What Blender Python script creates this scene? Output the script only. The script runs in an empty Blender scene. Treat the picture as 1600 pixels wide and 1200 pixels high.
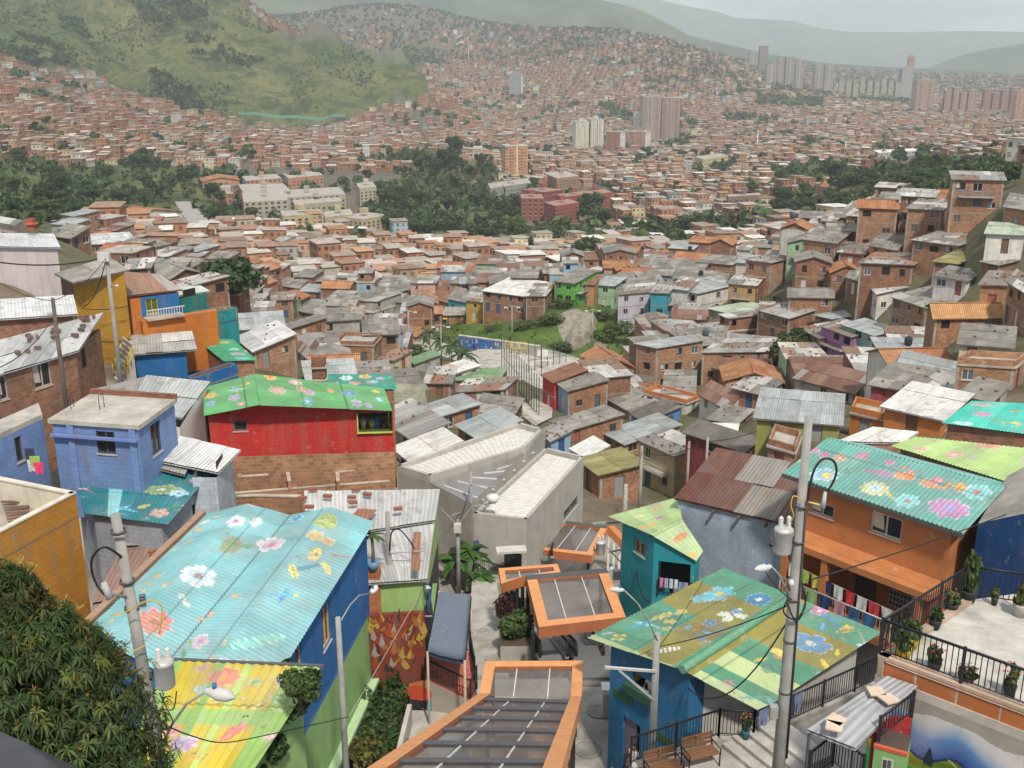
import bpy,math,random
import numpy as np
from mathutils import Vector as VC
R=random.Random(7)
NR=np.random.default_rng(7)
SC=bpy.context.scene
COL=SC.collection
F=1650.0
PIT=math.radians(17.0)
CP,SP=math.cos(PIT),math.sin(PIT)
def ray(u,v):
 a=(u-800)/F;b=(600-v)/F
 return np.array([a,CP+b*SP,-SP+b*CP])
def P(u,v,z=None,d=None,Y=None):
 r=ray(u,v)
 if z is not None:t=z/r[2]
 elif d is not None:t=d/np.linalg.norm(r)
 else:t=Y/r[1]
 return VC((float(r[0]*t),float(r[1]*t),float(r[2]*t)))
def proj(x,y,z):
 fw=y*CP-z*SP;up=y*SP+z*CP
 fw=np.where(np.abs(fw)<1e-6,1e-6,fw)
 return 800+F*x/fw,600-F*up/fw
def h2(c):
 def g(x):
  x/=255.0
  return x/12.92 if x<=.04045 else((x+.055)/1.055)**2.4
 return(g(c[0]),g(c[1]),g(c[2]))
MATS={}
class NT:
 def __init__(s,name):
  m=bpy.data.materials.new(name);m.use_nodes=True
  s.m=m;s.t=m.node_tree;s.n=s.t.nodes;s.n.clear()
  s.out=s.n.new('ShaderNodeOutputMaterial')
  s.b=s.n.new('ShaderNodeBsdfPrincipled')
  s.l(s.b.outputs[0],s.out.inputs[0])
  MATS[name]=m
 def l(s,a,b):s.t.links.new(a,b)
 def node(s,typ,**kw):
  n=s.n.new(typ)
  for k,v in kw.items():
   if k in n.inputs.keys():n.inputs[k].default_value=v
   else:setattr(n,k,v)
  return n
 def uv(s):
  return s.node('ShaderNodeUVMap',uv_map='UVMap').outputs[0]
 def obj(s):
  return s.node('ShaderNodeTexCoord').outputs['Object']
 def gen(s):
  g=s.node('ShaderNodeNewGeometry');return g.outputs['Position']
 def col(s,name='Col'):
  return s.node('ShaderNodeAttribute',attribute_name=name).outputs['Color']
 def mapping(s,vec,sc,loc=(0,0,0)):
  n=s.node('ShaderNodeMapping');n.inputs['Scale'].default_value=sc;n.inputs['Location'].default_value=loc
  s.l(vec,n.inputs['Vector']);return n.outputs[0]
 def noise(s,vec,scale,detail=4,rough=.55,dist=0.0):
  n=s.node('ShaderNodeTexNoise');n.inputs['Scale'].default_value=scale;n.inputs['Detail'].default_value=detail
  n.inputs['Roughness'].default_value=rough;n.inputs['Distortion'].default_value=dist
  if vec is not None:s.l(vec,n.inputs['Vector'])
  return n.outputs['Fac']
 def rng(s,x,a,b,c,d,clamp=True):
  n=s.node('ShaderNodeMapRange');n.clamp=clamp
  for i,v in enumerate((a,b,c,d)):n.inputs[1+i].default_value=v
  s.l(x,n.inputs[0]);return n.outputs[0]
 def math(s,op,a,b=None):
  n=s.node('ShaderNodeMath',operation=op)
  for i,x in enumerate((a,b)):
   if x is None:continue
   if isinstance(x,(int,float)):n.inputs[i].default_value=x
   else:s.l(x,n.inputs[i])
  return n.outputs[0]
 def mix(s,f,a,b,mode='MIX'):
  n=s.node('ShaderNodeMixRGB',blend_type=mode)
  for i,x in enumerate((f,a,b)):
   if isinstance(x,(int,float)):n.inputs[i].default_value=x
   elif isinstance(x,tuple):n.inputs[i].default_value=(*x[:3],1)
   else:s.l(x,n.inputs[i])
  return n.outputs[0]
 def mul(s,c,f):
  n=s.node('ShaderNodeVectorMath',operation='SCALE');s.l(c,n.inputs[0]);s.l(f,n.inputs['Scale']);return n.outputs[0]
 def bump(s,h,strength=.3,dist=.02):
  n=s.node('ShaderNodeBump');n.inputs['Strength'].default_value=strength;n.inputs['Distance'].default_value=dist
  s.l(h,n.inputs['Height']);s.l(n.outputs[0],s.b.inputs['Normal'])
 def fin(s,base,rough=.8,metal=0.0,spec=.3):
  if isinstance(base,tuple):s.b.inputs['Base Color'].default_value=(*base,1)
  else:s.l(base,s.b.inputs['Base Color'])
  if isinstance(rough,(int,float)):s.b.inputs['Roughness'].default_value=rough
  else:s.l(rough,s.b.inputs['Roughness'])
  s.b.inputs['Metallic'].default_value=metal
  s.b.inputs['Specular IOR Level'].default_value=spec
  return s.m
def make_materials():
 t=NT('brick');uv=t.uv();c=t.col();p=t.gen()
 br=t.node('ShaderNodeTexBrick',offset=.5);br.inputs['Scale'].default_value=1.0
 br.inputs['Mortar Size'].default_value=.014;br.inputs['Brick Width'].default_value=.34;br.inputs['Row Height'].default_value=.21
 br.inputs['Bias'].default_value=0.0;br.inputs['Mortar Smooth'].default_value=.3
 br.inputs['Color1'].default_value=(1,1,1,1);br.inputs['Color2'].default_value=(.62,.6,.58,1);br.inputs['Mortar'].default_value=(.95,1.15,1.25,1)
 t.l(uv,br.inputs['Vector'])
 base=t.mix(1.0,c,br.outputs['Color'],'MULTIPLY')
 n1=t.rng(t.noise(p,.55,5,.65),.3,.75,.66,1.2)
 base=t.mul(base,n1)
 stain=t.rng(t.noise(t.mapping(p,(1.3,1.3,.25)),1.0,5,.6),.52,.78,0,.65)
 base=t.mix(stain,base,(.16,.12,.10))
 t.bump(br.outputs['Fac'],-.5,.015);t.fin(base,.9,0,.2)
 t=NT('paint');uv=t.uv();c=t.col();p=t.gen()
 br=t.node('ShaderNodeTexBrick',offset=.5);br.inputs['Scale'].default_value=1.0
 br.inputs['Mortar Size'].default_value=.012;br.inputs['Brick Width'].default_value=.40;br.inputs['Row Height'].default_value=.22
 br.inputs['Mortar Smooth'].default_value=.6
 br.inputs['Color1'].default_value=(1,1,1,1);br.inputs['Color2'].default_value=(.86,.86,.86,1);br.inputs['Mortar'].default_value=(.58,.58,.58,1)
 t.l(uv,br.inputs['Vector'])
 base=t.mix(.8,c,br.outputs['Color'],'MULTIPLY')
 n1=t.rng(t.noise(p,.7,5,.65),.3,.75,.78,1.12);base=t.mul(base,n1)
 st=t.rng(t.noise(t.mapping(p,(1.6,1.6,.22)),1.2,5,.65),.48,.74,0,.5)
 base=t.mix(st,base,(.17,.15,.13))
 sp=t.rng(t.noise(p,2.6,7,.72),.60,.66,0,.6)
 base=t.mix(sp,base,(.30,.27,.24))
 t.bump(br.outputs['Fac'],-.45,.012);t.fin(base,.75,0,.3)
 t=NT('plaster');c=t.col();p=t.gen()
 n1=t.rng(t.noise(p,.9,6,.65),.3,.75,.8,1.1);base=t.mul(c,n1)
 st=t.rng(t.noise(t.mapping(p,(2.2,2.2,.3)),1.0,5,.65),.5,.76,0,.34)
 base=t.mix(st,base,(.17,.155,.14));base=t.mix(t.rng(t.noise(p,1.9,7,.74),.61,.66,0,.55),base,(.36,.34,.31))
 t.bump(t.noise(p,9,5,.6),.25,.01);t.fin(base,.8,0,.25)
 t=NT('cement');c=t.col();p=t.gen()
 n1=t.rng(t.noise(p,.8,7,.7),.3,.72,.6,1.22);base=t.mul(c,n1)
 st=t.rng(t.noise(p,.33,5,.65,.6),.5,.72,0,.55)
 base=t.mix(st,base,(.12,.105,.09))
 li=t.rng(t.noise(p,1.9,5,.7),.6,.8,0,.35);base=t.mix(li,base,(.55,.53,.50))
 t.bump(t.noise(p,5,6,.65),.35,.02);t.fin(base,.9,0,.2)
 t=NT('tin');uv=t.uv();c=t.col();p=t.gen()
 sx=t.node('ShaderNodeSeparateXYZ');t.l(uv,sx.inputs[0])
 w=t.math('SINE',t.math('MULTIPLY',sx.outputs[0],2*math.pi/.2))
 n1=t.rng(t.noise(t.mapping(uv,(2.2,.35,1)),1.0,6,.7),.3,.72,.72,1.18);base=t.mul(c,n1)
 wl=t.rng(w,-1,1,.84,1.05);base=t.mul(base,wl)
 rm=t.rng(t.noise(t.mapping(p,(.8,.8,.8)),1.0,6,.72,.5),.56,.70,0,.75)
 base=t.mix(rm,base,t.mix(t.noise(p,3,3),(.16,.07,.035),(.27,.17,.11)))
 dk=t.rng(t.noise(p,.42,5,.65),.54,.74,0,.55);base=t.mix(dk,base,(.13,.125,.12))
 t.bump(w,.5,.03);t.fin(base,t.rng(t.noise(p,2,4),.3,.7,.42,.75),.15,.4)
 t=NT('tile');uv=t.uv();c=t.col();p=t.gen()
 sx=t.node('ShaderNodeSeparateXYZ');t.l(uv,sx.inputs[0])
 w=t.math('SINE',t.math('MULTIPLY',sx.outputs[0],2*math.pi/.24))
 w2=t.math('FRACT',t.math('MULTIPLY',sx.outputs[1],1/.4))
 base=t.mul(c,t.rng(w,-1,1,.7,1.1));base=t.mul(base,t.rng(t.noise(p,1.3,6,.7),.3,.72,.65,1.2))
 base=t.mix(t.rng(t.noise(p,.6,5,.7),.55,.75,0,.5),base,(.12,.09,.07))
 t.bump(t.math('ADD',w,w2),.6,.04);t.fin(base,.85,0,.2)
 t=NT('roofpaint');c=t.col();p=t.gen()
 base=t.mul(c,t.rng(t.noise(p,1.1,6,.68),.3,.72,.84,1.1))
 st=t.rng(t.noise(p,.6,6,.7),.5,.74,0,.5);base=t.mix(st,base,(.22,.21,.18));base=t.mix(t.rng(t.noise(p,1.6,7,.75),.58,.66,0,.4),base,(.40,.40,.36));base=t.mix(t.rng(t.noise(p,3.1,6,.7),.63,.70,0,.6),base,(.20,.10,.06))
 base=t.mix(t.rng(t.noise(p,11,3,.6),.66,.74,0,.35),base,(.42,.42,.40))
 t.fin(base,.68,0,.25)
 t=NT('plain');c=t.col();p=t.gen()
 base=t.mul(c,t.rng(t.noise(p,2.3,5,.65),.3,.7,.84,1.1));t.fin(base,.7,0,.3)
 t=NT('metal');c=t.col();p=t.gen()
 base=t.mul(c,t.rng(t.noise(p,6,4,.65),.3,.7,.8,1.12));t.fin(base,.5,.25,.5)
 t=NT('wood');c=t.col();p=t.gen();uv=t.uv()
 base=t.mul(c,t.rng(t.noise(t.mapping(uv,(1.2,14,1)),1.5,5,.6),.3,.7,.65,1.2));t.fin(base,.7,0,.25)
 t=NT('cloth');c=t.col();p=t.gen()
 base=t.mul(c,t.rng(t.noise(p,9,4,.6),.3,.7,.8,1.12));t.fin(base,.95,0,.1)
 t=NT('pane');c=t.col();t.fin(c,.12,0,.6)
 t=NT('skin');c=t.col();t.fin(c,.55,0,.3)
 t=NT('polycarb');c=t.col();p=t.gen()
 base=t.mul(c,t.rng(t.noise(p,1.2,5,.65),.3,.72,.75,1.15))
 t.fin(base,t.rng(t.noise(p,3,4),.3,.7,.07,.2),0,.8)
 tr=t.node('ShaderNodeBsdfTransparent');tr.inputs[0].default_value=(.75,.75,.78,1)
 mx=t.node('ShaderNodeMixShader');mx.inputs[0].default_value=.62
 t.l(tr.outputs[0],mx.inputs[1]);t.l(t.b.outputs[0],mx.inputs[2]);t.l(mx.outputs[0],t.out.inputs[0])
 t=NT('leaf');c=t.col();p=t.gen()
 base=t.mul(c,t.rng(t.noise(p,.9,3,.6),.3,.7,.72,1.25));t.fin(base,.6,0,.25)
 tl=t.node('ShaderNodeBsdfTranslucent');t.l(base,tl.inputs[0])
 mx=t.node('ShaderNodeMixShader');mx.inputs[0].default_value=.22
 t.l(t.b.outputs[0],mx.inputs[1]);t.l(tl.outputs[0],mx.inputs[2]);t.l(mx.outputs[0],t.out.inputs[0])
 t=NT('bark');c=t.col();p=t.gen()
 base=t.mul(c,t.rng(t.noise(t.mapping(p,(6,6,1.2)),1.5,6,.7),.3,.7,.6,1.25));t.fin(base,.95,0,.1)
 t=NT('farwall');uv=t.uv();c=t.col()
 br=t.node('ShaderNodeTexBrick',offset=0.0);br.inputs['Scale'].default_value=1.0
 br.inputs['Mortar Size'].default_value=.62;br.inputs['Brick Width'].default_value=2.4;br.inputs['Row Height'].default_value=2.6
 br.inputs['Mortar Smooth'].default_value=0.02
 br.inputs['Color1'].default_value=(.16,.16,.17,1);br.inputs['Color2'].default_value=(.7,.7,.7,1);br.inputs['Mortar'].default_value=(1,1,1,1)
 t.l(uv,br.inputs['Vector'])
 base=t.mix(1.0,c,br.outputs['Color'],'MULTIPLY');base=t.mul(base,t.rng(t.noise(t.gen(),.3,4,.6),.3,.7,.75,1.15));t.fin(base,.9,0,.15)
 t=NT('farroof');c=t.col()
 base=t.mul(c,t.rng(t.noise(t.gen(),.5,5,.7),.3,.7,.6,1.25));t.fin(base,.8,0,.2)
make_materials()
def V(*a):return VC(a)
class MB:
 def __init__(s):
  s.v=[];s.f=[];s.m=[];s.c=[];s.uv=[];s.key={};s.mats=[];s.sm=[]
 def vid(s,p):
  k=(round(p[0],4),round(p[1],4),round(p[2],4))
  i=s.key.get(k)
  if i is None:
   i=s.key[k]=len(s.v);s.v.append((p[0],p[1],p[2]))
  return i
 def fa(s,pts,mat,col,smooth=False,uv=None):
  ids=[s.vid(p)for p in pts]
  q=[]
  for i in ids:
   if i not in q:q.append(i)
  if len(q)<3:return
  if len(q)!=len(ids):
   pts=[s.v[i]for i in q];uv=None
  if mat not in s.mats:s.mats.append(mat)
  s.f.append(q);s.m.append(s.mats.index(mat));s.c.append((col[0],col[1],col[2],1.0));s.sm.append(smooth)
  if uv is None:
   a,b,c=VC(pts[0]),VC(pts[1]),VC(pts[2])
   n=(b-a).cross(c-a)
   if n.length<1e-9 and len(pts)>3:n=(c-a).cross(VC(pts[3])-a)
   n=n.normalized()if n.length>1e-12 else VC((0,0,1))
   if abs(n.z)>.97:tx,ty=VC((1,0,0)),VC((0,1,0))
   else:
    tx=VC((-n.y,n.x,0)).normalized();ty=n.cross(tx)
   for p in pts:
    p=VC(p);s.uv.append((p.dot(tx),p.dot(ty)))
  else:s.uv.extend(uv)
 def ob(s,o,ax,ay,az,mat,col,faces='xXyYzZ'):
  o=VC(o);ax=VC(ax);ay=VC(ay);az=VC(az)
  if ax.cross(ay).dot(az)<0:o=o+ax;ax=-ax
  q=lambda i,j,k:o+ax*i+ay*j+az*k
  F_={'z':[(0,0,0),(0,1,0),(1,1,0),(1,0,0)],'Z':[(0,0,1),(1,0,1),(1,1,1),(0,1,1)],'y':[(0,0,0),(1,0,0),(1,0,1),(0,0,1)],'Y':[(0,1,0),(0,1,1),(1,1,1),(1,1,0)],'x':[(0,0,0),(0,0,1),(0,1,1),(0,1,0)],'X':[(1,0,0),(1,1,0),(1,1,1),(1,0,1)]}
  for k in faces:s.fa([q(*t)for t in F_[k]],mat,col)
 def cb(s,c,sx,sy,sz,mat,col,ang=0.0):
  ca,sa=math.cos(ang),math.sin(ang)
  ax=VC((ca,sa,0))*sx;ay=VC((-sa,ca,0))*sy;az=VC((0,0,sz))
  s.ob(VC(c)-ax/2-ay/2,ax,ay,az,mat,col)
 def pz(s,poly,z0,z1,mat,col,top=None,topcol=None,bottom=True):
  n=len(poly)
  area=sum(poly[i][0]*poly[(i+1)%n][1]-poly[(i+1)%n][0]*poly[i][1]for i in range(n))
  Z0=z0 if isinstance(z0,(list,tuple))else[z0]*n
  Z1=z1 if isinstance(z1,(list,tuple))else[z1]*n
  if area<0:poly=poly[::-1];Z0=Z0[::-1];Z1=Z1[::-1]
  lo=[VC((p[0],p[1],z))for p,z in zip(poly,Z0)];hi=[VC((p[0],p[1],z))for p,z in zip(poly,Z1)]
  for i in range(n):
   j=(i+1)%n;s.fa([lo[i],lo[j],hi[j],hi[i]],mat,col)
  s.fa(hi,top or mat,topcol or col)
  if bottom:s.fa(lo[::-1],mat,col)
 def tu(s,pts,r,mat,col,n=8,cap=True,smooth=True):
  pts=[VC(p)for p in pts];m=len(pts)
  rr=r if isinstance(r,(list,tuple))else[r]*m
  rings=[];up=None
  for i,p in enumerate(pts):
   d=(pts[min(i+1,m-1)]-pts[max(i-1,0)])
   d=d.normalized()if d.length>1e-9 else VC((0,0,1))
   if up is None or abs(up.dot(d))>.95:up=VC((1,0,0))if abs(d.x)<.8 else VC((0,1,0))
   a=(up-d*up.dot(d)).normalized();b=d.cross(a);up=a
   rings.append([p+(a*math.cos(2*math.pi*k/n)+b*math.sin(2*math.pi*k/n))*rr[i]for k in range(n)])
  for i in range(m-1):
   for k in range(n):
    k2=(k+1)%n
    s.fa([rings[i][k],rings[i][k2],rings[i+1][k2],rings[i+1][k]],mat,col,smooth)
  if cap and n>2:
   s.fa(rings[0][::-1],mat,col);s.fa(rings[-1],mat,col)
 def la(s,c,prof,mat,col,n=14,axis=None):
  c=VC(c)
  for(r0,z0),(r1,z1)in zip(prof[:-1],prof[1:]):
   for k in range(n):
    a0,a1=2*math.pi*k/n,2*math.pi*(k+1)/n
    q=[c+VC((r*math.cos(a),r*math.sin(a),z))for r,a,z in((r0,a0,z0),(r0,a1,z0),(r1,a1,z1),(r1,a0,z1))]
    s.fa(q,mat,col,True)
 def bd(s,name,parent=None,loc=None,props=None):
  off=VC(parent['_loc'])if parent is not None else VC(loc if loc is not None else(0,0,0))
  me=bpy.data.meshes.new(name)
  if s.v:
   v=np.array(s.v,dtype=np.float64)-np.array(off)
   set_mesh(me,v,s.f,s.m,np.array(s.c,dtype=np.float32),np.array(s.uv,dtype=np.float32),s.sm)
  for m in s.mats:me.materials.append(MATS[m])
  o=bpy.data.objects.new(name,me);COL.objects.link(o)
  if parent is not None:
   o.parent=parent
   o['_loc']=tuple(off)
  else:
   o.location=off;o['_loc']=tuple(off)
  if props:
   for k,x in props.items():o[k]=x
  return o
def set_mesh(me,v,faces,mi,fcol,uv,smooth=None,vcol=None):
 n=len(faces)
 ls=np.fromiter((len(f)for f in faces),dtype=np.int32,count=n)
 li=np.fromiter((i for f in faces for i in f),dtype=np.int32,count=int(ls.sum()))
 me.vertices.add(len(v));me.vertices.foreach_set('co',v.astype(np.float32).ravel())
 me.loops.add(len(li));me.loops.foreach_set('vertex_index',li)
 st=np.zeros(n,dtype=np.int32);st[1:]=np.cumsum(ls)[:-1]
 me.polygons.add(n);me.polygons.foreach_set('loop_start',st)
 if mi is not None:me.polygons.foreach_set('material_index',np.array(mi,dtype=np.int32))
 if smooth is not None:me.polygons.foreach_set('use_smooth',np.array(smooth,dtype=bool))
 if uv is not None:
  l=me.uv_layers.new(name='UVMap');l.data.foreach_set('uv',uv.ravel())
 if vcol is not None:
  a=me.attributes.new('Col','FLOAT_COLOR','POINT');a.data.foreach_set('color',vcol.astype(np.float32).ravel())
 elif fcol is not None:
  a=me.attributes.new('Col','FLOAT_COLOR','FACE');a.data.foreach_set('color',fcol.ravel())
 me.update(calc_edges=True);me.validate()
def qm_(name,verts,cols,mat,uv=None,matidx=None,mats=None):
 n=len(verts)
 me=bpy.data.meshes.new(name)
 me.vertices.add(n*4);me.vertices.foreach_set('co',verts.astype(np.float32).ravel())
 me.loops.add(n*4);me.loops.foreach_set('vertex_index',np.arange(n*4,dtype=np.int32))
 me.polygons.add(n);me.polygons.foreach_set('loop_start',np.arange(n,dtype=np.int32)*4)
 if matidx is not None:me.polygons.foreach_set('material_index',matidx.astype(np.int32))
 if uv is not None:
  l=me.uv_layers.new(name='UVMap');l.data.foreach_set('uv',uv.astype(np.float32).ravel())
 a=me.attributes.new('Col','FLOAT_COLOR','FACE')
 a.data.foreach_set('color',np.concatenate([cols,np.ones((n,1))],1).astype(np.float32).ravel())
 me.update(calc_edges=True)
 for m in(mats or[mat]):me.materials.append(MATS[m])
 return me
LABELS={}
def tag(o,label=None,cat=None,group=None,kind=None):
 if label:
  o['label']=label
  k=label.lower()
  if k in LABELS and not(group and LABELS[k]==group):print('DUPLICATE LABEL',o.name,label)
  LABELS[k]=group
  nw=len(label.replace('-',' ').split())
  if nw<4 or nw>16:print('LABEL LENGTH',nw,label)
 if cat:o['category']=cat
 if group:o['group']=group
 if kind:o['kind']=kind
 return o
def th_(name,label,cat,loc,group=None):
 o=bpy.data.objects.new(name,None);COL.objects.link(o);o.location=loc;o['_loc']=tuple(loc)
 o.empty_display_size=.2
 return tag(o,label,cat,group)
def link_copy(o,parent=None):
 c=o.copy();COL.objects.link(c)
 if parent is not None:c.parent=parent
 return c
def copy_thing(rt,loc,rotz=0.0,scale=1.0,label=None,group=None):
 c=link_copy(rt);c.location=loc;c.rotation_euler=(0,0,rotz)
 c.scale=scale if isinstance(scale,(tuple,list))else(scale,)*3
 for k in('label','group'):
  if k in c:del c[k]
 tag(c,label,None,group)
 for ch in rt.children:
  d=link_copy(ch,c)
  for g in ch.children:link_copy(g,d)
 return c
HAZE=.000135
EXPO=.32
CTRL=[(740,900,70),(1000,885,74),(620,700,86),(720,705,95),(950,770,100),(1100,780,110),(1200,800,70),(1450,740,74),(1590,700,70),(850,750,88),(640,660,115),(660,640,126),(855,655,140),(830,560,190),(800,540,200),(880,553,203),(850,553,201),(920,556,203),(870,490,214),(905,480,218),(830,508,214),(720,520,224),(1000,500,226),(1000,560,192),(890,462,232),(560,560,165),(540,520,246),(450,450,300),(300,380,400),(420,560,140),(400,600,112),(330,500,122),(100,400,125),(20,350,130),(60,610,72),(200,590,78),(330,540,105),(1050,612,158),(1170,595,165),(1300,575,165),(1420,540,160),(1250,440,200),(1300,380,290),(1450,420,185),(1590,470,140),(1590,440,150),(1500,520,140),(1580,580,112),(1560,640,92),(1450,620,112),(1300,650,115),(1180,700,106),(1200,620,142),(1420,395,180),(1560,330,170),(1590,310,182),(1500,290,340),(1380,345,330),(1000,420,385),(750,400,430),(600,400,430),(900,385,480),(760,360,540),(900,345,575),(600,345,575),(900,300,745),(700,300,740),(500,300,720),(300,320,600),(100,300,580),(400,345,565),(1250,300,610),(1400,262,720),(1560,262,470),(1100,350,560),(1150,400,430),(800,255,1000),(800,230,1300),(1100,230,1300),(1400,220,1300),(500,225,1050),(1580,215,1300),(100,230,800),(100,170,1000),(60,120,1250),(300,190,1200),(450,205,1300),(560,190,1330),(620,180,1380),(650,200,1300),(250,60,1500),(100,0,1700),(300,-60,2000),(100,-60,2000),(350,100,1480),(440,130,1420),(540,130,1480),(600,140,1440),(0,60,1450),(370,0,1750),(430,48,1680),(540,72,1620),(620,100,1540),(668,128,1450),(430,90,2100),(540,105,2000),(620,128,1900),(370,60,2300),(640,60,2700),(560,40,2900),(560,10,3300),(650,12,3300),(760,48,3000),(850,58,2750),(950,60,2600),(1050,85,2500),(1150,125,2400),(700,150,2000),(800,150,2050),(900,130,2150),(1000,130,2150),(750,90,2600),(900,190,1700),(1000,190,1650),(700,190,1650),(1200,180,1750),(1150,150,2050),(1350,180,1800),(1550,180,1900),(1300,150,2600),(1500,155,2700),(1200,105,3600),(1350,118,3800),(1500,122,4000),(1600,124,4000),(1050,75,3600),(900,62,3700),(700,60,4200),(500,50,4200)]
EXTRA_CTRL=[]
class Terrain:
 def fit(s):
  pts=[P(u,v,d=d)for u,v,d in CTRL]+[VC(p)for p in EXTRA_CTRL]+[VC((x,8,-15))for x in(-10,0,10)]
  A=np.array([[p.x,p.y,p.z]for p in pts])
  s.c=s.coord(A[:,0],A[:,1]);d=np.hypot(A[:,0],A[:,1])
  y=A[:,2]/d
  n=len(y);K=s.phi(s.c,s.c)+np.eye(n)*2e-3
  Q=np.concatenate([np.ones((n,1)),s.c],1)
  M=np.zeros((n+3,n+3));M[:n,:n]=K;M[:n,n:]=Q;M[n:,:n]=Q.T
  s.w=np.linalg.solve(M,np.concatenate([y,np.zeros(3)]))
 def coord(s,x,y):
  d=np.hypot(x,y);az=np.arctan2(x,y)
  return np.stack([np.clip(az,-.62,.62)*2.6,np.log(np.clip(d,14,4600))],-1)
 def phi(s,a,b):
  r=np.sqrt(((a[:,None,:]-b[None,:,:])**2).sum(-1))+1e-9
  return r*r*np.log(r)
 def z(s,x,y):
  x=np.atleast_1d(np.asarray(x,float)).ravel();y=np.atleast_1d(np.asarray(y,float)).ravel()
  out=np.empty(len(x))
  for i in range(0,len(x),20000):
   xx,yy=x[i:i+20000],y[i:i+20000]
   c=s.coord(xx,yy);d=np.hypot(xx,yy)
   v=s.phi(c,s.c)@s.w[:-3]+s.w[-3]+c@s.w[-2:]
   z=v*d
   k=np.clip((d-4200)/2500,0,1);z=z*(1-k)+(-170)*k
   out[i:i+20000]=z
  return out
 def at(s,x,y):return float(s.z([x],[y])[0])
 def hit(s,u,v,dmin=20,dmax=4500):
  r=ray(u,v);h=math.hypot(r[0],r[1])
  ds=np.geomspace(dmin,dmax,500)/h
  z=s.z(r[0]*ds,r[1]*ds);b=(r[2]*ds)-z
  k=np.where(b<0)[0]
  if not len(k):k=[499]
  k=k[0]
  if k==0:t=ds[0]
  else:
   f=b[k-1]/(b[k-1]-b[k]+1e-12);t=ds[k-1]+(ds[k]-ds[k-1])*f
  return VC((float(r[0]*t),float(r[1]*t),float(r[2]*t)))
TER=Terrain()
def ip_(u,v,poly):
 u=np.asarray(u,float);v=np.asarray(v,float);c=np.zeros(u.shape,bool)
 n=len(poly)
 for i in range(n):
  x0,y0=poly[i];x1,y1=poly[(i+1)%n]
  if y0==y1:continue
  cond=((y0>v)!=(y1>v))&(u<(x1-x0)*(v-y0)/(y1-y0)+x0)
  c^=cond
 return c
GREEN_HILL=[(-400,-400),(-400,70),(0,92),(60,112),(130,120),(190,145),(280,178),(350,190),(430,204),(520,202),(590,172),(672,152),(668,118),(640,98),(540,66),(480,60),(420,44),(370,-6),(370,-400)]
TREES_W=[(-60,255),(60,250),(120,262),(230,250),(330,275),(345,325),(440,322),(432,368),(330,365),(260,352),(160,362),(110,372),(-60,345)]
TREES_M=[(588,296),(640,268),(700,250),(780,255),(790,300),(815,325),(820,352),(945,352),(935,382),(720,388),(600,372)]
TREES_E=[(1198,318),(1260,300),(1330,292),(1340,272),(1450,252),(1600,250),(1640,270),(1560,300),(1480,312),(1400,332),(1330,352),(1200,350)]
MOUND=[(590,582),(640,535),(710,505),(820,505),(870,470),(905,462),(955,480),(1000,540),(1000,560),(960,560),(900,560),(815,545),(720,527),(690,560),(640,580)]
FIELD=[(832,374),(938,374),(930,386),(828,384)]
GREENS=[GREEN_HILL,TREES_W,TREES_M,TREES_E]
EXTRA_GREEN=[[(560,250),(610,240),(700,245),(690,262),(560,262)],[(1030,215),(1060,205),(1090,225),(1060,235),(1030,232)],[(930,160),(960,165),(1000,190),(1010,215),(985,200),(940,175)],[(1175,150),(1290,155),(1285,172),(1180,170)],[(1320,140),(1420,150),(1430,165),(1330,162)],[(1200,270),(1330,255),(1330,290),(1200,300)],[(560,100),(660,60),(700,100),(640,110)],[(1130,180),(1220,185),(1215,198),(1130,195)],[(1230,225),(1290,222),(1290,236),(1230,236)]]
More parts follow.
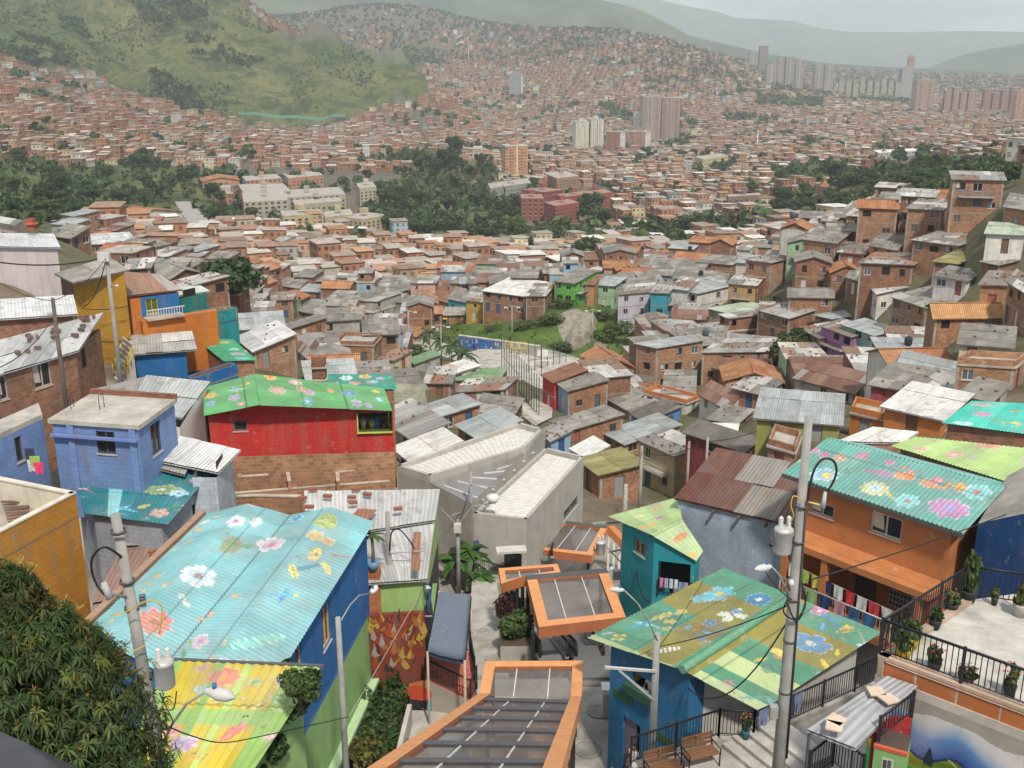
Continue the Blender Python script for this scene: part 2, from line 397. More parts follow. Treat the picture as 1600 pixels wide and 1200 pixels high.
def make_terrain():
 az=np.linspace(-.80,.80,321)
 ds=np.geomspace(9,17000,420)
 A,D=np.meshgrid(az,ds,indexing='ij')
 X=D*np.sin(A);Y=D*np.cos(A)
 Z=TER.z(X.ravel(),Y.ravel()).reshape(X.shape)
 rough=np.zeros_like(Z)
 for k,(fx,fy,ph)in enumerate(((.011,.017,.3),(.023,-.019,1.7),(.041,.037,2.9),(-.07,.06,.8),(.015,-.031,4.2))):
  rough+=np.sin(X*fx+Y*fy+ph+2*np.sin(Y*fx*.7))/(1+k*.6)
 u,v=proj(X,Y,Z)
 gh=ip_(u,v,GREEN_HILL)&(D>800)
 Z=Z+np.where(D>700,np.clip((D-700)/900,0,1)*np.where(gh,15.0*(rough-.8*np.abs(np.sin(X*.017+.9*np.sin(Y*.011)+Y*.004))**.6),2.0*rough),0)
 u,v=proj(X,Y,Z)
 nx,ny=X.shape
 c=np.zeros((nx,ny,3));c[:]=(.165,.135,.10)
 c[D<75]=(.30,.28,.25)
 c[(D>700)]=(.14,.125,.10)
 g=ip_(u,v,GREEN_HILL)&(D>800)
 for pl in(TREES_W,TREES_M,TREES_E):g|=ip_(u,v,pl)&(D>350)&(D<1200)
 for pl in EXTRA_GREEN:g|=ip_(u,v,pl)&(D>500)
 gr=np.zeros((nx,ny));gr[(D>95)&(D<450)]=.4;gr[g]=1
 md=ip_(u,v,MOUND)&(D>150)&(D<300);c[md]=(.085,.15,.035)
 gr[D>3400]=.8
 fd=ip_(u,v,FIELD)&(D>300)&(D<700)
 c[fd]=(.42,.37,.30);gr[fd]=0
 verts=np.stack([X,Y,Z],-1).reshape(-1,3)
 i=np.arange(nx*ny).reshape(nx,ny)
 q=np.stack([i[:-1,:-1],i[1:,:-1],i[1:,1:],i[:-1,1:]],-1).reshape(-1,4)[:,::-1]
 me=bpy.data.meshes.new('ground')
 me.vertices.add(len(verts));me.vertices.foreach_set('co',verts.astype(np.float32).ravel())
 me.loops.add(q.size);me.loops.foreach_set('vertex_index',q.astype(np.int32).ravel())
 me.polygons.add(len(q));me.polygons.foreach_set('loop_start',np.arange(len(q),dtype=np.int32)*4)
 me.polygons.foreach_set('use_smooth',np.ones(len(q),bool))
 a=me.attributes.new('Col','FLOAT_COLOR','POINT')
 a.data.foreach_set('color',np.concatenate([c.reshape(-1,3),gr.reshape(-1,1)],1).astype(np.float32).ravel())
 me.update(calc_edges=True)
 t=NT('earth');p=t.gen()
 at=t.node('ShaderNodeAttribute',attribute_name='Col')
 base=t.mul(at.outputs['Color'],t.rng(t.noise(p,.35,6,.65),.3,.72,.62,1.25))
 n1=t.noise(p,.008,7,.62,.8);n2=t.noise(p,.035,6,.65,.5);n3=t.noise(p,.5,5,.6)
 grass=t.mix(t.rng(n1,.38,.62,0,1),(.075,.11,.034),(.165,.165,.06))
 grass=t.mix(t.rng(n2,.46,.58,0,.88),grass,(.032,.058,.02))
 grass=t.mix(t.rng(t.noise(p,.02,6,.7,1.0),.6,.72,0,.7),grass,(.22,.17,.09))
 grass=t.mul(grass,t.rng(n3,.3,.7,.7,1.2));grass=t.mix(t.rng(t.noise(p,.13,7,.78),.52,.60,0,.75),grass,(.03,.055,.018));grass=t.mix(t.rng(t.noise(p,.07,6,.75,.4),.58,.66,0,.6),grass,(.24,.19,.09))
 base=t.mix(at.outputs['Alpha'],base,grass)
 t.bump(t.noise(p,.12,6,.65),.5,1.5);t.fin(base,.95,0,.1)
 me.materials.append(MATS['earth'])
 o=bpy.data.objects.new('ground',me);COL.objects.link(o);o['kind']='structure'
def ridge(name,pts,d,base,mat,depth=.28,folds=1.0,seed=0):
 r=np.random.default_rng(seed)
 us=np.linspace(pts[0][0],pts[-1][0],260)
 vs=np.interp(us,[p[0]for p in pts],[p[1]for p in pts])
 cr=np.array([P(u,v,d=d)for u,v in zip(us,vs)])
 az=np.arctan2(cr[:,0],cr[:,1]);hz=cr[:,2]-base
 rows=np.linspace(-1,1,61)
 ph=r.uniform(0,6,12)
 X=[];Y=[];Z=[]
 for t in rows:
  rad=np.hypot(cr[:,0],cr[:,1])*(1+depth*t)
  prof=1-abs(t)**1.25
  fold=sum(np.sin(az*(25+17*k)+ph[k]+2.5*t*(k%3+1))/(1.5+k)for k in range(7))
  zz=base+hz*prof*(1+.16*folds*fold*min(1,abs(t)*3))
  X.append(rad*np.sin(az));Y.append(rad*np.cos(az));Z.append(zz)
 X,Y,Z=map(np.array,(X,Y,Z))
 verts=np.stack([X,Y,Z],-1).reshape(-1,3);i=np.arange(X.size).reshape(X.shape)
 q=np.stack([i[:-1,:-1],i[1:,:-1],i[1:,1:],i[:-1,1:]],-1).reshape(-1,4)
 me=bpy.data.meshes.new(name)
 me.vertices.add(len(verts));me.vertices.foreach_set('co',verts.astype(np.float32).ravel())
 me.loops.add(q.size);me.loops.foreach_set('vertex_index',q.astype(np.int32).ravel())
 me.polygons.add(len(q));me.polygons.foreach_set('loop_start',np.arange(len(q),dtype=np.int32)*4)
 me.polygons.foreach_set('use_smooth',np.ones(len(q),bool));me.update(calc_edges=True)
 me.materials.append(MATS[mat])
 o=bpy.data.objects.new(name,me);COL.objects.link(o);o['kind']='structure'
def make_ranges():
 t=NT('forest_range');p=t.gen()
 b=t.mix(t.rng(t.noise(p,.004,7,.65,.6),.4,.62,0,1),(.03,.055,.022),(.10,.125,.05))
 b=t.mix(t.rng(t.noise(p,.02,6,.7),.55,.7,0,.8),b,(.17,.12,.09));t.fin(b,.95,0,.1)
 ridge('mountain',[(-300,-60),(200,-40),(500,-30),(700,-20),(930,-2),(985,10),(1015,22),(1045,38),(1075,55),(1120,66),(1200,84),(1300,100),(1450,108),(1700,116)],5200,-170,'forest_range',.2,1.0,3)
 ridge('mountain',[(1300,112),(1440,108),(1470,98),(1510,84),(1560,74),(1620,66),(1800,50)],6500,-170,'forest_range',.16,.8,5)
 ridge('mountain',[(500,-60),(900,-30),(1000,-6),(1040,2),(1075,10),(1120,18),(1150,28),(1185,30),(1240,33),(1280,44),(1330,50),(1420,50),(1520,48),(1700,52),(1900,40)],11500,-300,'forest_range',.2,.7,8)
def fc_(mb,p0,p1,zb,zt0,zt1,ops,colfn,thick=.14):
 p0=VC((p0[0],p0[1],0));p1=VC((p1[0],p1[1],0));L=(p1-p0).length
 if L<.05:return
 d=(p1-p0)/L;n=VC((d.y,-d.x,0))
 zm=min(zt0,zt1)
 ops=[o for o in ops if o[0]>.02 and o[1]<L-.02 and zb+o[3]<zm-.02]
 S=sorted({0.0,L,*[o[0]for o in ops],*[o[1]for o in ops],*[x for x in getattr(colfn,'frame',())if L>3 for x in(x,L-x)]});T=sorted({0.0,zm-zb,*[max(0,o[2])for o in ops],*[o[3]for o in ops],*[b for b in getattr(colfn,'cuts',())if 0<b<zm-zb]})
 q=lambda s,t,k=0:p0+d*s+VC((0,0,zb+t))-n*k
 for i in range(len(S)-1):
  for j in range(len(T)-1):
   sm,tm=(S[i]+S[i+1])/2,(T[j]+T[j+1])/2
   if any(o[0]<sm<o[1]and o[2]<tm<o[3]for o in ops):continue
   m,c=colfn(sm,tm)
   mb.fa([q(S[i],T[j]),q(S[i+1],T[j]),q(S[i+1],T[j+1]),q(S[i],T[j+1])],m,c)
 if abs(zt0-zt1)>.01:
  m,c=colfn(L/2,zm-zb)
  a,b=p0+VC((0,0,zm)),p1+VC((0,0,zm))
  if zt0>zt1:mb.fa([a,b,p0+VC((0,0,zt0))],m,c)
  else:mb.fa([a,b,p1+VC((0,0,zt1))],m,c)
 for o in ops:
  s0,s1,t0,t1=o[:4];t0=max(t0,0)
  m,c=colfn((s0+s1)/2,(t0+t1)/2)
  c=tuple(x*.9 for x in c)if False else c
  for a,b in(((s0,t0),(s1,t0)),((s1,t0),(s1,t1)),((s1,t1),(s0,t1)),((s0,t1),(s0,t0))):
   mb.fa([q(*a),q(*a,thick),q(*b,thick),q(*b)],m,c)
def op_(parent,p0,p1,zb,o,kind='window',col=(.5,.5,.5),pane=(.025,.028,.032),thick=.12,name=None,curtain=None,bars=0):
 p0=VC((p0[0],p0[1],0));p1=VC((p1[0],p1[1],0));L=(p1-p0).length
 d=(p1-p0)/L;n=VC((d.y,-d.x,0));s0,s1,t0,t1=o[:4]
 q=lambda s,t,k:p0+d*s+VC((0,0,zb+t))-n*k
 mb=MB();w,h=s1-s0,t1-t0;f=min(.06,w*.1);near=p0.y<75;pm,cm,bm_=(MB(),MB(),MB())if near else(mb,mb,mb)
 if kind=='window':
  pm.fa([q(s0,t0,thick-.02),q(s1,t0,thick-.02),q(s1,t1,thick-.02),q(s0,t1,thick-.02)],'pane',pane)
  for a,b,c_,e in((s0,s0+f,t0,t1),(s1-f,s1,t0,t1),(s0+f,s1-f,t0,t0+f),(s0+f,s1-f,t1-f,t1))+(((s0+w/2-f/2,s0+w/2+f/2,t0+f,t1-f),)if w>.8 else()):
   mb.ob(q(a,c_,thick-.02),d*(b-a),n*.05,VC((0,0,e-c_)),'plain',col)
  mb.ob(q(s0-.05,t0-.07,.0),d*(w+.1),n*.05,VC((0,0,.06)),'plain',(.42,.40,.37))
  if curtain:
   cm.fa([q(s0+f,t1-h*.75,thick-.035),q(s0+w*.42,t1-h*.8,thick-.035),q(s0+w*.36,t1-f,thick-.035),q(s0+f,t1-f,thick-.035)],'cloth',curtain)
  if bars:
   for k in range(bars):
    s=s0+w*(k+.5)/bars
    bm_.ob(q(s-.012,t0,.01),d*.024,n*.02,VC((0,0,h)),'metal',(.03,.03,.035))
   bm_.ob(q(s0,t0+h*.5,.012),d*w,n*.018,VC((0,0,.03)),'metal',(.03,.03,.035))
 elif kind=='door':
  mb.fa([q(s0,t0,thick-.02),q(s1,t0,thick-.02),q(s1,t1,thick-.02),q(s0,t1,thick-.02)],'plain',col)
  for a,b,c_,e in((s0,s0+f,t0,t1),(s1-f,s1,t0,t1),(s0+f,s1-f,t1-f,t1)):
   mb.ob(q(a,c_,thick-.02),d*(b-a),n*.05,VC((0,0,e-c_)),'plain',tuple(x*.6 for x in col))
 else:
  mb.fa([q(s0,t0,thick+.0),q(s1,t0,thick),q(s1,t1,thick),q(s0,t1,thick)],'plain',(.02,.018,.017))  # near-black sheet closes the opening; interior shade is put into its colour
 if kind=='door' and near:pm.ob(q(s1-.16,t0+h*.48,thick-.05),d*.05,n*.06,VC((0,0,.14)),'metal',(.4,.36,.25))
 o_=mb.bd(name or('door' if kind=='door' else 'window'),parent)
 if near:
  for k,nm in((pm,'handle' if kind=='door' else 'pane'),(cm,'curtain'),(bm_,'bars')):
   if k.v:k.bd(nm,o_)
 return o_
TIN=[(.42,.42,.41),(.36,.36,.35),(.50,.50,.49),(.30,.29,.28),(.25,.22,.19),(.60,.60,.59),(.24,.16,.11)]
TINBR=[(.62,.63,.65),(.55,.56,.58),(.70,.71,.72),(.48,.49,.50)]
TINBL=[(.40,.44,.45),(.36,.40,.415),(.45,.48,.49),(.33,.355,.36)]
ASB=[(.26,.25,.23),(.22,.21,.19),(.30,.285,.26),(.19,.18,.165)]
RUST=[(.21,.10,.065),(.18,.085,.055),(.26,.15,.10),(.33,.31,.29)]
TILE=[(.42,.20,.10),(.38,.17,.09),(.46,.24,.13)]
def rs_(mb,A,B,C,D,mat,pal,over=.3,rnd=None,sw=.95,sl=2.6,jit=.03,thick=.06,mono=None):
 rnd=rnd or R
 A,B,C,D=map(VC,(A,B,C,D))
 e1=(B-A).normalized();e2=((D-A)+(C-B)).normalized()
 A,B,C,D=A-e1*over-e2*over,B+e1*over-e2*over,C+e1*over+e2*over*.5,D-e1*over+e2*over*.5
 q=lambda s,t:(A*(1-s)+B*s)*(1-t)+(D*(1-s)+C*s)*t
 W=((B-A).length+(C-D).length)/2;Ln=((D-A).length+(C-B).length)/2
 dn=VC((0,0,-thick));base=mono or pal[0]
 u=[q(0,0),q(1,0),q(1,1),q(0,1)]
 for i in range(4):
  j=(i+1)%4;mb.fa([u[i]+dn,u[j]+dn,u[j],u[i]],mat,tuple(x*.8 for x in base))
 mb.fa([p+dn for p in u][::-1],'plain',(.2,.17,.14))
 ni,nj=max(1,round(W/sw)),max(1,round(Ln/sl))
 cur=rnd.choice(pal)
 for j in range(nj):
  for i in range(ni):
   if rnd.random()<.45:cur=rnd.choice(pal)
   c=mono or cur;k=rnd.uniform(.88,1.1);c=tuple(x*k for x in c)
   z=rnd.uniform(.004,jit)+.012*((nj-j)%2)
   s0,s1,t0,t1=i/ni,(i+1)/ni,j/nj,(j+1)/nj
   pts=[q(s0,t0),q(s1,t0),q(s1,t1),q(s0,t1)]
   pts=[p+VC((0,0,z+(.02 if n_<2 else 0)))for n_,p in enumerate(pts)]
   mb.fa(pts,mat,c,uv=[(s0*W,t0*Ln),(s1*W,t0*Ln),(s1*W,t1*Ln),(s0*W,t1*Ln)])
 return q
def auto_ops(L,storeys,sh,rnd,dens=.75,door=True,z0=0.0):
 out=[]
 n=max(1,int(L/2.3));
 for k in range(storeys):
  for i in range(n):
   c=L*(i+.5)/n+rnd.uniform(-.2,.2)
   if k==0 and door and i==rnd.randrange(n):
    out.append((c-.45,c+.45,z0+.05,z0+2.05,'door'));continue
   if rnd.random()>dens:continue
   w=rnd.choice((.8,1.0,1.2,1.4));hh=rnd.choice((.9,1.1,1.2));b=z0+k*sh+rnd.choice((.8,.95,1.05))
   kind='hole' if rnd.random()<.25 else 'window'
   out.append((c-w/2,c+w/2,b,min(b+hh,z0+(k+1)*sh-.25),kind))
 return out
DOORC=[(.10,.11,.13),(.25,.26,.27),(.16,.10,.06),(.04,.10,.25),(.30,.10,.08),(.5,.5,.48)]
def house(spec,label,name='brick_house',cat='house',group=None):
 rnd=random.Random(spec.get('seed',1))
 A,B,C,D=[VC((p[0],p[1],0))for p in spec['pts']]
 zt,zb,n=spec['zt'],spec['zb'],spec['n'];sh=spec.get('sh',2.55)
 rt=th_(name,label,cat,((A.x+C.x)/2,(A.y+C.y)/2,zb),group)
 mat,col=spec['wall']
 rf=spec['roof'];kind=rf['k']
 up={'mono':rf.get('rise',.7),'monoB':0}.get(kind,0)
 ztop={'A':zt,'B':zt,'C':zt,'D':zt}
 if kind=='mono':ztop['C']+=up;ztop['D']+=up
 if kind=='monox':ztop['B']+=rf.get('rise',.6);ztop['C']+=rf.get('rise',.6)
 z0=zt-n*sh-zb
 lower=spec.get('lower')
 def colfn(s,t):
  if lower and t<z0+lower[2]:return lower[0],lower[1]
  if z0+.0<t and n>1 and abs(((t-z0)/sh)-round((t-z0)/sh))<.04 and 0<round((t-z0)/sh)<n:return 'cement',spec.get('band',(.30,.28,.26))
  return mat,col
 bands=[z0+k*sh-.09 for k in range(1,n)]+[z0+k*sh+.09 for k in range(1,n)]
 colfn.cuts=tuple(bands)+((z0+lower[2],)if lower else())
 fr_=(.24,)if spec.get('frame')else()
 colfn.frame=fr_
 w=MB()
 allops=[]
 for key,(p,q,kp,kq)in(('AB',(A,B,'A','B')),('BC',(B,C,'B','C')),('CD',(C,D,'C','D')),('DA',(D,A,'D','A'))):
  L=(q-p).length;ops=[]
  f=spec.get('f'+key)
  c2=colfn
  if spec.get('c'+key):
   mm=spec['c'+key];c2=lambda s,t,mm=mm:mm
  if f is not None:ops=[(o[0]*L if o[0]<1 and spec.get('rel')else o[0],o[1]*L if o[1]<=1 and spec.get('rel')else o[1],o[2]+z0,o[3]+z0,*o[4:])for o in f]
  elif key in('AB','BC')and not spec.get('blind','').count(key):ops=auto_ops(L,n,sh,rnd,spec.get('dens',.75),True,z0)
  ops=[o for o in ops if o[0]>.05 and o[1]<L-.05 and o[3]<min(ztop[kp],ztop[kq])-zb-.05 and o[2]>0]
  if fr_:
   c3=c2;c2=lambda s,t,L=L,c3=c3:('cement',(.36,.33,.29))if(s<.24 or s>L-.24)else c3(s,t)
   c2.frame=fr_;c2.cuts=colfn.cuts
  fc_(w,p,q,zb,ztop[kp],ztop[kq],ops,c2)
  allops+=[(p,q,o)for o in ops]
 zr=zt+(rf.get('rise',1.0)if kind in('gx','gy')else 0)
 if kind=='gx':
  for p,q in((B,C),(D,A)):
   m_=(p+q)/2;w.fa([(p.x,p.y,zt),(q.x,q.y,zt),(m_.x,m_.y,zr)],mat,col)
 if kind=='gy':
  for p,q in((A,B),(C,D)):
   m_=(p+q)/2;w.fa([(p.x,p.y,zt),(q.x,q.y,zt),(m_.x,m_.y,zr)],mat,col)
 w.bd('wall',rt)
 for p,q,o in allops:
  k=o[4]if len(o)>4 else 'window'
  dc=o[5]if len(o)>5 else rnd.choice(DOORC)
  fc=rnd.choice(((.5,.5,.5),(.62,.62,.6),(.12,.12,.13),(.3,.22,.15)))
  pn=rnd.choice(((.02,.022,.025),(.05,.055,.06),(.03,.03,.03),(.10,.12,.14)))
  ct=rnd.choice(((.5,.48,.42),(.45,.2,.25),(.2,.3,.45)))if k=='window' and rnd.random()<.35 else None
  op_(rt,p,q,zb,o,k,dc if k=='door' else(dc if len(o)>5 else fc),pn,curtain=ct,bars=o[6]if len(o)>6 else 0,name='bay_shade_sheet' if k=='hole' else None)
 up3=lambda p,z:VC((p.x,p.y,z))
 r=MB();ov=rf.get('over',.35);rm=rf.get('mat','tin');pal=rf.get('pal',TIN);kw=dict(mono=rf.get('mono'),rnd=rnd,over=ov,sw=rf.get('sw',.95),sl=rf.get('sl',2.6))
 qf=None
 e=.05
 if kind in('mono','monox'):qf=rs_(r,up3(A,ztop['A']+e),up3(B,ztop['B']+e),up3(C,ztop['C']+e),up3(D,ztop['D']+e),rm,pal,**kw)
 elif kind=='gx':
  M1,M2=up3((D+A)/2,zr+e),up3((B+C)/2,zr+e)
  qf=rs_(r,up3(A,zt+e),up3(B,zt+e),M2,M1,rm,pal,**kw);rs_(r,up3(C,zt+e),up3(D,zt+e),M1,M2,rm,pal,**kw)
 elif kind=='gy':
  M1,M2=up3((A+B)/2,zr+e),up3((C+D)/2,zr+e)
  qf=rs_(r,up3(B,zt+e),up3(C,zt+e),M2,M1,rm,pal,**kw);rs_(r,up3(D,zt+e),up3(A,zt+e),M1,M2,rm,pal,**kw)
 elif kind=='flat':
  ex=lambda p,q_,s:(p+(p-(A+B+C+D)/4).normalized()*.2)
  poly=[ex(p,None,1)for p in(A,B,C,D)]
  r.pz([(p.x,p.y)for p in poly],zt+.003,zt+.16,'cement',rf.get('mono',(.40,.38,.35)))
 r.bd('roof',rt)
 if kind=='flat' and rf.get('parapet',0):
  pm=MB();ph=rf['parapet']
  for p,q in((A,B),(B,C),(C,D),(D,A)):
   d=(q-p).normalized();nn=VC((d.y,-d.x,0))
   pm.ob(up3(p,zt+.16)-nn*.14+d*.0,d*((q-p).length-.14),nn*.14,(0,0,ph),rf.get('pmat',mat),rf.get('pcol',col))
  pm.bd('parapet',rt)
 if kind=='flat' and rf.get('rebar'):
  for p in(A,B,C,D):
   b=MB();c=p*.93+(A+B+C+D)/4*.07
   for dx in(-.08,.08):
    for dy in(-.08,.08):b.tu([(c.x+dx,c.y+dy,zt+.15),(c.x+dx*1.3,c.y+dy,zt+.9)],.012,'metal',(.10,.05,.035),4)
   b.ob((c.x-.1,c.y-.1,zt+.15),(.2,0,0),(0,.2,0),(0,0,.12),'cement',(.4,.38,.35))
   b.bd('rebar_column',rt)
 if kind=='flat' and spec.get('room'):
  c0=(A+B+C+D)/4;q4=[c0+(p-c0)*.8+(D-A)*.08 for p in(lp(A,B,.42),B,C,lp(D,C,.42))];m_=MB();z9=zt+2.3
  for p,q in zip(q4,q4[1:]+q4[:1]):fc_(m_,p,q,zt+.16,z9,z9,[(.6,1.5,.8,1.8)]if(q-p).length>3 else[],lambda s,t:(mat,col));
  m_.bd('upper_room',rt);m_=MB();rs_(m_,*[up3(p,z9+.05+(.35 if i>1 else 0))for i,p in enumerate(q4)],'tin',TIN,.3,rnd);m_.bd('upper_roof',rt)
 if spec.get('balcony'):
  p,q=(A,B)if(B-A).length>(C-B).length*.8 else(B,C);L=(q-p).length;d_=(q-p)/L;n_=VC((d_.y,-d_.x,0));zf=zt-sh;s0=L*.12;w_=L*.72;m_=MB()
  m_.ob(up3(p,zf-.14)+d_*s0+n_*.004,d_*w_,n_*.95,(0,0,.14),'cement',(.38,.36,.33));m_.bd('balcony_slab',rt);m_=MB();rc=rnd.choice(((.03,.03,.035),(.5,.5,.48),(.4,.12,.08),(.1,.25,.4)))
  for k in range(int(w_/.22)+1):m_.ob(up3(p,zf)+d_*(s0+k*.22)+n_*.9,d_*.03,n_*.03,(0,0,.85),'metal',rc)
  m_.ob(up3(p,zf+.85)+d_*s0+n_*.88,d_*w_,n_*.06,(0,0,.05),'metal',rc);m_.bd('balcony_rail',rt)
 if qf and rf.get('stones'):
  sb=MB()
  for k in range(rf['stones']):
   p=qf(rnd.uniform(.05,.95),rnd.uniform(.05,.95));sb.cb(p+VC((0,0,.10)),rnd.uniform(.2,.35),rnd.uniform(.12,.2),.12,'plain',rnd.choice(((.22,.10,.07),(.12,.10,.09),(.3,.17,.12))),rnd.uniform(0,3))
  sb.bd('loose_brick_ballast',rt,props={'kind':'stuff'})
 if spec.get('tank'):
  tb=MB();p=(A+C)/2+(B-A)*rnd.uniform(-.2,.2);zz=max(zt,zr)+(.16 if kind=='flat' else .5)
  tb.la((p.x,p.y,zz),[(0,0),(.45,0),(.5,.1),(.52,.75),(.42,.95),(.16,1.02),(.16,1.1),(0,1.1)],'plain',rnd.choice(((.03,.03,.035),(.06,.09,.13))),10)
  tb.bd('water_tank',rt)
 return rt
LEAFP={'dark':[(.036,.070,.026),(.050,.090,.030),(.026,.052,.020),(.068,.11,.038)],'mid':[(.060,.105,.030),(.080,.13,.038),(.045,.08,.026),(.105,.15,.048)],'lite':[(.075,.115,.034),(.095,.135,.042),(.055,.09,.028),(.12,.15,.05)],'olive':[(.075,.085,.022),(.10,.105,.026),(.05,.06,.018),(.14,.125,.03)]}
def cm_(kind,n,size,seed,shape='round',squash=.8):
 r=np.random.default_rng(seed)
 nb={'round':9,'tall':8,'open':12,'fan':10}[shape]
 bc=r.normal(size=(nb,3));bc/=np.linalg.norm(bc,axis=1)[:,None];bc*=r.uniform(.35,.68,(nb,1));bc[:,2]*=squash
 if shape=='tall':bc[:,:2]*=.5;bc[:,2]=r.uniform(-1,1.1,nb)
 if shape=='open':bc*=1.25
 if shape=='fan':bc[:,2]=r.uniform(0,.35,nb);bc[:,:2]*=1.25
 br=r.uniform(.3,.55,nb)*(.8 if shape=='open' else 1);btone=r.uniform(.72,1.22,nb)
 k=r.integers(0,nb,n)
 dirs=r.normal(size=(n,3));dirs/=np.linalg.norm(dirs,axis=1)[:,None]
 rad=br[k]*np.clip(r.normal(.9,.18,n),.25,1.25)
 c=bc[k]+dirs*rad[:,None]*np.array([1,1,.8])
 nrm=dirs+r.normal(size=(n,3))*.55;nrm/=np.linalg.norm(nrm,axis=1)[:,None]
 t=np.cross(nrm,r.normal(size=(n,3)));t/=np.linalg.norm(t,axis=1)[:,None];b=np.cross(nrm,t)
 s=size*r.uniform(.55,1.35,(n,1));a=r.uniform(.5,1,(n,1))
 q=np.stack([c-t*s-b*s*a*.25,c+b*s*-a,c+t*s+b*s*a*.2,c+b*s*a],1)
 pal=np.array(LEAFP[kind]);col=pal[r.integers(0,len(pal),n)]*btone[k][:,None]*r.uniform(.8,1.2,(n,1))
 return qm_('crown',q,col,'leaf')
def trunk_mesh(h,rad,seed,limbs=5,col=(.13,.10,.075)):
 rr=random.Random(seed);mb=MB()
 pts=[(rr.uniform(-.1,.1)*i,rr.uniform(-.1,.1)*i,h*i/4)for i in range(5)]
 mb.tu(pts,[rad*(1.25 if i==0 else 1-.13*i)for i in range(5)],'bark',col,8)
 for k in range(limbs):
  a=2*math.pi*k/limbs+rr.uniform(-.4,.4);z0=h*rr.uniform(.55,.95);p=VC(pts[min(4,int(z0/h*4))]);p.z=z0
  e=p+VC((math.cos(a),math.sin(a),rr.uniform(.5,1.1)))*h*rr.uniform(.35,.6)
  m=(p+e)/2+VC((0,0,.08*h));mb.tu([p,m,e],[rad*.5,rad*.34,rad*.12],'bark',col,6)
 me=bpy.data.meshes.new('trunk')
 set_mesh(me,np.array(mb.v),mb.f,mb.m,np.array(mb.c,dtype=np.float32),np.array(mb.uv,dtype=np.float32),mb.sm)
 me.materials.append(MATS['bark']);return me
TREEP={}
def tree_proto(kind,shape,n,size,seed):
 key=(kind,shape,seed)
 if key not in TREEP:
  TREEP[key]=(cm_(kind,n,size,seed,shape),trunk_mesh(1.0,.055,seed))
 return TREEP[key]
def tree(x,y,h,r,label,kind='mid',shape='round',seed=0,n=1500,size=.10,group=None,name='tree',zg=None,thin=False):
 cm,tm=tree_proto(kind,shape,n,size,seed)
 zg=TER.at(x,y)-.2 if zg is None else zg
 rt=th_(name,label,'tree',(x,y,zg),group)
 t=bpy.data.objects.new('trunk',tm);COL.objects.link(t);t.parent=rt;th=max(h-r*.9,h*.35);t.scale=(th*.3,th*.3,th)if shape=='tall' or h>24 else(th*.6,th*.6,th)
 c=bpy.data.objects.new('crown',cm);COL.objects.link(c);c.parent=rt
 vr=r*(1.9 if shape=='tall' else(1.35 if h>24 else .85));c.location=(0,0,h-vr*.85);c.scale=(r,r,vr)
 c.rotation_euler=(0,0,(seed*1.7+x)%6.28)
 return rt
WALLP=np.array([(.40,.21,.125),(.36,.19,.12),(.44,.25,.155),(.32,.175,.12),(.42,.27,.18),(.50,.33,.22),(.37,.245,.18),(.44,.22,.13)])
WALLL=np.array([(.62,.58,.50),(.55,.50,.38),(.68,.66,.62),(.50,.50,.48),(.56,.42,.28),(.35,.45,.50),(.60,.55,.35)])
ROOFP=np.array([(.33,.29,.25),(.38,.34,.30),(.27,.22,.18),(.44,.40,.36),(.30,.20,.14),(.40,.22,.13),(.46,.27,.16),(.46,.43,.39),(.62,.60,.57),(.34,.29,.24),(.36,.21,.14),(.26,.20,.16)])
def boxes_mesh(name,cx,cy,z0,z1,w,dp,ang,wc,rc,tilt):
 n=len(cx);ca,sa=np.cos(ang),np.sin(ang)
 ux,uy=ca*w/2,sa*w/2;vx,vy=-sa*dp/2,ca*dp/2
 cor=np.stack([np.stack([cx+i*ux+j*vx,cy+i*uy+j*vy],-1)for i,j in((-1,-1),(1,-1),(1,1),(-1,1))],1)
 tops=np.stack([z1,z1,z1+tilt,z1+tilt],1)
 V_=np.zeros((n,5,4,3));UV=np.zeros((n,5,4,2));C=np.zeros((n,5,3));M=np.zeros((n,5),int)
 ln=[w,dp,w,dp]
 for k in range(4):
  a,b=k,(k+1)%4
  V_[:,k,0,:2]=cor[:,a];V_[:,k,1,:2]=cor[:,b];V_[:,k,2,:2]=cor[:,b];V_[:,k,3,:2]=cor[:,a]
  V_[:,k,0,2]=z0;V_[:,k,1,2]=z0;V_[:,k,2,2]=tops[:,b];V_[:,k,3,2]=tops[:,a]
  off=(np.arange(n)*1.37+k*.9)%7
  UV[:,k,0,0]=off;UV[:,k,1,0]=off+ln[k];UV[:,k,2,0]=off+ln[k];UV[:,k,3,0]=off
  hh=z1-z0;UV[:,k,0,1]=-hh;UV[:,k,1,1]=-hh
  UV[:,k,2,1]=.35;UV[:,k,3,1]=.35
  C[:,k]=wc
 ov=.35;c0=cor.mean(1,keepdims=True);c2=c0+(cor-c0)*(1+ov/(w[:,None,None]*.5))
 V_[:,4,:,:2]=c2;V_[:,4,:,2]=tops+.06;C[:,4]=rc;M[:,4]=1
 return qm_(name,V_.reshape(-1,4,3),C.reshape(-1,3),None,UV.reshape(-1,2),M.ravel(),['farwall','farroof'])
FAR_CLEAR=[]
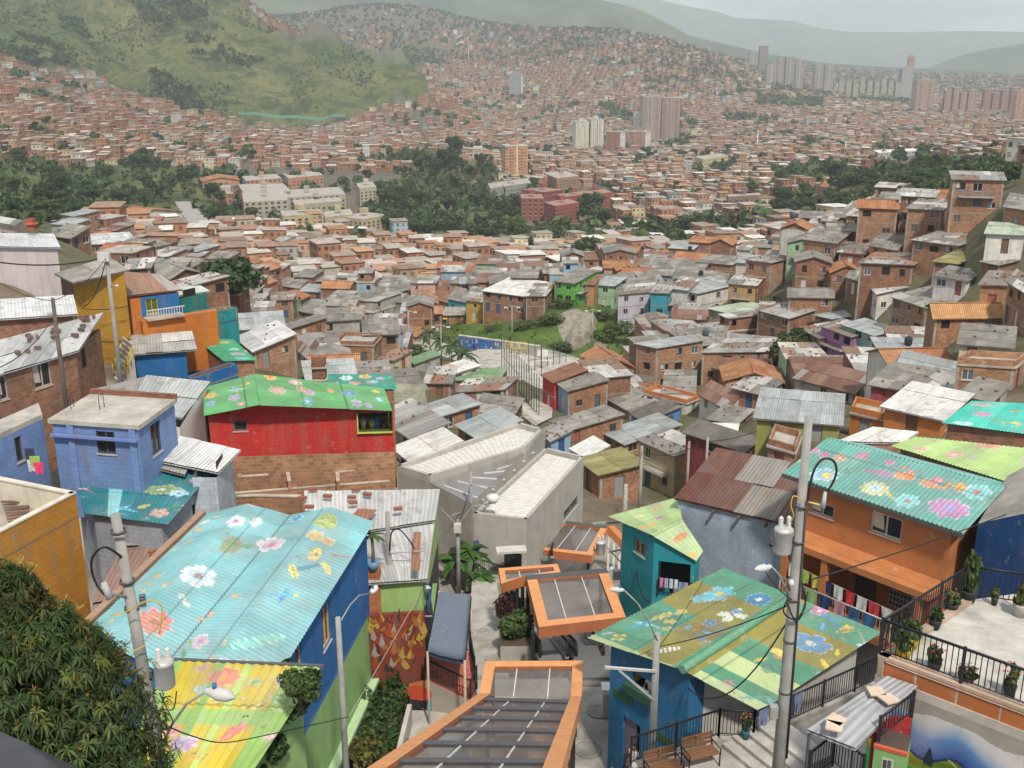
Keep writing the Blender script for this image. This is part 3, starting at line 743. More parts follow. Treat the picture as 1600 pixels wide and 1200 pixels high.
def far_city(dmin_fn):
 r=np.random.default_rng(11)
 out=[]
 for(d0,d1,cell,rowgap)in((150,900,7.2,9),(900,1900,7.6,13),(1900,4300,10.5,15)):
  th=.35
  xs=np.arange(-d1*.56,d1*.56,cell);ys=np.arange(d0*.8,d1,cell*1.12)
  I,J=np.meshgrid(np.arange(len(xs)),np.arange(len(ys)),indexing='ij')
  gx,gy=xs[I].ravel(),ys[J].ravel();I=I.ravel();J=J.ravel()
  a=.25*np.sin(gx/310+1)+.25*np.cos(gy/420)
  x=gx+60*np.sin(gy/330)+r.uniform(-1.2,1.2,len(gx));y=gy+50*np.sin(gx/290+2)+r.uniform(-1.2,1.2,len(gx))
  d=np.hypot(x,y);az=np.arctan2(x,y)
  keep=(np.abs(az)<.5)&(d>d0)&(d<=d1)&(I%(rowgap*2)!=0)&(J%rowgap!=0)
  x,y,d,a=x[keep],y[keep],d[keep],a[keep]
  z=TER.z(x,y);u,v=proj(x,y,z)
  k=d>dmin_fn(u)
  for pl in GREENS+EXTRA_GREEN+[FIELD]:k&=~ip_(u,v,pl)
  for cu,cv,ru,rv in FAR_CLEAR:k&=~((np.abs(u-cu)<ru)&(np.abs(v-cv)<rv))
  noise=np.sin(x*.013+y*.009)+np.sin(x*.031-y*.023+1)+np.sin(y*.041+2+x*.01)
  pr=np.where(noise<-1.75,.15,.95)
  hill2=(d>1900)&(u<1000)&(v<100-(u-700)*.1);pr=np.where(hill2,np.clip((v-30)/110,.05,.8)*.7,pr)
  pr=np.where((d>2300)&(u>1000),.3,pr)
  k&=r.random(len(x))<pr
  x,y,d,a,z=x[k],y[k],d[k],a[k],z[k];n=len(x)
  w=r.uniform(.72,1.12,n)*cell;dp=r.uniform(.72,1.15,n)*cell*1.1
  h=r.choice([2.7,5.2,7.6,10.2],n,p=[.34,.48,.16,.02]if d0<900 else[.25,.45,.24,.06])+r.uniform(-.4,.5,n)
  wc=WALLP[r.integers(0,len(WALLP),n)]*r.uniform(.85,1.13,(n,1));li=r.random(n)<.17
  wc[li]=WALLL[r.integers(0,len(WALLL),li.sum())]*r.uniform(.75,1.1,(li.sum(),1))
  rc=ROOFP[r.integers(0,len(ROOFP),n)]*r.uniform(.75,1.15,(n,1))
  a=a+r.normal(0,.12,n)+np.where(r.random(n)<.3,math.pi/2,0)
  me=boxes_mesh('distant_houses',x,y,z-3,z+h,w,dp,a,wc,rc,r.uniform(0,.6,n))
  o=bpy.data.objects.new('distant_houses',me);COL.objects.link(o)
  tag(o,None,None,None,'stuff');out.append(n)
 print('mass houses',out)
def st_(name,n_try,region,dr,hr,kind_pal,seed,per=26,dens=1.0,size=.34):
 r=np.random.default_rng(seed)
 x=r.uniform(-dr[1]*.55,dr[1]*.55,n_try);y=r.uniform(dr[0]*.75,dr[1],n_try)
 d=np.hypot(x,y);k=(d>dr[0])&(d<dr[1])&(np.abs(np.arctan2(x,y))<.52);x,y=x[k],y[k]
 z=TER.z(x,y);u,v=proj(x,y,z);k=region(u,v,x,y);x,y,z=x[k],y[k],z[k];n=len(x)
 h=r.uniform(*hr,n)
 m=n*per;o=np.repeat(np.arange(n),per)
 dirs=r.normal(size=(m,3));dirs/=np.linalg.norm(dirs,axis=1)[:,None]
 c=np.stack([x[o],y[o],z[o]+h[o]*.55],1)+dirs*(h[o]*.5*r.uniform(.5,1.05,m))[:,None]*np.array([1,1,.9])
 nr=dirs+r.normal(size=(m,3))*.5;nr/=np.linalg.norm(nr,axis=1)[:,None]
 t=np.cross(nr,r.normal(size=(m,3)));t/=np.linalg.norm(t,axis=1)[:,None];b=np.cross(nr,t)
 s=(h[o]*size*r.uniform(.5,1.2,m))[:,None]
 q=np.stack([c-t*s,c-b*s*.8,c+t*s,c+b*s*.8],1)
 pal=np.array(kind_pal);tone=r.uniform(.7,1.25,n)
 col=pal[r.integers(0,len(pal),m)]*tone[o][:,None]*r.uniform(.8,1.2,(m,1))
 me=qm_(name,q,col,'leaf');ob=bpy.data.objects.new(name,me);COL.objects.link(ob);ob['kind']='stuff'
 print(name,n)
def tower(label,u0,u1,vt,vb,d,wall,roof=(.5,.5,.5),side=None,stripes=0,stripe=(.6,.6,.6),floors=20,cat='tower',dep=None,ang=.0,cap=True,name='apartment_tower',group=None,balc=None):
 b=P((u0+u1)/2,vb,d=d);k=d/F
 w=(u1-u0)*k;h=(vb-vt)*k*1.0;dp=dep or w*.8
 rt=th_(name,label,cat,(b.x,b.y,b.z-18),group)
 ca,sa=math.cos(ang),math.sin(ang);ax=VC((ca,sa,0));ay=VC((-sa,ca,0));o=VC((b.x,b.y,b.z-18))-ax*w/2
 H=h+18;fh=h/floors
 m=MB()
 def fc(p,q,c):
  L=(q-p).length
  m.fa([p,q,q+VC((0,0,H)),p+VC((0,0,H))],'farwall',c,uv=[(0,-H),(L,-H),(L,.4),(0,.4)])
 c=[o,o+ax*w,o+ax*w+ay*dp,o+ay*dp]
 fc(c[0],c[1],wall);fc(c[1],c[2],side or wall);fc(c[2],c[3],wall);fc(c[3],c[0],side or wall)
 m.bd('wall',rt)
 r=MB();up=VC((0,0,H));e=.4
 r.ob(o-ax*e-ay*e+up,ax*(w+2*e),ay*(dp+2*e),(0,0,.8),'cement',roof)
 r.bd('roof',rt)
 if cap:
  r=MB();r.ob(o+ax*w*.3+ay*dp*.3+up+VC((0,0,.8)),ax*w*.35,ay*dp*.35,(0,0,fh*1.4),'cement',tuple(x*.9 for x in wall));r.bd('lift_housing',rt)
 for i in range(stripes):
  s=MB();sw=w*.07;x=w*(i+.5)/stripes if stripes>1 else w*.5
  s.ob(o+ax*(x-sw/2)-ay*.5,ax*sw,ay*.5,(0,0,H+.3),'plain',stripe);s.bd('stair_shaft',rt)
 if balc:
  for i in range(balc):
   s=MB();bw=w*.16;x=w*(i+.5)/balc
   for f in range(floors):
    z=18+fh*(f+.1)
    s.ob(o+ax*(x-bw/2)-ay*.9+VC((0,0,z)),ax*bw,ay*.9,(0,0,fh*.34),'plain',tuple(min(1,x_*1.25)for x_ in wall))
   s.ob(o+ax*(x-.15)-ay*.9,ax*.3,ay*.9,(0,0,H),'plain',wall)
   s.bd('balcony_stack',rt)
 return rt
def block(label,A,B,C,vb,storeys,wall,roofc=(.42,.39,.36),name='apartment_block',group=None,band=None,dens=.9,wmat='plaster',fr=(.5,.5,.5),d=None,roofk='flat',rpal=None):
 g_=TER.hit(B[0],vb,200);d=(g_.y/ray(*B)[1])*float(np.linalg.norm(ray(*B)))
 z=P(*B,d=d).z;h=z-g_.z;a,b,c=P(*A,z=z),P(*B,z=z),P(*C,z=z);dd=a+c-b
 pts=[a,b,c,dd];zb=z-h
 sh=h/storeys;rnd=random.Random(len(LABELS)*7)
 rt=th_(name,label,'apartment block',((a.x+c.x)/2,(a.y+c.y)/2,zb-6),group)
 def colfn(s,t):return wmat,wall
 w=MB();ops_all=[]
 for i in range(4):
  p,q=pts[i],pts[(i+1)%4];L=(VC((q.x-p.x,q.y-p.y,0))).length;ops=[]
  if i<2:
   n=max(1,int(L/3.0))
   for k in range(storeys):
    for j in range(n):
     if rnd.random()>dens:continue
     s=L*(j+.5)/n;ops.append((s-.75,s+.75,6+k*sh+.9,6+k*sh+2.1))
  fc_(w,p,q,zb-6,z,z,ops,colfn,.3);ops_all+=[(p,q,o)for o in ops]
 w.bd('wall',rt)
 if roofk=='flat':
  r=MB();r.pz([(p.x,p.y)for p in pts],z+.003,z+.7,'cement',wall,'cement',roofc);r.bd('roof',rt)
  s=MB();m_=(a+c)/2;s.cb((m_.x,m_.y,z+.7+1.2),3,3,2.4,wmat,wall,math.atan2(b.y-a.y,b.x-a.x));s.bd('stair_head',rt)
 else:
  r=MB();e=VC((0,0,2.0));m1=(a+dd)/2+e;m2=(b+c)/2+e
  rs_(r,a,b,m2,m1,'tile',rpal or TILE,.6,rnd,3,4);rs_(r,c,dd,m1,m2,'tile',rpal or TILE,.6,rnd,3,4)
  for p,q in((b,c),(dd,a)):r.fa([p,q,(p+q)/2+e],wmat,wall)
  r.bd('roof',rt)
 for p,q,o in ops_all[:96]:
  op_(rt,p,q,zb-6,o,'window',fr,(.03,.033,.037),.3)
 if band:
  L=VC((b.x-a.x,b.y-a.y,0));dn=L.normalized();n_=VC((dn.y,-dn.x,0))
  for f in(.3,.72):
   s=MB();s.ob(VC((a.x,a.y,zb-6))+L*f+n_*.5-dn*.9,dn*1.8,-n_*.5,(0,0,h+7),'plaster',band);s.bd('stair_tower',rt)
 return rt
def far_things():
 T=tower
 cream=(.62,.60,.50);white=(.78,.77,.74);bri=(.36,.19,.13);org=(.52,.30,.18)
 T('cream tower with stepped top, first of the pale pair beside the tall brown tower',899,920,193,238,1250,cream,side=white,balc=2,floors=14,ang=.25)
 T('cream tower with brown edge strip, second of the pale pair',922,943,190,237,1260,cream,side=(.45,.42,.33),balc=2,floors=14,ang=.25,stripes=1,stripe=(.35,.30,.22))
 T('low brick tower with blank white end wall beside the cream pair',945,969,208,243,1220,bri,side=white,balc=2,floors=10,ang=-.5)
 T('brick and white tower standing in front of the tall brown tower',982,1008,208,241,1240,(.45,.27,.2),side=white,balc=2,floors=10,ang=-.5)
 T('slim white tower slab next to the tall brown tower',989,1002,178,210,1380,white,floors=14,ang=-.3,cap=False)
 T('tall brown brick tower with pale edge strip, twin nearer the slim white slab',1003,1030,156,226,1350,(.40,.31,.27),side=(.52,.48,.44),stripes=1,stripe=(.5,.5,.5),floors=24,ang=.1,balc=3)
 T('tall brown brick tower, twin farther from the slim white slab',1033,1060,158,226,1370,(.38,.285,.245),side=(.44,.36,.31),stripes=1,stripe=(.42,.40,.38),floors=24,ang=.1,balc=3)
 T('orange brick tower with white window bands above the big dark trees',790,825,231,279,830,org,side=(.62,.42,.28),balc=2,floors=11,ang=.25,stripes=1,stripe=(.66,.56,.44))
 T('grey glass office building with white fin on the hillside',796,814,117,131,2000,(.30,.33,.34),side=white,floors=5,ang=-.2,name='office_building',cat='office')
 T('dark far tower alone on the hazy ridge',1186,1198,76,112,2900,(.25,.22,.21),floors=24,cap=False)
 for i,(a,b,t,bb,dd,lb)in enumerate(((1088,1098,72,95,3200,'pale tower highest up the hazy slope'),(1101,1110,70,96,3200,'pale tower beside the highest one on the hazy slope'),(1170,1182,78,112,3000,'pale grey tower next to the dark far tower'),(1198,1212,97,123,2500,'first grey tower of the row under the dark far tower'),(1214,1224,88,124,2550,'second and slimmer grey tower of the row under the dark far tower'),(1227,1240,84,124,2550,'third and tallest grey tower of the row under the dark far tower'),(1243,1254,90,125,2500,'last grey tower of the row under the dark far tower'),(1273,1286,98,126,2550,'blue grey tower standing off from the row of grey towers'),(1289,1301,99,128,2500,'grey tower with white edge near the pale green terraces'))):
  t+=(bb-t)*.22;T(lb,a,b,t,bb,dd,(.33,.29,.27),side=(.42,.39,.37),floors=18,cap=i%2==0,stripes=1,stripe=(.5,.49,.48))
 T('red brick far tower rising over the flat skyline',1420,1428,91,106,3600,(.42,.18,.13),floors=10)
 T('grey pink tower before the white terraces, beside the long red slabs',1430,1455,132,176,1900,(.40,.29,.24),side=(.5,.40,.34),balc=2,floors=18)
 T('pale grey tower behind the grey pink tower',1408,1424,112,140,2600,(.38,.36,.36),floors=14)
 for i,(a,b)in enumerate(((1475,1486),(1488,1499),(1500,1511),(1512,1523))):
  T(['first','second','third','fourth'][i]+' red brown slab of the nearer row of slabs beyond the valley trees',a,b,(146,142,149,145)[i],173,1900,(.36,.24,.205),side=(.40,.28,.24),stripes=1,stripe=(.5,.36,.3),floors=14)
 for i,(a,b)in enumerate(((1536,1548),(1550,1562),(1564,1576),(1578,1590))):
  T(['first','second','third','last'][i]+' dark red slab of the farther row of slabs',a,b,(145,150,146,143)[i],175,1950,(.33,.20,.18),side=(.37,.25,.22),stripes=1,stripe=(.42,.27,.23),floors=14)
 T('pink brick tower in front of the dark red slabs at the edge of the valley',1585,1602,150,192,1600,(.50,.30,.24),side=(.55,.38,.3),balc=2,floors=16)
 for i in range(9):
  u=1312+i*11;T('small pale house of the white stepped terraces under the grey towers',u,u+7,124+(i%3)*3,131+(i%3)*3,2300,(.36,.37,.31),(.32,.31,.28),floors=3,cap=False,name='terrace_house',cat='house',group='pale stepped terraces')
 B=block
 bei=(.40,.35,.27);yel=(.45,.38,.22);red=(.30,.085,.07);obr=(.47,.25,.15)
 g='beige apartment blocks beside the tree belt'
 B('grey beige block with dark red stair towers nearest the orange blocks',(372,290),(380,302),(455,300),328,4,bei,band=(.25,.09,.07),d=520,group=g)
 B('long grey beige block in the middle row with dark red stair towers',(420,300),(424,312),(540,305),338,4,bei,band=(.25,.09,.07),d=500,group=g)
 B('grey beige front block with rooftop stair heads',(378,303),(381,318),(450,314),346,4,(.43,.38,.3),band=(.25,.09,.07),d=470,group=g)
 B('short grey beige block behind the yellow beige blocks',(455,310),(460,322),(535,316),345,4,bei,d=460,group=g)
 g='yellow beige apartment blocks'
 B('yellow beige block at the street end beside the trees',(438,332),(442,340),(505,336),366,5,yel,d=400,group=g)
 B('yellow beige block in the middle with grey stair tower',(505,333),(508,342),(552,337),368,5,yel,band=(.3,.28,.25),d=395,group=g)
 B('wide yellow beige block nearest the green bank',(530,340),(566,345),(608,338),371,5,(.47,.40,.25),d=385,group=g)
 B('tall narrow cream block with balconies beside the eucalyptus trees',(556,288),(562,296),(588,293),326,6,(.5,.45,.34),d=470,group=g)
 g='orange brick terraces with striped ends'
 B('orange brick terrace row nearest the big dark trees',(312,278),(316,284),(374,281),298,3,obr,d=600,roofk='g',group=g)
 B('orange brick terrace row with pale roof and blue end',(378,277),(384,284),(440,280),300,3,obr,d=590,band=(.12,.2,.36),group=g)
 B('orange brick terrace row with blue end closest to the valley floor',(442,272),(450,280),(505,275),294,3,obr,d=590,band=(.12,.2,.36),group=g)
 g='dark red apartment blocks above the sports field'
 B('dark red front block at the corner of the green bank',(812,305),(815,312),(850,312),346,5,red,(.36,.22,.18),d=395,group=g,fr=(.6,.55,.5))
 B('wide dark red block in the middle of the group',(850,318),(868,324),(905,318),353,5,red,(.36,.22,.18),d=385,group=g,fr=(.6,.55,.5))
 B('long dark red block at the back of the group',(815,298),(850,302),(880,298),335,5,(.27,.08,.07),(.34,.22,.18),d=430,group=g,fr=(.6,.55,.5))
 B('dark red block behind the dark round tree',(868,306),(880,310),(925,304),338,5,(.28,.085,.07),(.36,.22,.18),d=420,group=g,fr=(.6,.55,.5))
 B('low dark red block farthest along the row',(905,302),(918,307),(957,302),330,4,red,(.36,.22,.18),d=430,group=g,fr=(.6,.55,.5))
 B('long concrete deck building with open dark storeys beside the red blocks',(762,288),(766,296),(830,287),318,2,(.30,.30,.28),d=470,name='school_building')
 B('dusty brown block of five storeys standing over the low houses',(1136,306),(1138,309),(1189,306),336,5,(.30,.19,.15),d=420,dens=.95,wmat='brick')
 B('yellow church hall with pale walls among the far roofs',(1086,246),(1098,250),(1138,244),266,3,(.60,.52,.28),d=850,name='church')
 B('long terracotta roofed school with white arcade beside the grey road',(166,336),(196,341),(284,330),358,2,(.60,.60,.55),d=400,roofk='g',name='school_building',fr=(.1,.1,.1))
 B('white roofed warehouse with grey sides at the far edge of the valley trees',(1364,236),(1372,240),(1450,236),250,2,(.5,.5,.48),(.78,.78,.76),d=900,name='warehouse')
 B('small salmon house with white gable among the valley trees',(1281,290),(1298,294),(1318,290),306,2,(.5,.25,.2),d=420,roofk='g',name='gabled_house')
 B('white walled house with flat roof beside the red blocks',(1006,281),(1030,284),(1050,278),294,2,(.74,.73,.70),d=560,name='town_house')
 B('pale orange brick hall among the roofs behind the red blocks',(850,272),(870,280),(905,276),297,4,(.46,.28,.17),d=640,wmat='brick',name='brick_hall')
 for u,vt,vb,dd,lb in((1183,205,228,1200,'thin white mast over the far roofs'),(1320,222,245,950,'thin white pylon beside the warehouse'),(732,60,90,2500,'cable car pylon on the far hillside'),(538,0,0,0,None)):
  if not lb:continue
  b=P(u,vb,d=dd);hh=(vb-vt)*dd/F;m=MB();m.tu([(b.x,b.y,b.z-18),(b.x,b.y,b.z+hh)],[.9,.35],'plain',(.7,.7,.7),6)
  m.ob((b.x-2.2,b.y-.3,b.z+hh*.93),(4.4,0,0),(0,.6,0),(0,0,.5),'plain',(.65,.65,.65))
  o=m.bd('mast',loc=(b.x,b.y,b.z));tag(o,lb,'mast')
 pts=[TER.hit(u,v,800)for u,v in((372,178),(400,178),(430,183),(465,183),(500,187),(520,181),(540,181),(545,192))]
 m=MB()
 for p,q in zip(pts[:-1],pts[1:]):m.ob(p-VC((0,0,1)),q-p,(0,.4,0),(0,0,3.0),'cloth',(.15,.36,.27))
 o=m.bd('construction_fence',loc=pts[0]);tag(o,'bright green construction fence along the foot of the bare hill','fence')
 m=MB()
 ctr=[(283,316),(290,328),(298,340),(312,362)];wd=[5,6,7,8]
 ps=[TER.hit(u,v,150)+VC((0,0,.5))for u,v in ctr]
 for i in range(3):
  m.fa([ps[i]+VC((-wd[i],0,0)),ps[i+1]+VC((-wd[i+1],0,0)),ps[i+1]+VC((wd[i+1],0,0)),ps[i]+VC((wd[i],0,0))],'cement',(.36,.35,.34))
 o=m.bd('road',loc=ps[0]);o['kind']='structure'
ZON={'M':(533,330,3.0),'L':(0,330,3.0),'R':(1066,330,2.996),'N':(900,560,4.0),'U':(0,0,1.0)}
def zp(z,p):o=ZON[z];return(o[0]+p[0]/o[2],o[1]+p[1]/o[2])
BR=[(.38,.20,.12),(.33,.17,.105),(.41,.225,.14),(.43,.24,.145),(.30,.155,.10)]
WK={'br':('brick',BR[0]),'br1':('brick',BR[1]),'br2':('brick',BR[2]),'bro':('brick',BR[3]),'brd':('brick',BR[4]),'brn':('brick',(.20,.11,.075)),'white':('paint',(.72,.71,.68)),'cream':('paint',(.58,.50,.36)),'beige':('paint',(.52,.41,.25)),'turq':('paint',(.03,.32,.44)),'yel':('paint',(.55,.36,.06)),'green':('paint',(.10,.50,.05)),'mint':('paint',(.34,.58,.36)),'teal':('paint',(.05,.24,.24)),'lilac':('paint',(.55,.52,.60)),'purple':('paint',(.45,.20,.45)),'mintb':('paint',(.30,.58,.48)),'red':('paint',(.48,.035,.03)),'blue':('paint',(.10,.28,.55)),'sky':('paint',(.30,.45,.62)),'olive':('paint',(.30,.32,.10)),'orange':('paint',(.55,.20,.05)),'maroon':('paint',(.22,.03,.04)),'pinkd':('paint',(.36,.08,.10)),'grey':('cement',(.38,.37,.34)),'pink':('paint',(.62,.40,.36)),'ochre':('paint',(.48,.24,.10))}
RK={'tin':dict(k='mono',mat='tin',pal=TIN,stones=7),'tinbr':dict(k='mono',mat='tin',pal=TINBR,stones=4),'tinbl':dict(k='mono',mat='tin',pal=TINBL,rise=.5),'asb':dict(k='mono',mat='cement',pal=ASB,stones=4),'asbx':dict(k='gx',mat='cement',pal=ASB,rise=.9),'asby':dict(k='gy',mat='cement',pal=ASB,rise=.9),'rust':dict(k='mono',mat='tin',pal=RUST,rise=.9),'tile':dict(k='gx',mat='tile',pal=TILE,rise=1.1),'tiley':dict(k='gy',mat='tile',pal=TILE,rise=1.2),'tilem':dict(k='mono',mat='tile',pal=[(.30,.17,.11),(.27,.14,.09)],rise=.8),'flat':dict(k='flat',rebar=True),'par':dict(k='flat',parapet=.55),'white':dict(k='mono',mat='tin',pal=[(.74,.74,.73),(.70,.70,.69)],rise=.5,sw=1.1),'messy':dict(k='mono',mat='tin',pal=TIN[:5]+ASB+[(.50,.48,.44),(.58,.56,.53),(.30,.17,.11),(.34,.22,.16)],stones=14,rise=.5),'greenr':dict(k='mono',mat='tin',pal=[(.20,.33,.17),(.24,.38,.21)],rise=.6),'dgreen':dict(k='mono',mat='tin',pal=[(.06,.10,.06),(.08,.12,.07)],rise=.7),'pgreen':dict(k='mono',mat='tin',pal=[(.42,.50,.40),(.46,.55,.44)],rise=.6),'oliver':dict(k='mono',mat='cement',pal=[(.27,.25,.11),(.30,.28,.13),(.24,.22,.10)],rise=.6),'greyol':dict(k='mono',mat='cement',pal=[(.24,.25,.18),(.27,.27,.2)],rise=.5),'dark':dict(k='mono',mat='cement',pal=[(.13,.12,.11),(.16,.15,.14)]),'orange':dict(k='gx',mat='tile',pal=[(.52,.29,.13),(.48,.26,.12)],rise=1.0),'redr':dict(k='gx',mat='tile',pal=[(.45,.12,.07)],rise=.8),'swirl':dict(k='mono',mat='tin',pal=[(.70,.69,.66),(.68,.66,.62),(.60,.33,.24),(.72,.71,.68)],rise=.4)}
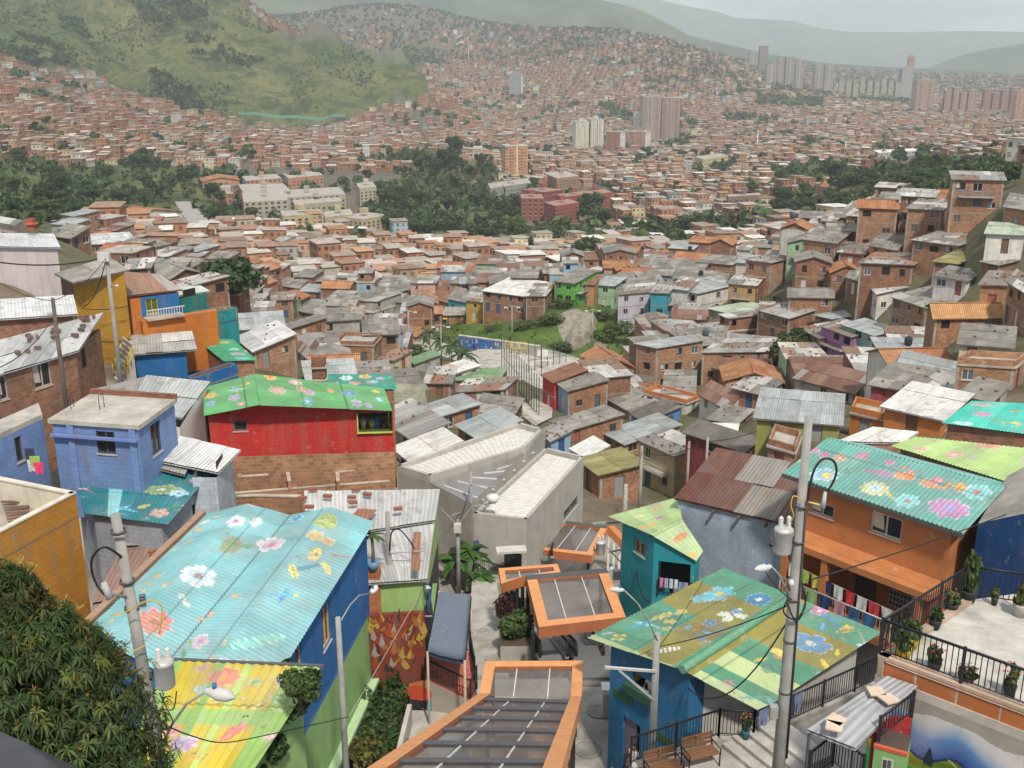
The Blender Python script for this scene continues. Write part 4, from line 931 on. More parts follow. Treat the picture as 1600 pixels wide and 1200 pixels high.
H=[('M',(415,408),(500,430),(548,385),2,'cream','tilem','cream row house','with brown tiled roof at the end of the painted row'),('M',(503,412),(588,428),(625,385),2,'turq','asb','turquoise row house','between the cream and the yellow one'),('M',(586,418),(664,428),(700,372),2,'yel','messy','yellow row house','built against the long brick hall'),('M',(664,374),(862,400),(985,345),2,'br','white','long brick hall','with wide pale roof above the grassy mound'),('M',(866,398),(955,398),(1000,350),2,'brd','messy','dark brick house','with washing on its roof right after the long brick hall'),('M',(1000,328),(1090,340),(1205,292),3,'green','asb','bright green house','with balconies over the end of the mound'),('M',(1100,345),(1185,345),(1210,318),2,'ochre','tilem','small ochre house','squeezed between the bright green and the mint house'),('M',(1192,346),(1278,352),(1335,322),3,'mint','tinbl','mint green house','with pale blue roof beside the footpath on the mound'),('M',(1300,392),(1445,380),(1490,320),3,'lilac','tin','white balcony house','three floors with lilac walls above the terraces'),('M',(1452,382),(1530,385),(1575,345),3,'turq','messy','blue and brick house','next to the white balcony house'),('M',(1538,362),(1620,372),(1680,335),3,'white','tin','white laundry house','with sheets hanging under its roof past the blue and brick house'),('M',(1385,622),(1480,642),(1695,622),3,'bro','tinbl','tall brick corner house','with pale flat roof over the striped steps'),('M',(945,768),(998,802),(1150,770),3,'red','tilem','red painted house','standing beside the fenced sports court'),('M',(1008,800),(1065,843),(1250,815),2,'br','asb','grey roofed blue fronted house','touching the red one by the court'),('M',(1257,885),(1355,938),(1500,895),1,'bro','asb','low brick house with ribbed grey roof','behind the blue door house'),('M',(1360,948),(1420,988),(1590,940),1,'blue','dark','blue door house','under a dark grey roof'),('M',(988,985),(1065,1028),(1320,978),1,'br','asb','patched grey roof house','with light sheets in its roof below the blue fronted house'),('M',(1232,1038),(1330,1092),(1590,1018),2,'bro','tinbl','blue grey roof house','with a row of windows above the olive roof'),('M',(378,918),(455,964),(650,924),2,'br','tinbl','sunken tin roof house','brick rim around a pale blue sheet roof'),('M',(525,848),(760,834),(828,792),1,'brd','messy','cluttered roof house','low brick front with sheets strewn over the roof'),('M',(522,792),(740,784),(775,752),1,'br','greenr','flat green roof house','behind the cluttered roof'),('M',(395,805),(512,806),(535,748),2,'brd','messy','washing line roof house','with clothes spread on brown sheets'),('M',(448,738),(520,764),(650,735),1,'white','swirl','orange streaked roof house','white sheets with a faded orange stripe beside the fence'),('M',(322,692),(347,714),(462,692),1,'grey','greenr','dull green roof house','under the palms by the path'),('M',(-25,628),(152,634),(188,592),2,'br','par','square brick house','with bare flat roof and low parapet left of the palms'),('M',(178,692),(245,698),(330,668),1,'cream','messy','narrow cream lean-to','against the square brick house'),('M',(35,472),(152,478),(300,432),2,'grey','flat','grey concrete house','with curved balcony bands at the street corner'),('M',(0,242),(90,252),(132,215),1,'white','dgreen','dark green gable house','among the brick roofs'),('M',(912,230),(930,243),(1062,226),2,'cream','dgreen','long cream house','with dark green roof below the round tree'),('M',(1098,292),(1132,310),(1268,276),1,'cream','white','long white roof shed','right above the bright green house'),('M',(1268,88),(1302,100),(1382,80),2,'grey','pgreen','glinting pale roof house','near the sports field'),('M',(480,215),(500,232),(650,200),2,'br','asb','wide grey roof house','in the brick rows under the green bank'),('M',(548,1005),(640,1062),(842,1002),1,'br1','tinbl','slate blue roof house','directly behind the grey library'),('M',(252,1040),(330,1062),(500,1030),1,'grey','tin','scrap tin roof house','behind the red house balcony'),('M',(255,1110),(330,1170),(560,1100),1,'white','swirl','white swirl roof house','with an orange curl painted on white sheets'),('M',(935,1035),(985,1075),(1075,1050),1,'sky','messy','blue edged roof house','crowded behind the library corner'),('M',(225,895),(378,905),(385,840),2,'bro','greyol','open brick shelter house','with green grey roof right behind the red house'),('M',(620,935),(800,960),(850,905),1,'brd','asb','grey shingle house','below the end of the court fence'),('M',(1085,1115),(1150,1155),(1250,1120),1,'white','white','small white sheet roof house','between the library and the olive roof'),('N',(25,632),(150,724),(415,697),2,'br','oliver','olive roof house','brick with a balcony above the escalators'),('N',(398,508),(620,606),(800,562),3,'beige','messy','tall beige house','with balconies along the narrow street'),('N',(782,577),(965,583),(1000,440),2,'teal','white','white sheet teal house','gleaming tilted roof over teal walls'),('N',(998,560),(1050,580),(1135,548),2,'maroon','dark','maroon house','tucked behind the white sheet roof'),('N',(835,378),(1000,408),(1100,355),1,'br','asb','mossy grey roof house','behind the maroon one'),('N',(1133,372),(1644,416),(1655,262),2,'olive','tinbl','olive green house','with long blue grey roof and green ridge edge'),('N',(640,265),(690,290),(775,255),1,'white','par','white walled terrace house','with orange parapet edge'),('N',(775,225),(945,318),(1015,272),2,'white','rust','white gable house','with brown rusted roof beside the orange edged terrace'),('N',(550,217),(735,217),(742,105),1,'br1','asb','steep shed','propped grey sheet with a satellite dish beneath'),('N',(1200,552),(1370,602),(1405,505),1,'bro','par','yellow rimmed terrace house','brick terrace before the olive green house'),('N',(985,185),(1180,232),(1290,165),1,'br','messy','brick house with speckled tin roof','above the white gable one'),('R',(95,662),(395,657),(478,615),2,'bro','tin','wide two floor brick house','with three windows beside the round mango tree'),('R',(548,547),(645,594),(790,582),2,'br','messy','corner brick house','left end of the purple terrace'),('R',(790,584),(794,588),(896,577),2,'purple','tin','purple house','in the middle of the terrace with washing on its balcony'),('R',(896,578),(900,582),(1008,570),2,'mintb','tinbl','mint front house','at the stairs end of the purple terrace'),('R',(530,782),(800,852),(885,800),1,'grey','rust','rust red roof house','long rusted sheets below the round mango tree'),('R',(885,814),(1200,864),(1292,787),1,'pinkd','asb','dark pink house','under a broad grey fibre roof'),('R',(1015,718),(1275,778),(1300,735),1,'br1','tinbl','pale tin roof house','directly behind the broad grey fibre roof'),('R',(950,917),(1215,977),(1345,885),1,'orange','white','orange house','with brilliant white roof beside the turquoise flowered roof'),('R',(790,950),(940,985),(955,935),1,'orange','par','low orange terrace house','open parapet joined to the white roofed orange one'),('R',(1285,722),(1555,738),(1605,700),2,'bro','par','unfinished brick house','bare block walls with no roof sheets'),('R',(1300,622),(1540,642),(1548,575),2,'cream','asb','yellow fronted house','with stained grey roof above the unfinished brick walls'),('R',(1185,500),(1500,497),(1450,445),2,'br','orange','orange tiled house','the only orange tile gable on that slope'),('R',(985,402),(1140,452),(1370,407),2,'bro','tin','long brick balcony house','stepping down beside the steep street'),('R',(837,312),(915,387),(1065,374),2,'white','tinbr','silver patched roof house','white front with bricks on glaring sheets'),('R',(770,310),(830,327),(858,300),2,'br1','tin','narrow brick house','left neighbour of the silver patched roof'),('R',(1425,106),(1600,114),(1612,80),2,'white','pgreen','white house with pale green roof','near the top of the slope'),('R',(1508,-18),(1620,0),(1645,-45),3,'br','asb','tall brick house','highest at the edge of the slope'),('R',(1055,-12),(1215,-4),(1275,-42),3,'bro','messy','three floor brick house','with white framed window under the hilltop trees'),('R',(878,162),(1000,184),(1068,126),2,'ochre','asb','ochre fronted house','with clean grey fibre roof on the upper slope'),('R',(565,132),(720,152),(797,107),3,'br2','asb','brick cube house','with orange garage door at the street bend'),('R',(735,192),(850,202),(872,165),2,'br1','messy','white door house','brick, joined to the cube at the bend'),('R',(832,242),(1080,252),(1150,217),2,'brd','messy','broad brick house','under rubble strewn sheets behind the silver patched roof'),('R',(1180,303),(1330,328),(1402,297),2,'white','messy','whitewashed house','with loose grey sheets on the upper slope'),('R',(1178,237),(1290,247),(1390,217),1,'brd','oliver','yellow green roof house','on the upper slope'),('R',(1405,237),(1480,252),(1620,242),2,'br1','asb','dark roofed brick house','with red and white washing at its side'),('R',(1400,342),(1520,347),(1560,312),3,'bro','tin','plain brick cube','right behind the orange tiled gable'),('R',(1525,332),(1640,402),(1680,372),3,'br','tin','slot window brick house','cut by the edge of the view'),('R',(298,227),(415,242),(525,227),3,'bro','messy','stilted brick house','on concrete posts with washing on the balcony'),('R',(65,237),(230,252),(298,230),2,'br','asb','long grey roof brick house','behind the stilted one'),('R',(230,142),(340,158),(376,130),2,'bro','pgreen','mint roof brick house','small upper storey with windows'),('R',(-60,352),(70,387),(262,352),3,'white','tinbl','white balcony block','pink washing below blue grey roof'),('R',(125,457),(220,480),(410,462),2,'cream','pgreen','cream front house','with pale green roof below the stilted one'),('R',(500,402),(705,405),(695,370),1,'br','asbx','little gabled brick house','alone in the bend of the street'),('R',(450,492),(500,502),(620,482),3,'br1','tin','brick house with open top deck','left of the purple terrace'),('R',(620,487),(700,505),(880,492),2,'br','tinbl','grey blue roof house','behind the purple terrace'),('R',(140,562),(175,572),(450,548),1,'br1','flat','low flat house','grey slab roofs behind the wide two floor brick one'),('R',(1245,152),(1290,162),(1415,132),2,'br','messy','small tin roof brick house','beside the white one with pale green roof'),('R',(1090,800),(1200,870),(1300,840),1,'grey','tin','sagging tin lean-to','between the dark pink house and the bare brick walls'),('R',(1310,860),(1440,890),(1520,850),1,'grey','asb','grey slab house','in the gap before the turquoise flowered roof'),('L',(1110,592),(1190,657),(1385,604),2,'bro','tinbr','white roof brick house','behind the green flowered roof by the dark tree'),('L',(1285,548),(1320,562),(1530,520),2,'br','asb','round window brick house','long wall with one round opening'),('L',(1235,422),(1370,414),(1388,385),2,'br','messy','brick house beside the dark tree','its tin roof level with the crown'),('L',(1375,462),(1470,482),(1545,450),1,'br1','asb','low grey roof house','farther down from the dark tree'),('L',(1295,347),(1400,362),(1442,335),2,'br','asb','two floor grey roof house','between the dark tree and the street corner'),('L',(1250,162),(1310,182),(1400,152),3,'cream','flat','cream flat topped house','three floors among the brick rows'),('L',(1095,137),(1170,147),(1202,115),2,'br','tile','orange ridge brick house','near the yellow beige blocks'),('L',(1405,172),(1440,182),(1500,160),2,'blue','tinbl','little blue house','far down in the brick rows'),('L',(1395,237),(1480,252),(1522,230),1,'yel','asb','small yellow house','long yellow wall in the brick rows'),('L',(1528,248),(1600,262),(1640,240),2,'pink','tile','pale pink house','with terracotta roof in the brick rows'),('L',(270,167),(640,144),(600,112),2,'brn','tinbr','long brown house','with silver edge roof behind the yellow tower house'),('L',(640,97),(720,102),(742,80),2,'brd','asb','red brown house','behind the end of the long brown one'),('L',(735,107),(810,112),(832,90),2,'br1','asb','brick house at the road foot','nearest the grey road'),('L',(815,107),(880,114),(902,92),2,'cream','asb','beige balcony house','right of the road foot'),('L',(885,117),(955,122),(972,100),2,'grey','tin','grey walled house','in the row under the trees'),('L',(230,112),(330,127),(422,100),1,'br1','asb','brown fibre roof house','under the tree belt'),('L',(740,292),(800,317),(937,287),1,'brd','asbx','dark gable house','grey ridge roof behind the orange and blue one'),('L',(925,267),(990,277),(1062,252),1,'br','redr','bright red roof house','the only red roof among the grey ones'),('L',(770,342),(850,362),(1070,322),1,'brd','messy','rubble roof house','white scraps and bricks over its roof left of the dark tree'),('L',(590,272),(700,264),(722,242),1,'brn','tin','brown lean-to','joined behind the yellow tower house'),('L',(680,205),(780,215),(880,188),1,'br','tin','grey sheet house','below the row at the road foot'),('L',(1385,640),(1440,690),(1490,650),1,'white','rust','rusty lean-to house','white wall and brown sheets beside the round window one'),]
VB={'cream row house':500,'turquoise row house':500,'yellow row house':520,'long brick hall':497,'dark brick house':490,'bright green house':442,'small ochre house':445,'mint green house':458,'white balcony house':555,'blue and brick house':560,'white laundry house':520,'tall brick corner house':850,'red painted house':938,'grey roofed blue fronted house':968,'low brick house with ribbed grey roof':985,'blue door house':1035,'patched grey roof house':1080,'blue grey roof house':1150,'sunken tin roof house':1020,'cluttered roof house':890,'flat green roof house':830,'washing line roof house':885,'orange streaked roof house':795,'dull green roof house':745,'square brick house':722,'narrow cream lean-to':740,'grey concrete house':562,'dark green gable house':278,'long cream house':277,'long white roof shed':340,'glinting pale roof house':122,'wide grey roof house':262,'slate blue roof house':1110,'open brick shelter house':1000,'grey shingle house':1000,'scrap tin roof house':1130,'white swirl roof house':1230,'blue edged roof house':1130,'small white sheet roof house':1220,'olive roof house':885,'tall beige house':880,'white sheet teal house':690,'maroon house':665,'mossy grey roof house':445,'olive green house':530,'white walled terrace house':350,'white gable house':395,'steep shed':290,'yellow rimmed terrace house':655,'brick house with speckled tin roof':300,'white parapet house':880,'wide two floor brick house':800,'corner brick house':737,'purple house':735,'mint front house':715,'rust red roof house':905,'dark pink house':905,'pale tin roof house':830,'orange house':1055,'low orange terrace house':1040,'unfinished brick house':840,'yellow fronted house':705,'orange tiled house':547,'long brick balcony house':600,'silver patched roof house':492,'narrow brick house':400,'white house with pale green roof':205,'tall brick house':112,'three floor brick house':190,'ochre fronted house':222,'brick cube house':310,'white door house':272,'broad brick house':332,'whitewashed house':387,'yellow green roof house':287,'dark roofed brick house':302,'plain brick cube':482,'slot window brick house':582,'stilted brick house':382,'long grey roof brick house':322,'mint roof brick house':217,'white balcony block':502,'cream front house':557,'little gabled brick house':463,'brick house with open top deck':622,'grey blue roof house':545,'low flat house':622,'small tin roof brick house':207,'sagging tin lean-to':920,'grey slab house':950,'white roof brick house':742,'round window brick house':622,'brick house beside the dark tree':502,'low grey roof house':520,'two floor grey roof house':407,'cream flat topped house':227,'orange ridge brick house':197,'little blue house':217,'small yellow house':287,'pale pink house':302,'long brown house':198,'red brown house':160,'brick house at the road foot':166,'beige balcony house':176,'grey walled house':177,'brown fibre roof house':150,'dark gable house':360,'bright red roof house':300,'rubble roof house':400,'brown lean-to':310,'grey sheet house':240,'rusty lean-to house':735}
USED=[]
HSPEC=[]
def place_traced():
 for i,(z,a,b,c,n,wk,rk,ref,extra)in enumerate(H):
  A,B,C=zp(z,a),zp(z,b),zp(z,c)
  if B[1]>1180:continue
  p=TER.hit(B[0],zp(z,(0,VB[ref]))[1],30)
  r=ray(*B);q=VC(tuple(r))*(p.y/r[1])
  zt=q.z;ht=max(2.2,zt-p.z);n=max(1,min(4,round(ht/2.6)));sh=min(3.2,max(2.2,ht/n))
  pts=[P(*A,z=zt),P(*B,z=zt),P(*C,z=zt)];pts.append(pts[0]+pts[2]-pts[1])
  e1,e2=pts[1]-pts[0],pts[2]-pts[1]
  if e1.length<2.2 and e1.length<e2.length:
   back=VC((-e2.y,e2.x,0)).normalized()*7
   if back.y<0:back=-back
   pts[0]=pts[1]+back;pts[3]=pts[2]+back
  cx,cy=(pts[0].x+pts[2].x)/2,(pts[0].y+pts[2].y)/2
  EXTRA_CTRL.append((p.x,p.y,p.z));EXTRA_CTRL.append((cx,cy,min(zt-2.0,(p.z+zt-ht)/2)))
  USED.append((cx,cy,(pts[0]-pts[2]).length*.5));HSPEC.append((pts,zt,n,wk,rk,ref,extra,cx,cy,i,sh,p.z))
HFAC={}
def sbox(pts,z0,z1):
 q=[proj(p[0],p[1],z)for p in pts for z in(z0,z1)];u=[float(a[0])for a in q];v=[float(a[1])for a in q]
 return min(u),min(v),max(u),max(v)
KEEP=[((328,437,414,510),104),((1200,540,1270,602),112),((90,400,420,600),85),((0,365,200,470),80),((775,515,1000,640),150),((700,500,800,560),200),((610,490,700,560),170)]
def hides(b,d):
 for k,kd in KEEP:
  if kd<=d-3:continue
  w=min(b[2],k[2])-max(b[0],k[0]);h=min(b[3],k[3])-max(b[1],k[1])
  if w>0 and h>0 and w*h>(.08 if kd<90 or 103<kd<113 else .25)*(k[2]-k[0])*(k[3]-k[1]):return True
 return False
def build_traced():
 for pts,zt,n,wk,rk,ref,extra,cx,cy,i,sh,zg in HSPEC:
  zb=min(TER.at(p.x,p.y)for p in pts)-.6
  zb=min(zb,zg-.5);zb=max(zb,zg-7)
  roof=dict(RK[rk])
  spec=dict(pts=[(p.x,p.y)for p in pts],frame=wk[:2]=='br',balcony=(n>1 and(i%4==1 or 'balcon' in extra)),room=rk=='flat',zt=zt,zb=zb,n=n,sh=sh,wall=WK[wk],roof=roof,seed=i*13+5,tank=0)
  if rk=='par' and wk=='white':roof['pcol']=(.55,.2,.07);roof['pmat']='paint'
  if ref.startswith('grey roofed blue'):spec['cDA']=spec['cAB']=('paint',(.30,.42,.62))
  house(spec,f'{ref}, {extra}','painted_house' if wk[:2]!='br' else 'brick_house','house')
NW={1:'single floor',2:'two floor',3:'three floor'}
FILLW=[('br','brick'),('br1','reddish brick'),('br2','light brick'),('bro','orange brick'),('brd','dark brick'),('white','white'),('cream','cream'),('grey','grey rendered'),('mint','mint'),('sky','pale blue')]
FILLR=[('tin','patchy tin'),('asb','grey fibre'),('messy','cluttered sheet'),('asby','grey gable'),('tile','clay tile'),('flat','flat slab'),('tinbl','bluish tin'),('asbx','grey ridged'),('tiley','tiled gable'),('rust','rusted sheet')]
CLEAR=[[(1370,240),(1700,220),(1700,338),(1370,345)],[(-60,330),(110,330),(110,470),(-60,470)],MOUND,FIELD,[(585,590),(640,535),(720,505),(905,460),(1010,490),(1005,600),(950,610),(880,700),(820,690),(640,610)],[(-50,640),(-50,1300),(1700,1300),(1700,800),(1240,800),(1060,785),(930,785),(900,750),(640,715),(610,640),(300,560),(0,470)],[(-50,330),(100,380),(420,520),(330,560),(-50,640)],TREES_W,TREES_M,TREES_E,[(1225,470),(1270,455),(1330,520),(1420,600),(1360,600),(1290,520)]]
def fill_houses(total=330):
 rr=random.Random(3);cand=[]
 for o in list(bpy.data.objects):
  if o.parent is None and o.get('category')in('house','building','shed')and o.children:
   q=[VC(c.bound_box[k])+VC(o['_loc'])for c in o.children if c.type=='MESH' for k in(0,6)];x0,x1,y0,y1=min(p.x for p in q),max(p.x for p in q),min(p.y for p in q),max(p.y for p in q)
   if not any(abs(a-o['_loc'][0])<.5 and abs(b-o['_loc'][1])<.5 for a,b,c in USED):USED.append(((x0+x1)/2,(y0+y1)/2,math.hypot(x1-x0,y1-y0)*.42))
 for k in range(14000):cand.append((rr.uniform(68,100),rr.uniform(-.10,.47)))
 for k in range(60000):
  d=95+420*rr.random()**.8;az=rr.uniform(-.47,.47);cand.append((d,az))
 cand.sort()
 for h in HSPEC:KEEP.append((sbox(h[0],h[1]+.6,h[1]-h[2]*h[10]*.7),math.hypot(h[7],h[8])))
 C=np.array(cand);x=C[:,0]*np.sin(C[:,1]);y=C[:,0]*np.cos(C[:,1]);z=TER.z(x,y);u,v=proj(x,y,z)
 ok=(u>-60)&(u<1660)
 for pl in CLEAR:ok&=~ip_(u,v,pl)
 made=0;far=0;seen=[]
 for i in np.where(ok)[0]:
  d=C[i,0];w=rr.uniform(4.8,7.8);l=rr.uniform(5.5,8.8);r=math.hypot(w,l)/2
  if any((x[i]-a)**2+(y[i]-b)**2<(r*.70+q*.68)**2 for a,b,q in USED):continue
  if made>=total:break
  ang=.3*math.sin(x[i]/60+1)+.35*math.cos(y[i]/80)+rr.uniform(-.12,.12)+(-.35 if x[i]>30 else .1)
  wk,wn=FILLW[min(9,int(rr.random()**1.0*5)if rr.random()<.88 else rr.randrange(5,10))];rk,rn=rr.choice(FILLR[:3]+FILLR)
  n=rr.choice((1,2,2,2,3))if d>110 else rr.choice((1,1,2));ca,sa=math.cos(ang),math.sin(ang)
  pts=[(x[i]+ca*sx*w/2-sa*sy*l/2,y[i]+sa*sx*w/2+ca*sy*l/2)for sx,sy in((-1,-1),(1,-1),(1,1),(-1,1))]
  zg=[TER.at(*p)for p in pts];zt=float(z[i])+n*2.55+rr.uniform(-.2,.5);zb=min(zg)-.6
  if hides(sbox(pts,zt+.5,zt-n*2.55),d):continue
  USED.append((x[i],y[i],r));far=max(far,d)
  best=sorted(HSPEC,key=lambda h:(h[7]-x[i])**2+(h[8]-y[i])**2)[:14]
  lab=None
  for h in best:
   dx,dy=x[i]-h[7],y[i]-h[8]
   rel=('behind' if dy>0 else 'in front of')if abs(dy)>abs(dx)else('right of' if dx>0 else 'left of')
   ds=math.hypot(dx,dy);far_='just ' if ds<14 else('' if ds<30 else 'well ')
   for q in(f'{NW[n]} {wn} house, {rn} roof, {far_}{rel} the {h[5]}',):
    if len(q.replace('-',' ').split())<=16 and q.lower()not in LABELS:lab=q;break
   if lab:break
  if lab is None:lab=f'{NW[n]} {wn} house with {rn} roof in the brick rows at {int(d)}'
  rf=dict(RK[rk]);rf['stones']=rf.get('stones',0)if d<220 else 0
  sp={}
  if wk[:2]=='br' and rr.random()<.28:sp['cAB']=('paint',rr.choice(((.62,.58,.50),(.55,.42,.25),(.35,.48,.55),(.58,.36,.28),(.60,.60,.57),(.30,.45,.35),(.5,.3,.12))))
  house(dict(pts=[(p[0]+rr.uniform(-.35,.35),p[1]+rr.uniform(-.35,.35))for p in pts],**sp,frame=rr.random()<.6,balcony=(n>1 and d<260 and rr.random()<.35),room=rr.random()<.6,zt=zt,zb=zb,n=n,wall=WK[wk],roof=rf,seed=int(i)+99,dens=.7 if d<200 else .55,tank=rr.random()<.05),lab,'brick_house' if wk[:2]=='br' else 'painted_house','house',group='houses filling the brick hillside rows')
  made+=1
 print('fill',made,far)
 return far
def bm(mb,p,q,w,h,mat,col,up=0.0):
 p,q=VC(p),VC(q);d=(q-p);n=VC((d.y,-d.x,0))
 if n.length<1e-6:n=VC((1,0,0))
 n.normalize();dn=d.normalized();u=n.cross(dn);
 if u.z<0:u=-u
 mb.ob(p-n*w/2+u*up-u*h,d,n*w,u*h,mat,col)
def lp(a,b,t):return a+(b-a)*t
def hash2(x,y):
 v=np.sin(x*12.9898+y*78.233)*43758.5453
 return v-np.floor(v)
def vn(x,y,s):
 x=x*s;y=y*s;xi,yi=np.floor(x),np.floor(y);xf,yf=x-xi,y-yi
 u,v=xf*xf*(3-2*xf),yf*yf*(3-2*yf)
 return(hash2(xi,yi)*(1-u)+hash2(xi+1,yi)*u)*(1-v)+(hash2(xi,yi+1)*(1-u)+hash2(xi+1,yi+1)*u)*v
def pm_(C,a,b,m):
 a0,b0,Rm,kind,c1,c2,c3,n,rot,asp=m
 dx,dy=a-a0,b-b0
 near=(np.abs(dx)<Rm*1.6)&(np.abs(dy)<Rm*1.6)
 if not near.any():return
 dx,dy=dx[near],dy[near];ca,sa=math.cos(rot),math.sin(rot)
 x=dx*ca+dy*sa;y=(-dx*sa+dy*ca)/asp
 r=np.hypot(x,y);th=np.arctan2(y,x);col=C[near]
 nz=vn(x+a0*3,y+b0*5,9.0);nz2=vn(x+7,y+3,26.0)
 c1,c2,c3=map(np.array,(c1,c2,c3))
 if kind=='fl':
  R_=Rm*(.66+.34*np.abs(np.cos(n*th/2))**.7)*(.93+.14*nz)
  msk=(r<R_)&(nz2>.10);q=np.clip(r/R_,0,1)[:,None]
  k=c2*(1-q)+c1*q;k=k*(.82+.36*nz2[:,None])
  vein=(np.abs(np.cos(n*th/2))<.18)&(r>Rm*.2);k[vein]*=.72
  k[r<Rm*.24]=c3;edge=(r>R_*.9);k[edge]=k[edge]*.45+.5*np.array((.75,.75,.78))
 elif kind=='disc':
  R_=Rm*(.85+.3*nz);msk=r<R_;k=c1*(.7+.6*nz2[:,None]);k[nz>.6]=c2;k[(r<Rm*.3)]=c3
 elif kind=='leaf':
  R_=Rm*np.clip(1-(x/Rm)**2,0,1);msk=np.abs(y)<R_*.38*(.8+.4*nz);k=c1*(.75+.5*nz2[:,None]);k[np.abs(y)<Rm*.04]=c2
 elif kind=='bird':
  body=(np.abs(y)<Rm*.17*np.clip(1-(x/Rm)**2,0,1)**.5)&(np.abs(x)<Rm)
  w1=(np.abs(x-.15*Rm-y*.45)<Rm*.2*np.clip(1-np.abs(y)/(Rm*.95),0,1)+.0)
  msk=body|w1;k=np.where(body[:,None],c1,c2)*(.7+.6*nz2[:,None]);k[(x>Rm*.62)&body]=c3
 elif kind=='bfly':
  w=np.abs(np.sin(2*th))**.5*Rm*np.where(np.abs(x)>0,1,1)*(.9+.2*nz);msk=r<w;k=c1*(.75+.5*nz2[:,None]);k[(r>w*.7)]=c2;k[np.abs(x)<Rm*.07]=c3
 elif kind=='spots':
  msk=(r<Rm)&(vn(x+a0,y+b0,4.2/Rm*.9)>.62);k=np.where((nz>.5)[:,None],c1,c2)*(.8+.4*nz2[:,None])
 elif kind=='fish':
  body=(x/Rm)**2+(y/(Rm*.26))**2<1;tail=(x<-Rm*.8)&(x>-Rm*1.25)&(np.abs(y)<(-Rm*.75-x)*.8)
  msk=body|tail;k=c1*(.7+.6*nz2[:,None]);k[np.sin(x/Rm*22+y/Rm*6)>.5]=c2;k[tail]=c3
 else:return
 col[msk]=k[msk];col=col*.86+col.mean(1,keepdims=True)*.12;k_=.52+.42*vn(x*3+b0,y*3,5.0);C[near]=C[near]*(1-k_[:,None])+col*k_[:,None]
def pr_(parent,A,B,C,D,base,motifs,period=.177,amp=.022,name='roof',ripple=None,ds=None,dt=.055,edge=None,seam=2.3):
 A,B,C,D=map(VC,(A,B,C,D))
 W=(B-A).length;L=(D-A).length;ds=ds or period/6.0
 ni,nj=int(W/ds)+1,int(L/dt)+1
 s=np.linspace(0,1,ni)[:,None];t=np.linspace(0,1,nj)[None,:]
 a4=[np.array(p)for p in(A,B,C,D)]
 S,T=np.broadcast_to(s,(ni,nj)),np.broadcast_to(t,(ni,nj))
 pos=((a4[0]*(1-s[...,None])+a4[1]*s[...,None])*(1-t[...,None])+(a4[3]*(1-s[...,None])+a4[2]*s[...,None])*t[...,None])
 nrm=np.cross(a4[1]-a4[0],a4[3]-a4[0]);nrm=nrm/np.linalg.norm(nrm)
 if nrm[2]<0:nrm=-nrm
 aa,bb=S*W,T*L
 h=amp*np.sin(2*np.pi*aa/period)+.012*(vn(aa,bb,.8)-.5)
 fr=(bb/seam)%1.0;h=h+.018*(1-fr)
 if ripple is not None:h=h+ripple(S,T)
 pos=pos+nrm*h[...,None]
 Cc=base(aa,bb,W,L).reshape(-1,3).copy()
 af,bf=aa.ravel(),bb.ravel()
 e1=np.array((B-A).normalized());n_=VC(nrm)
 for m in motifs:
  u,v,rp,kind,c1,c2,c3,n,rot,asp=m;rp*=.84
  r=VC(tuple(ray(u,v)));tt=n_.dot(A)/n_.dot(r);p=r*tt;rel=np.array(p-A)
  M=np.stack([e1,np.array((D-A).normalized())],1);sol=np.linalg.lstsq(M,rel,rcond=None)[0]
  pm_(Cc,af,bf,(sol[0],sol[1],rp*p.length/F,kind,c1,c2,c3,n,rot,asp))
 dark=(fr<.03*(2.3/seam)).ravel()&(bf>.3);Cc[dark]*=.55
 Cc=Cc*(.93+.14*vn(af,bf,1.3))[:,None]*(.9+.2*np.repeat(hash2(np.floor(np.linspace(0,W,ni)/(period*6)),np.zeros(ni)),nj))[:,None]
 off=np.array(parent['_loc'])
 verts=(pos-off).reshape(-1,3);i=np.arange(ni*nj).reshape(ni,nj)
 q=np.stack([i[:-1,:-1],i[1:,:-1],i[1:,1:],i[:-1,1:]],-1).reshape(-1,4)
 me=bpy.data.meshes.new(name)
 me.vertices.add(len(verts));me.vertices.foreach_set('co',verts.astype(np.float32).ravel())
 me.loops.add(q.size);me.loops.foreach_set('vertex_index',q.astype(np.int32).ravel())
 me.polygons.add(len(q));me.polygons.foreach_set('loop_start',np.arange(len(q),dtype=np.int32)*4)
 me.polygons.foreach_set('use_smooth',np.ones(len(q),bool))
 at=me.attributes.new('Col','FLOAT_COLOR','POINT');at.data.foreach_set('color',np.concatenate([np.clip(Cc,0,1),np.ones((len(Cc),1))],1).astype(np.float32).ravel())
 me.update(calc_edges=True);me.materials.append(MATS['roofpaint'])
 o=bpy.data.objects.new(name,me);COL.objects.link(o);o.parent=parent;o['_loc']=tuple(off)
 return o
def solid(c):
 c=np.array(c)
 return lambda a,b,W,L:np.broadcast_to(c,a.shape+(3,))
def stripes(lst):
 def f(a,b,W,L):
  out=np.zeros(a.shape+(3,));x=a/W;done=np.zeros(a.shape,bool)
  for e,c in lst:
   m=(x<=e)&~done;out[m]=c;done|=m
  return out
 return f
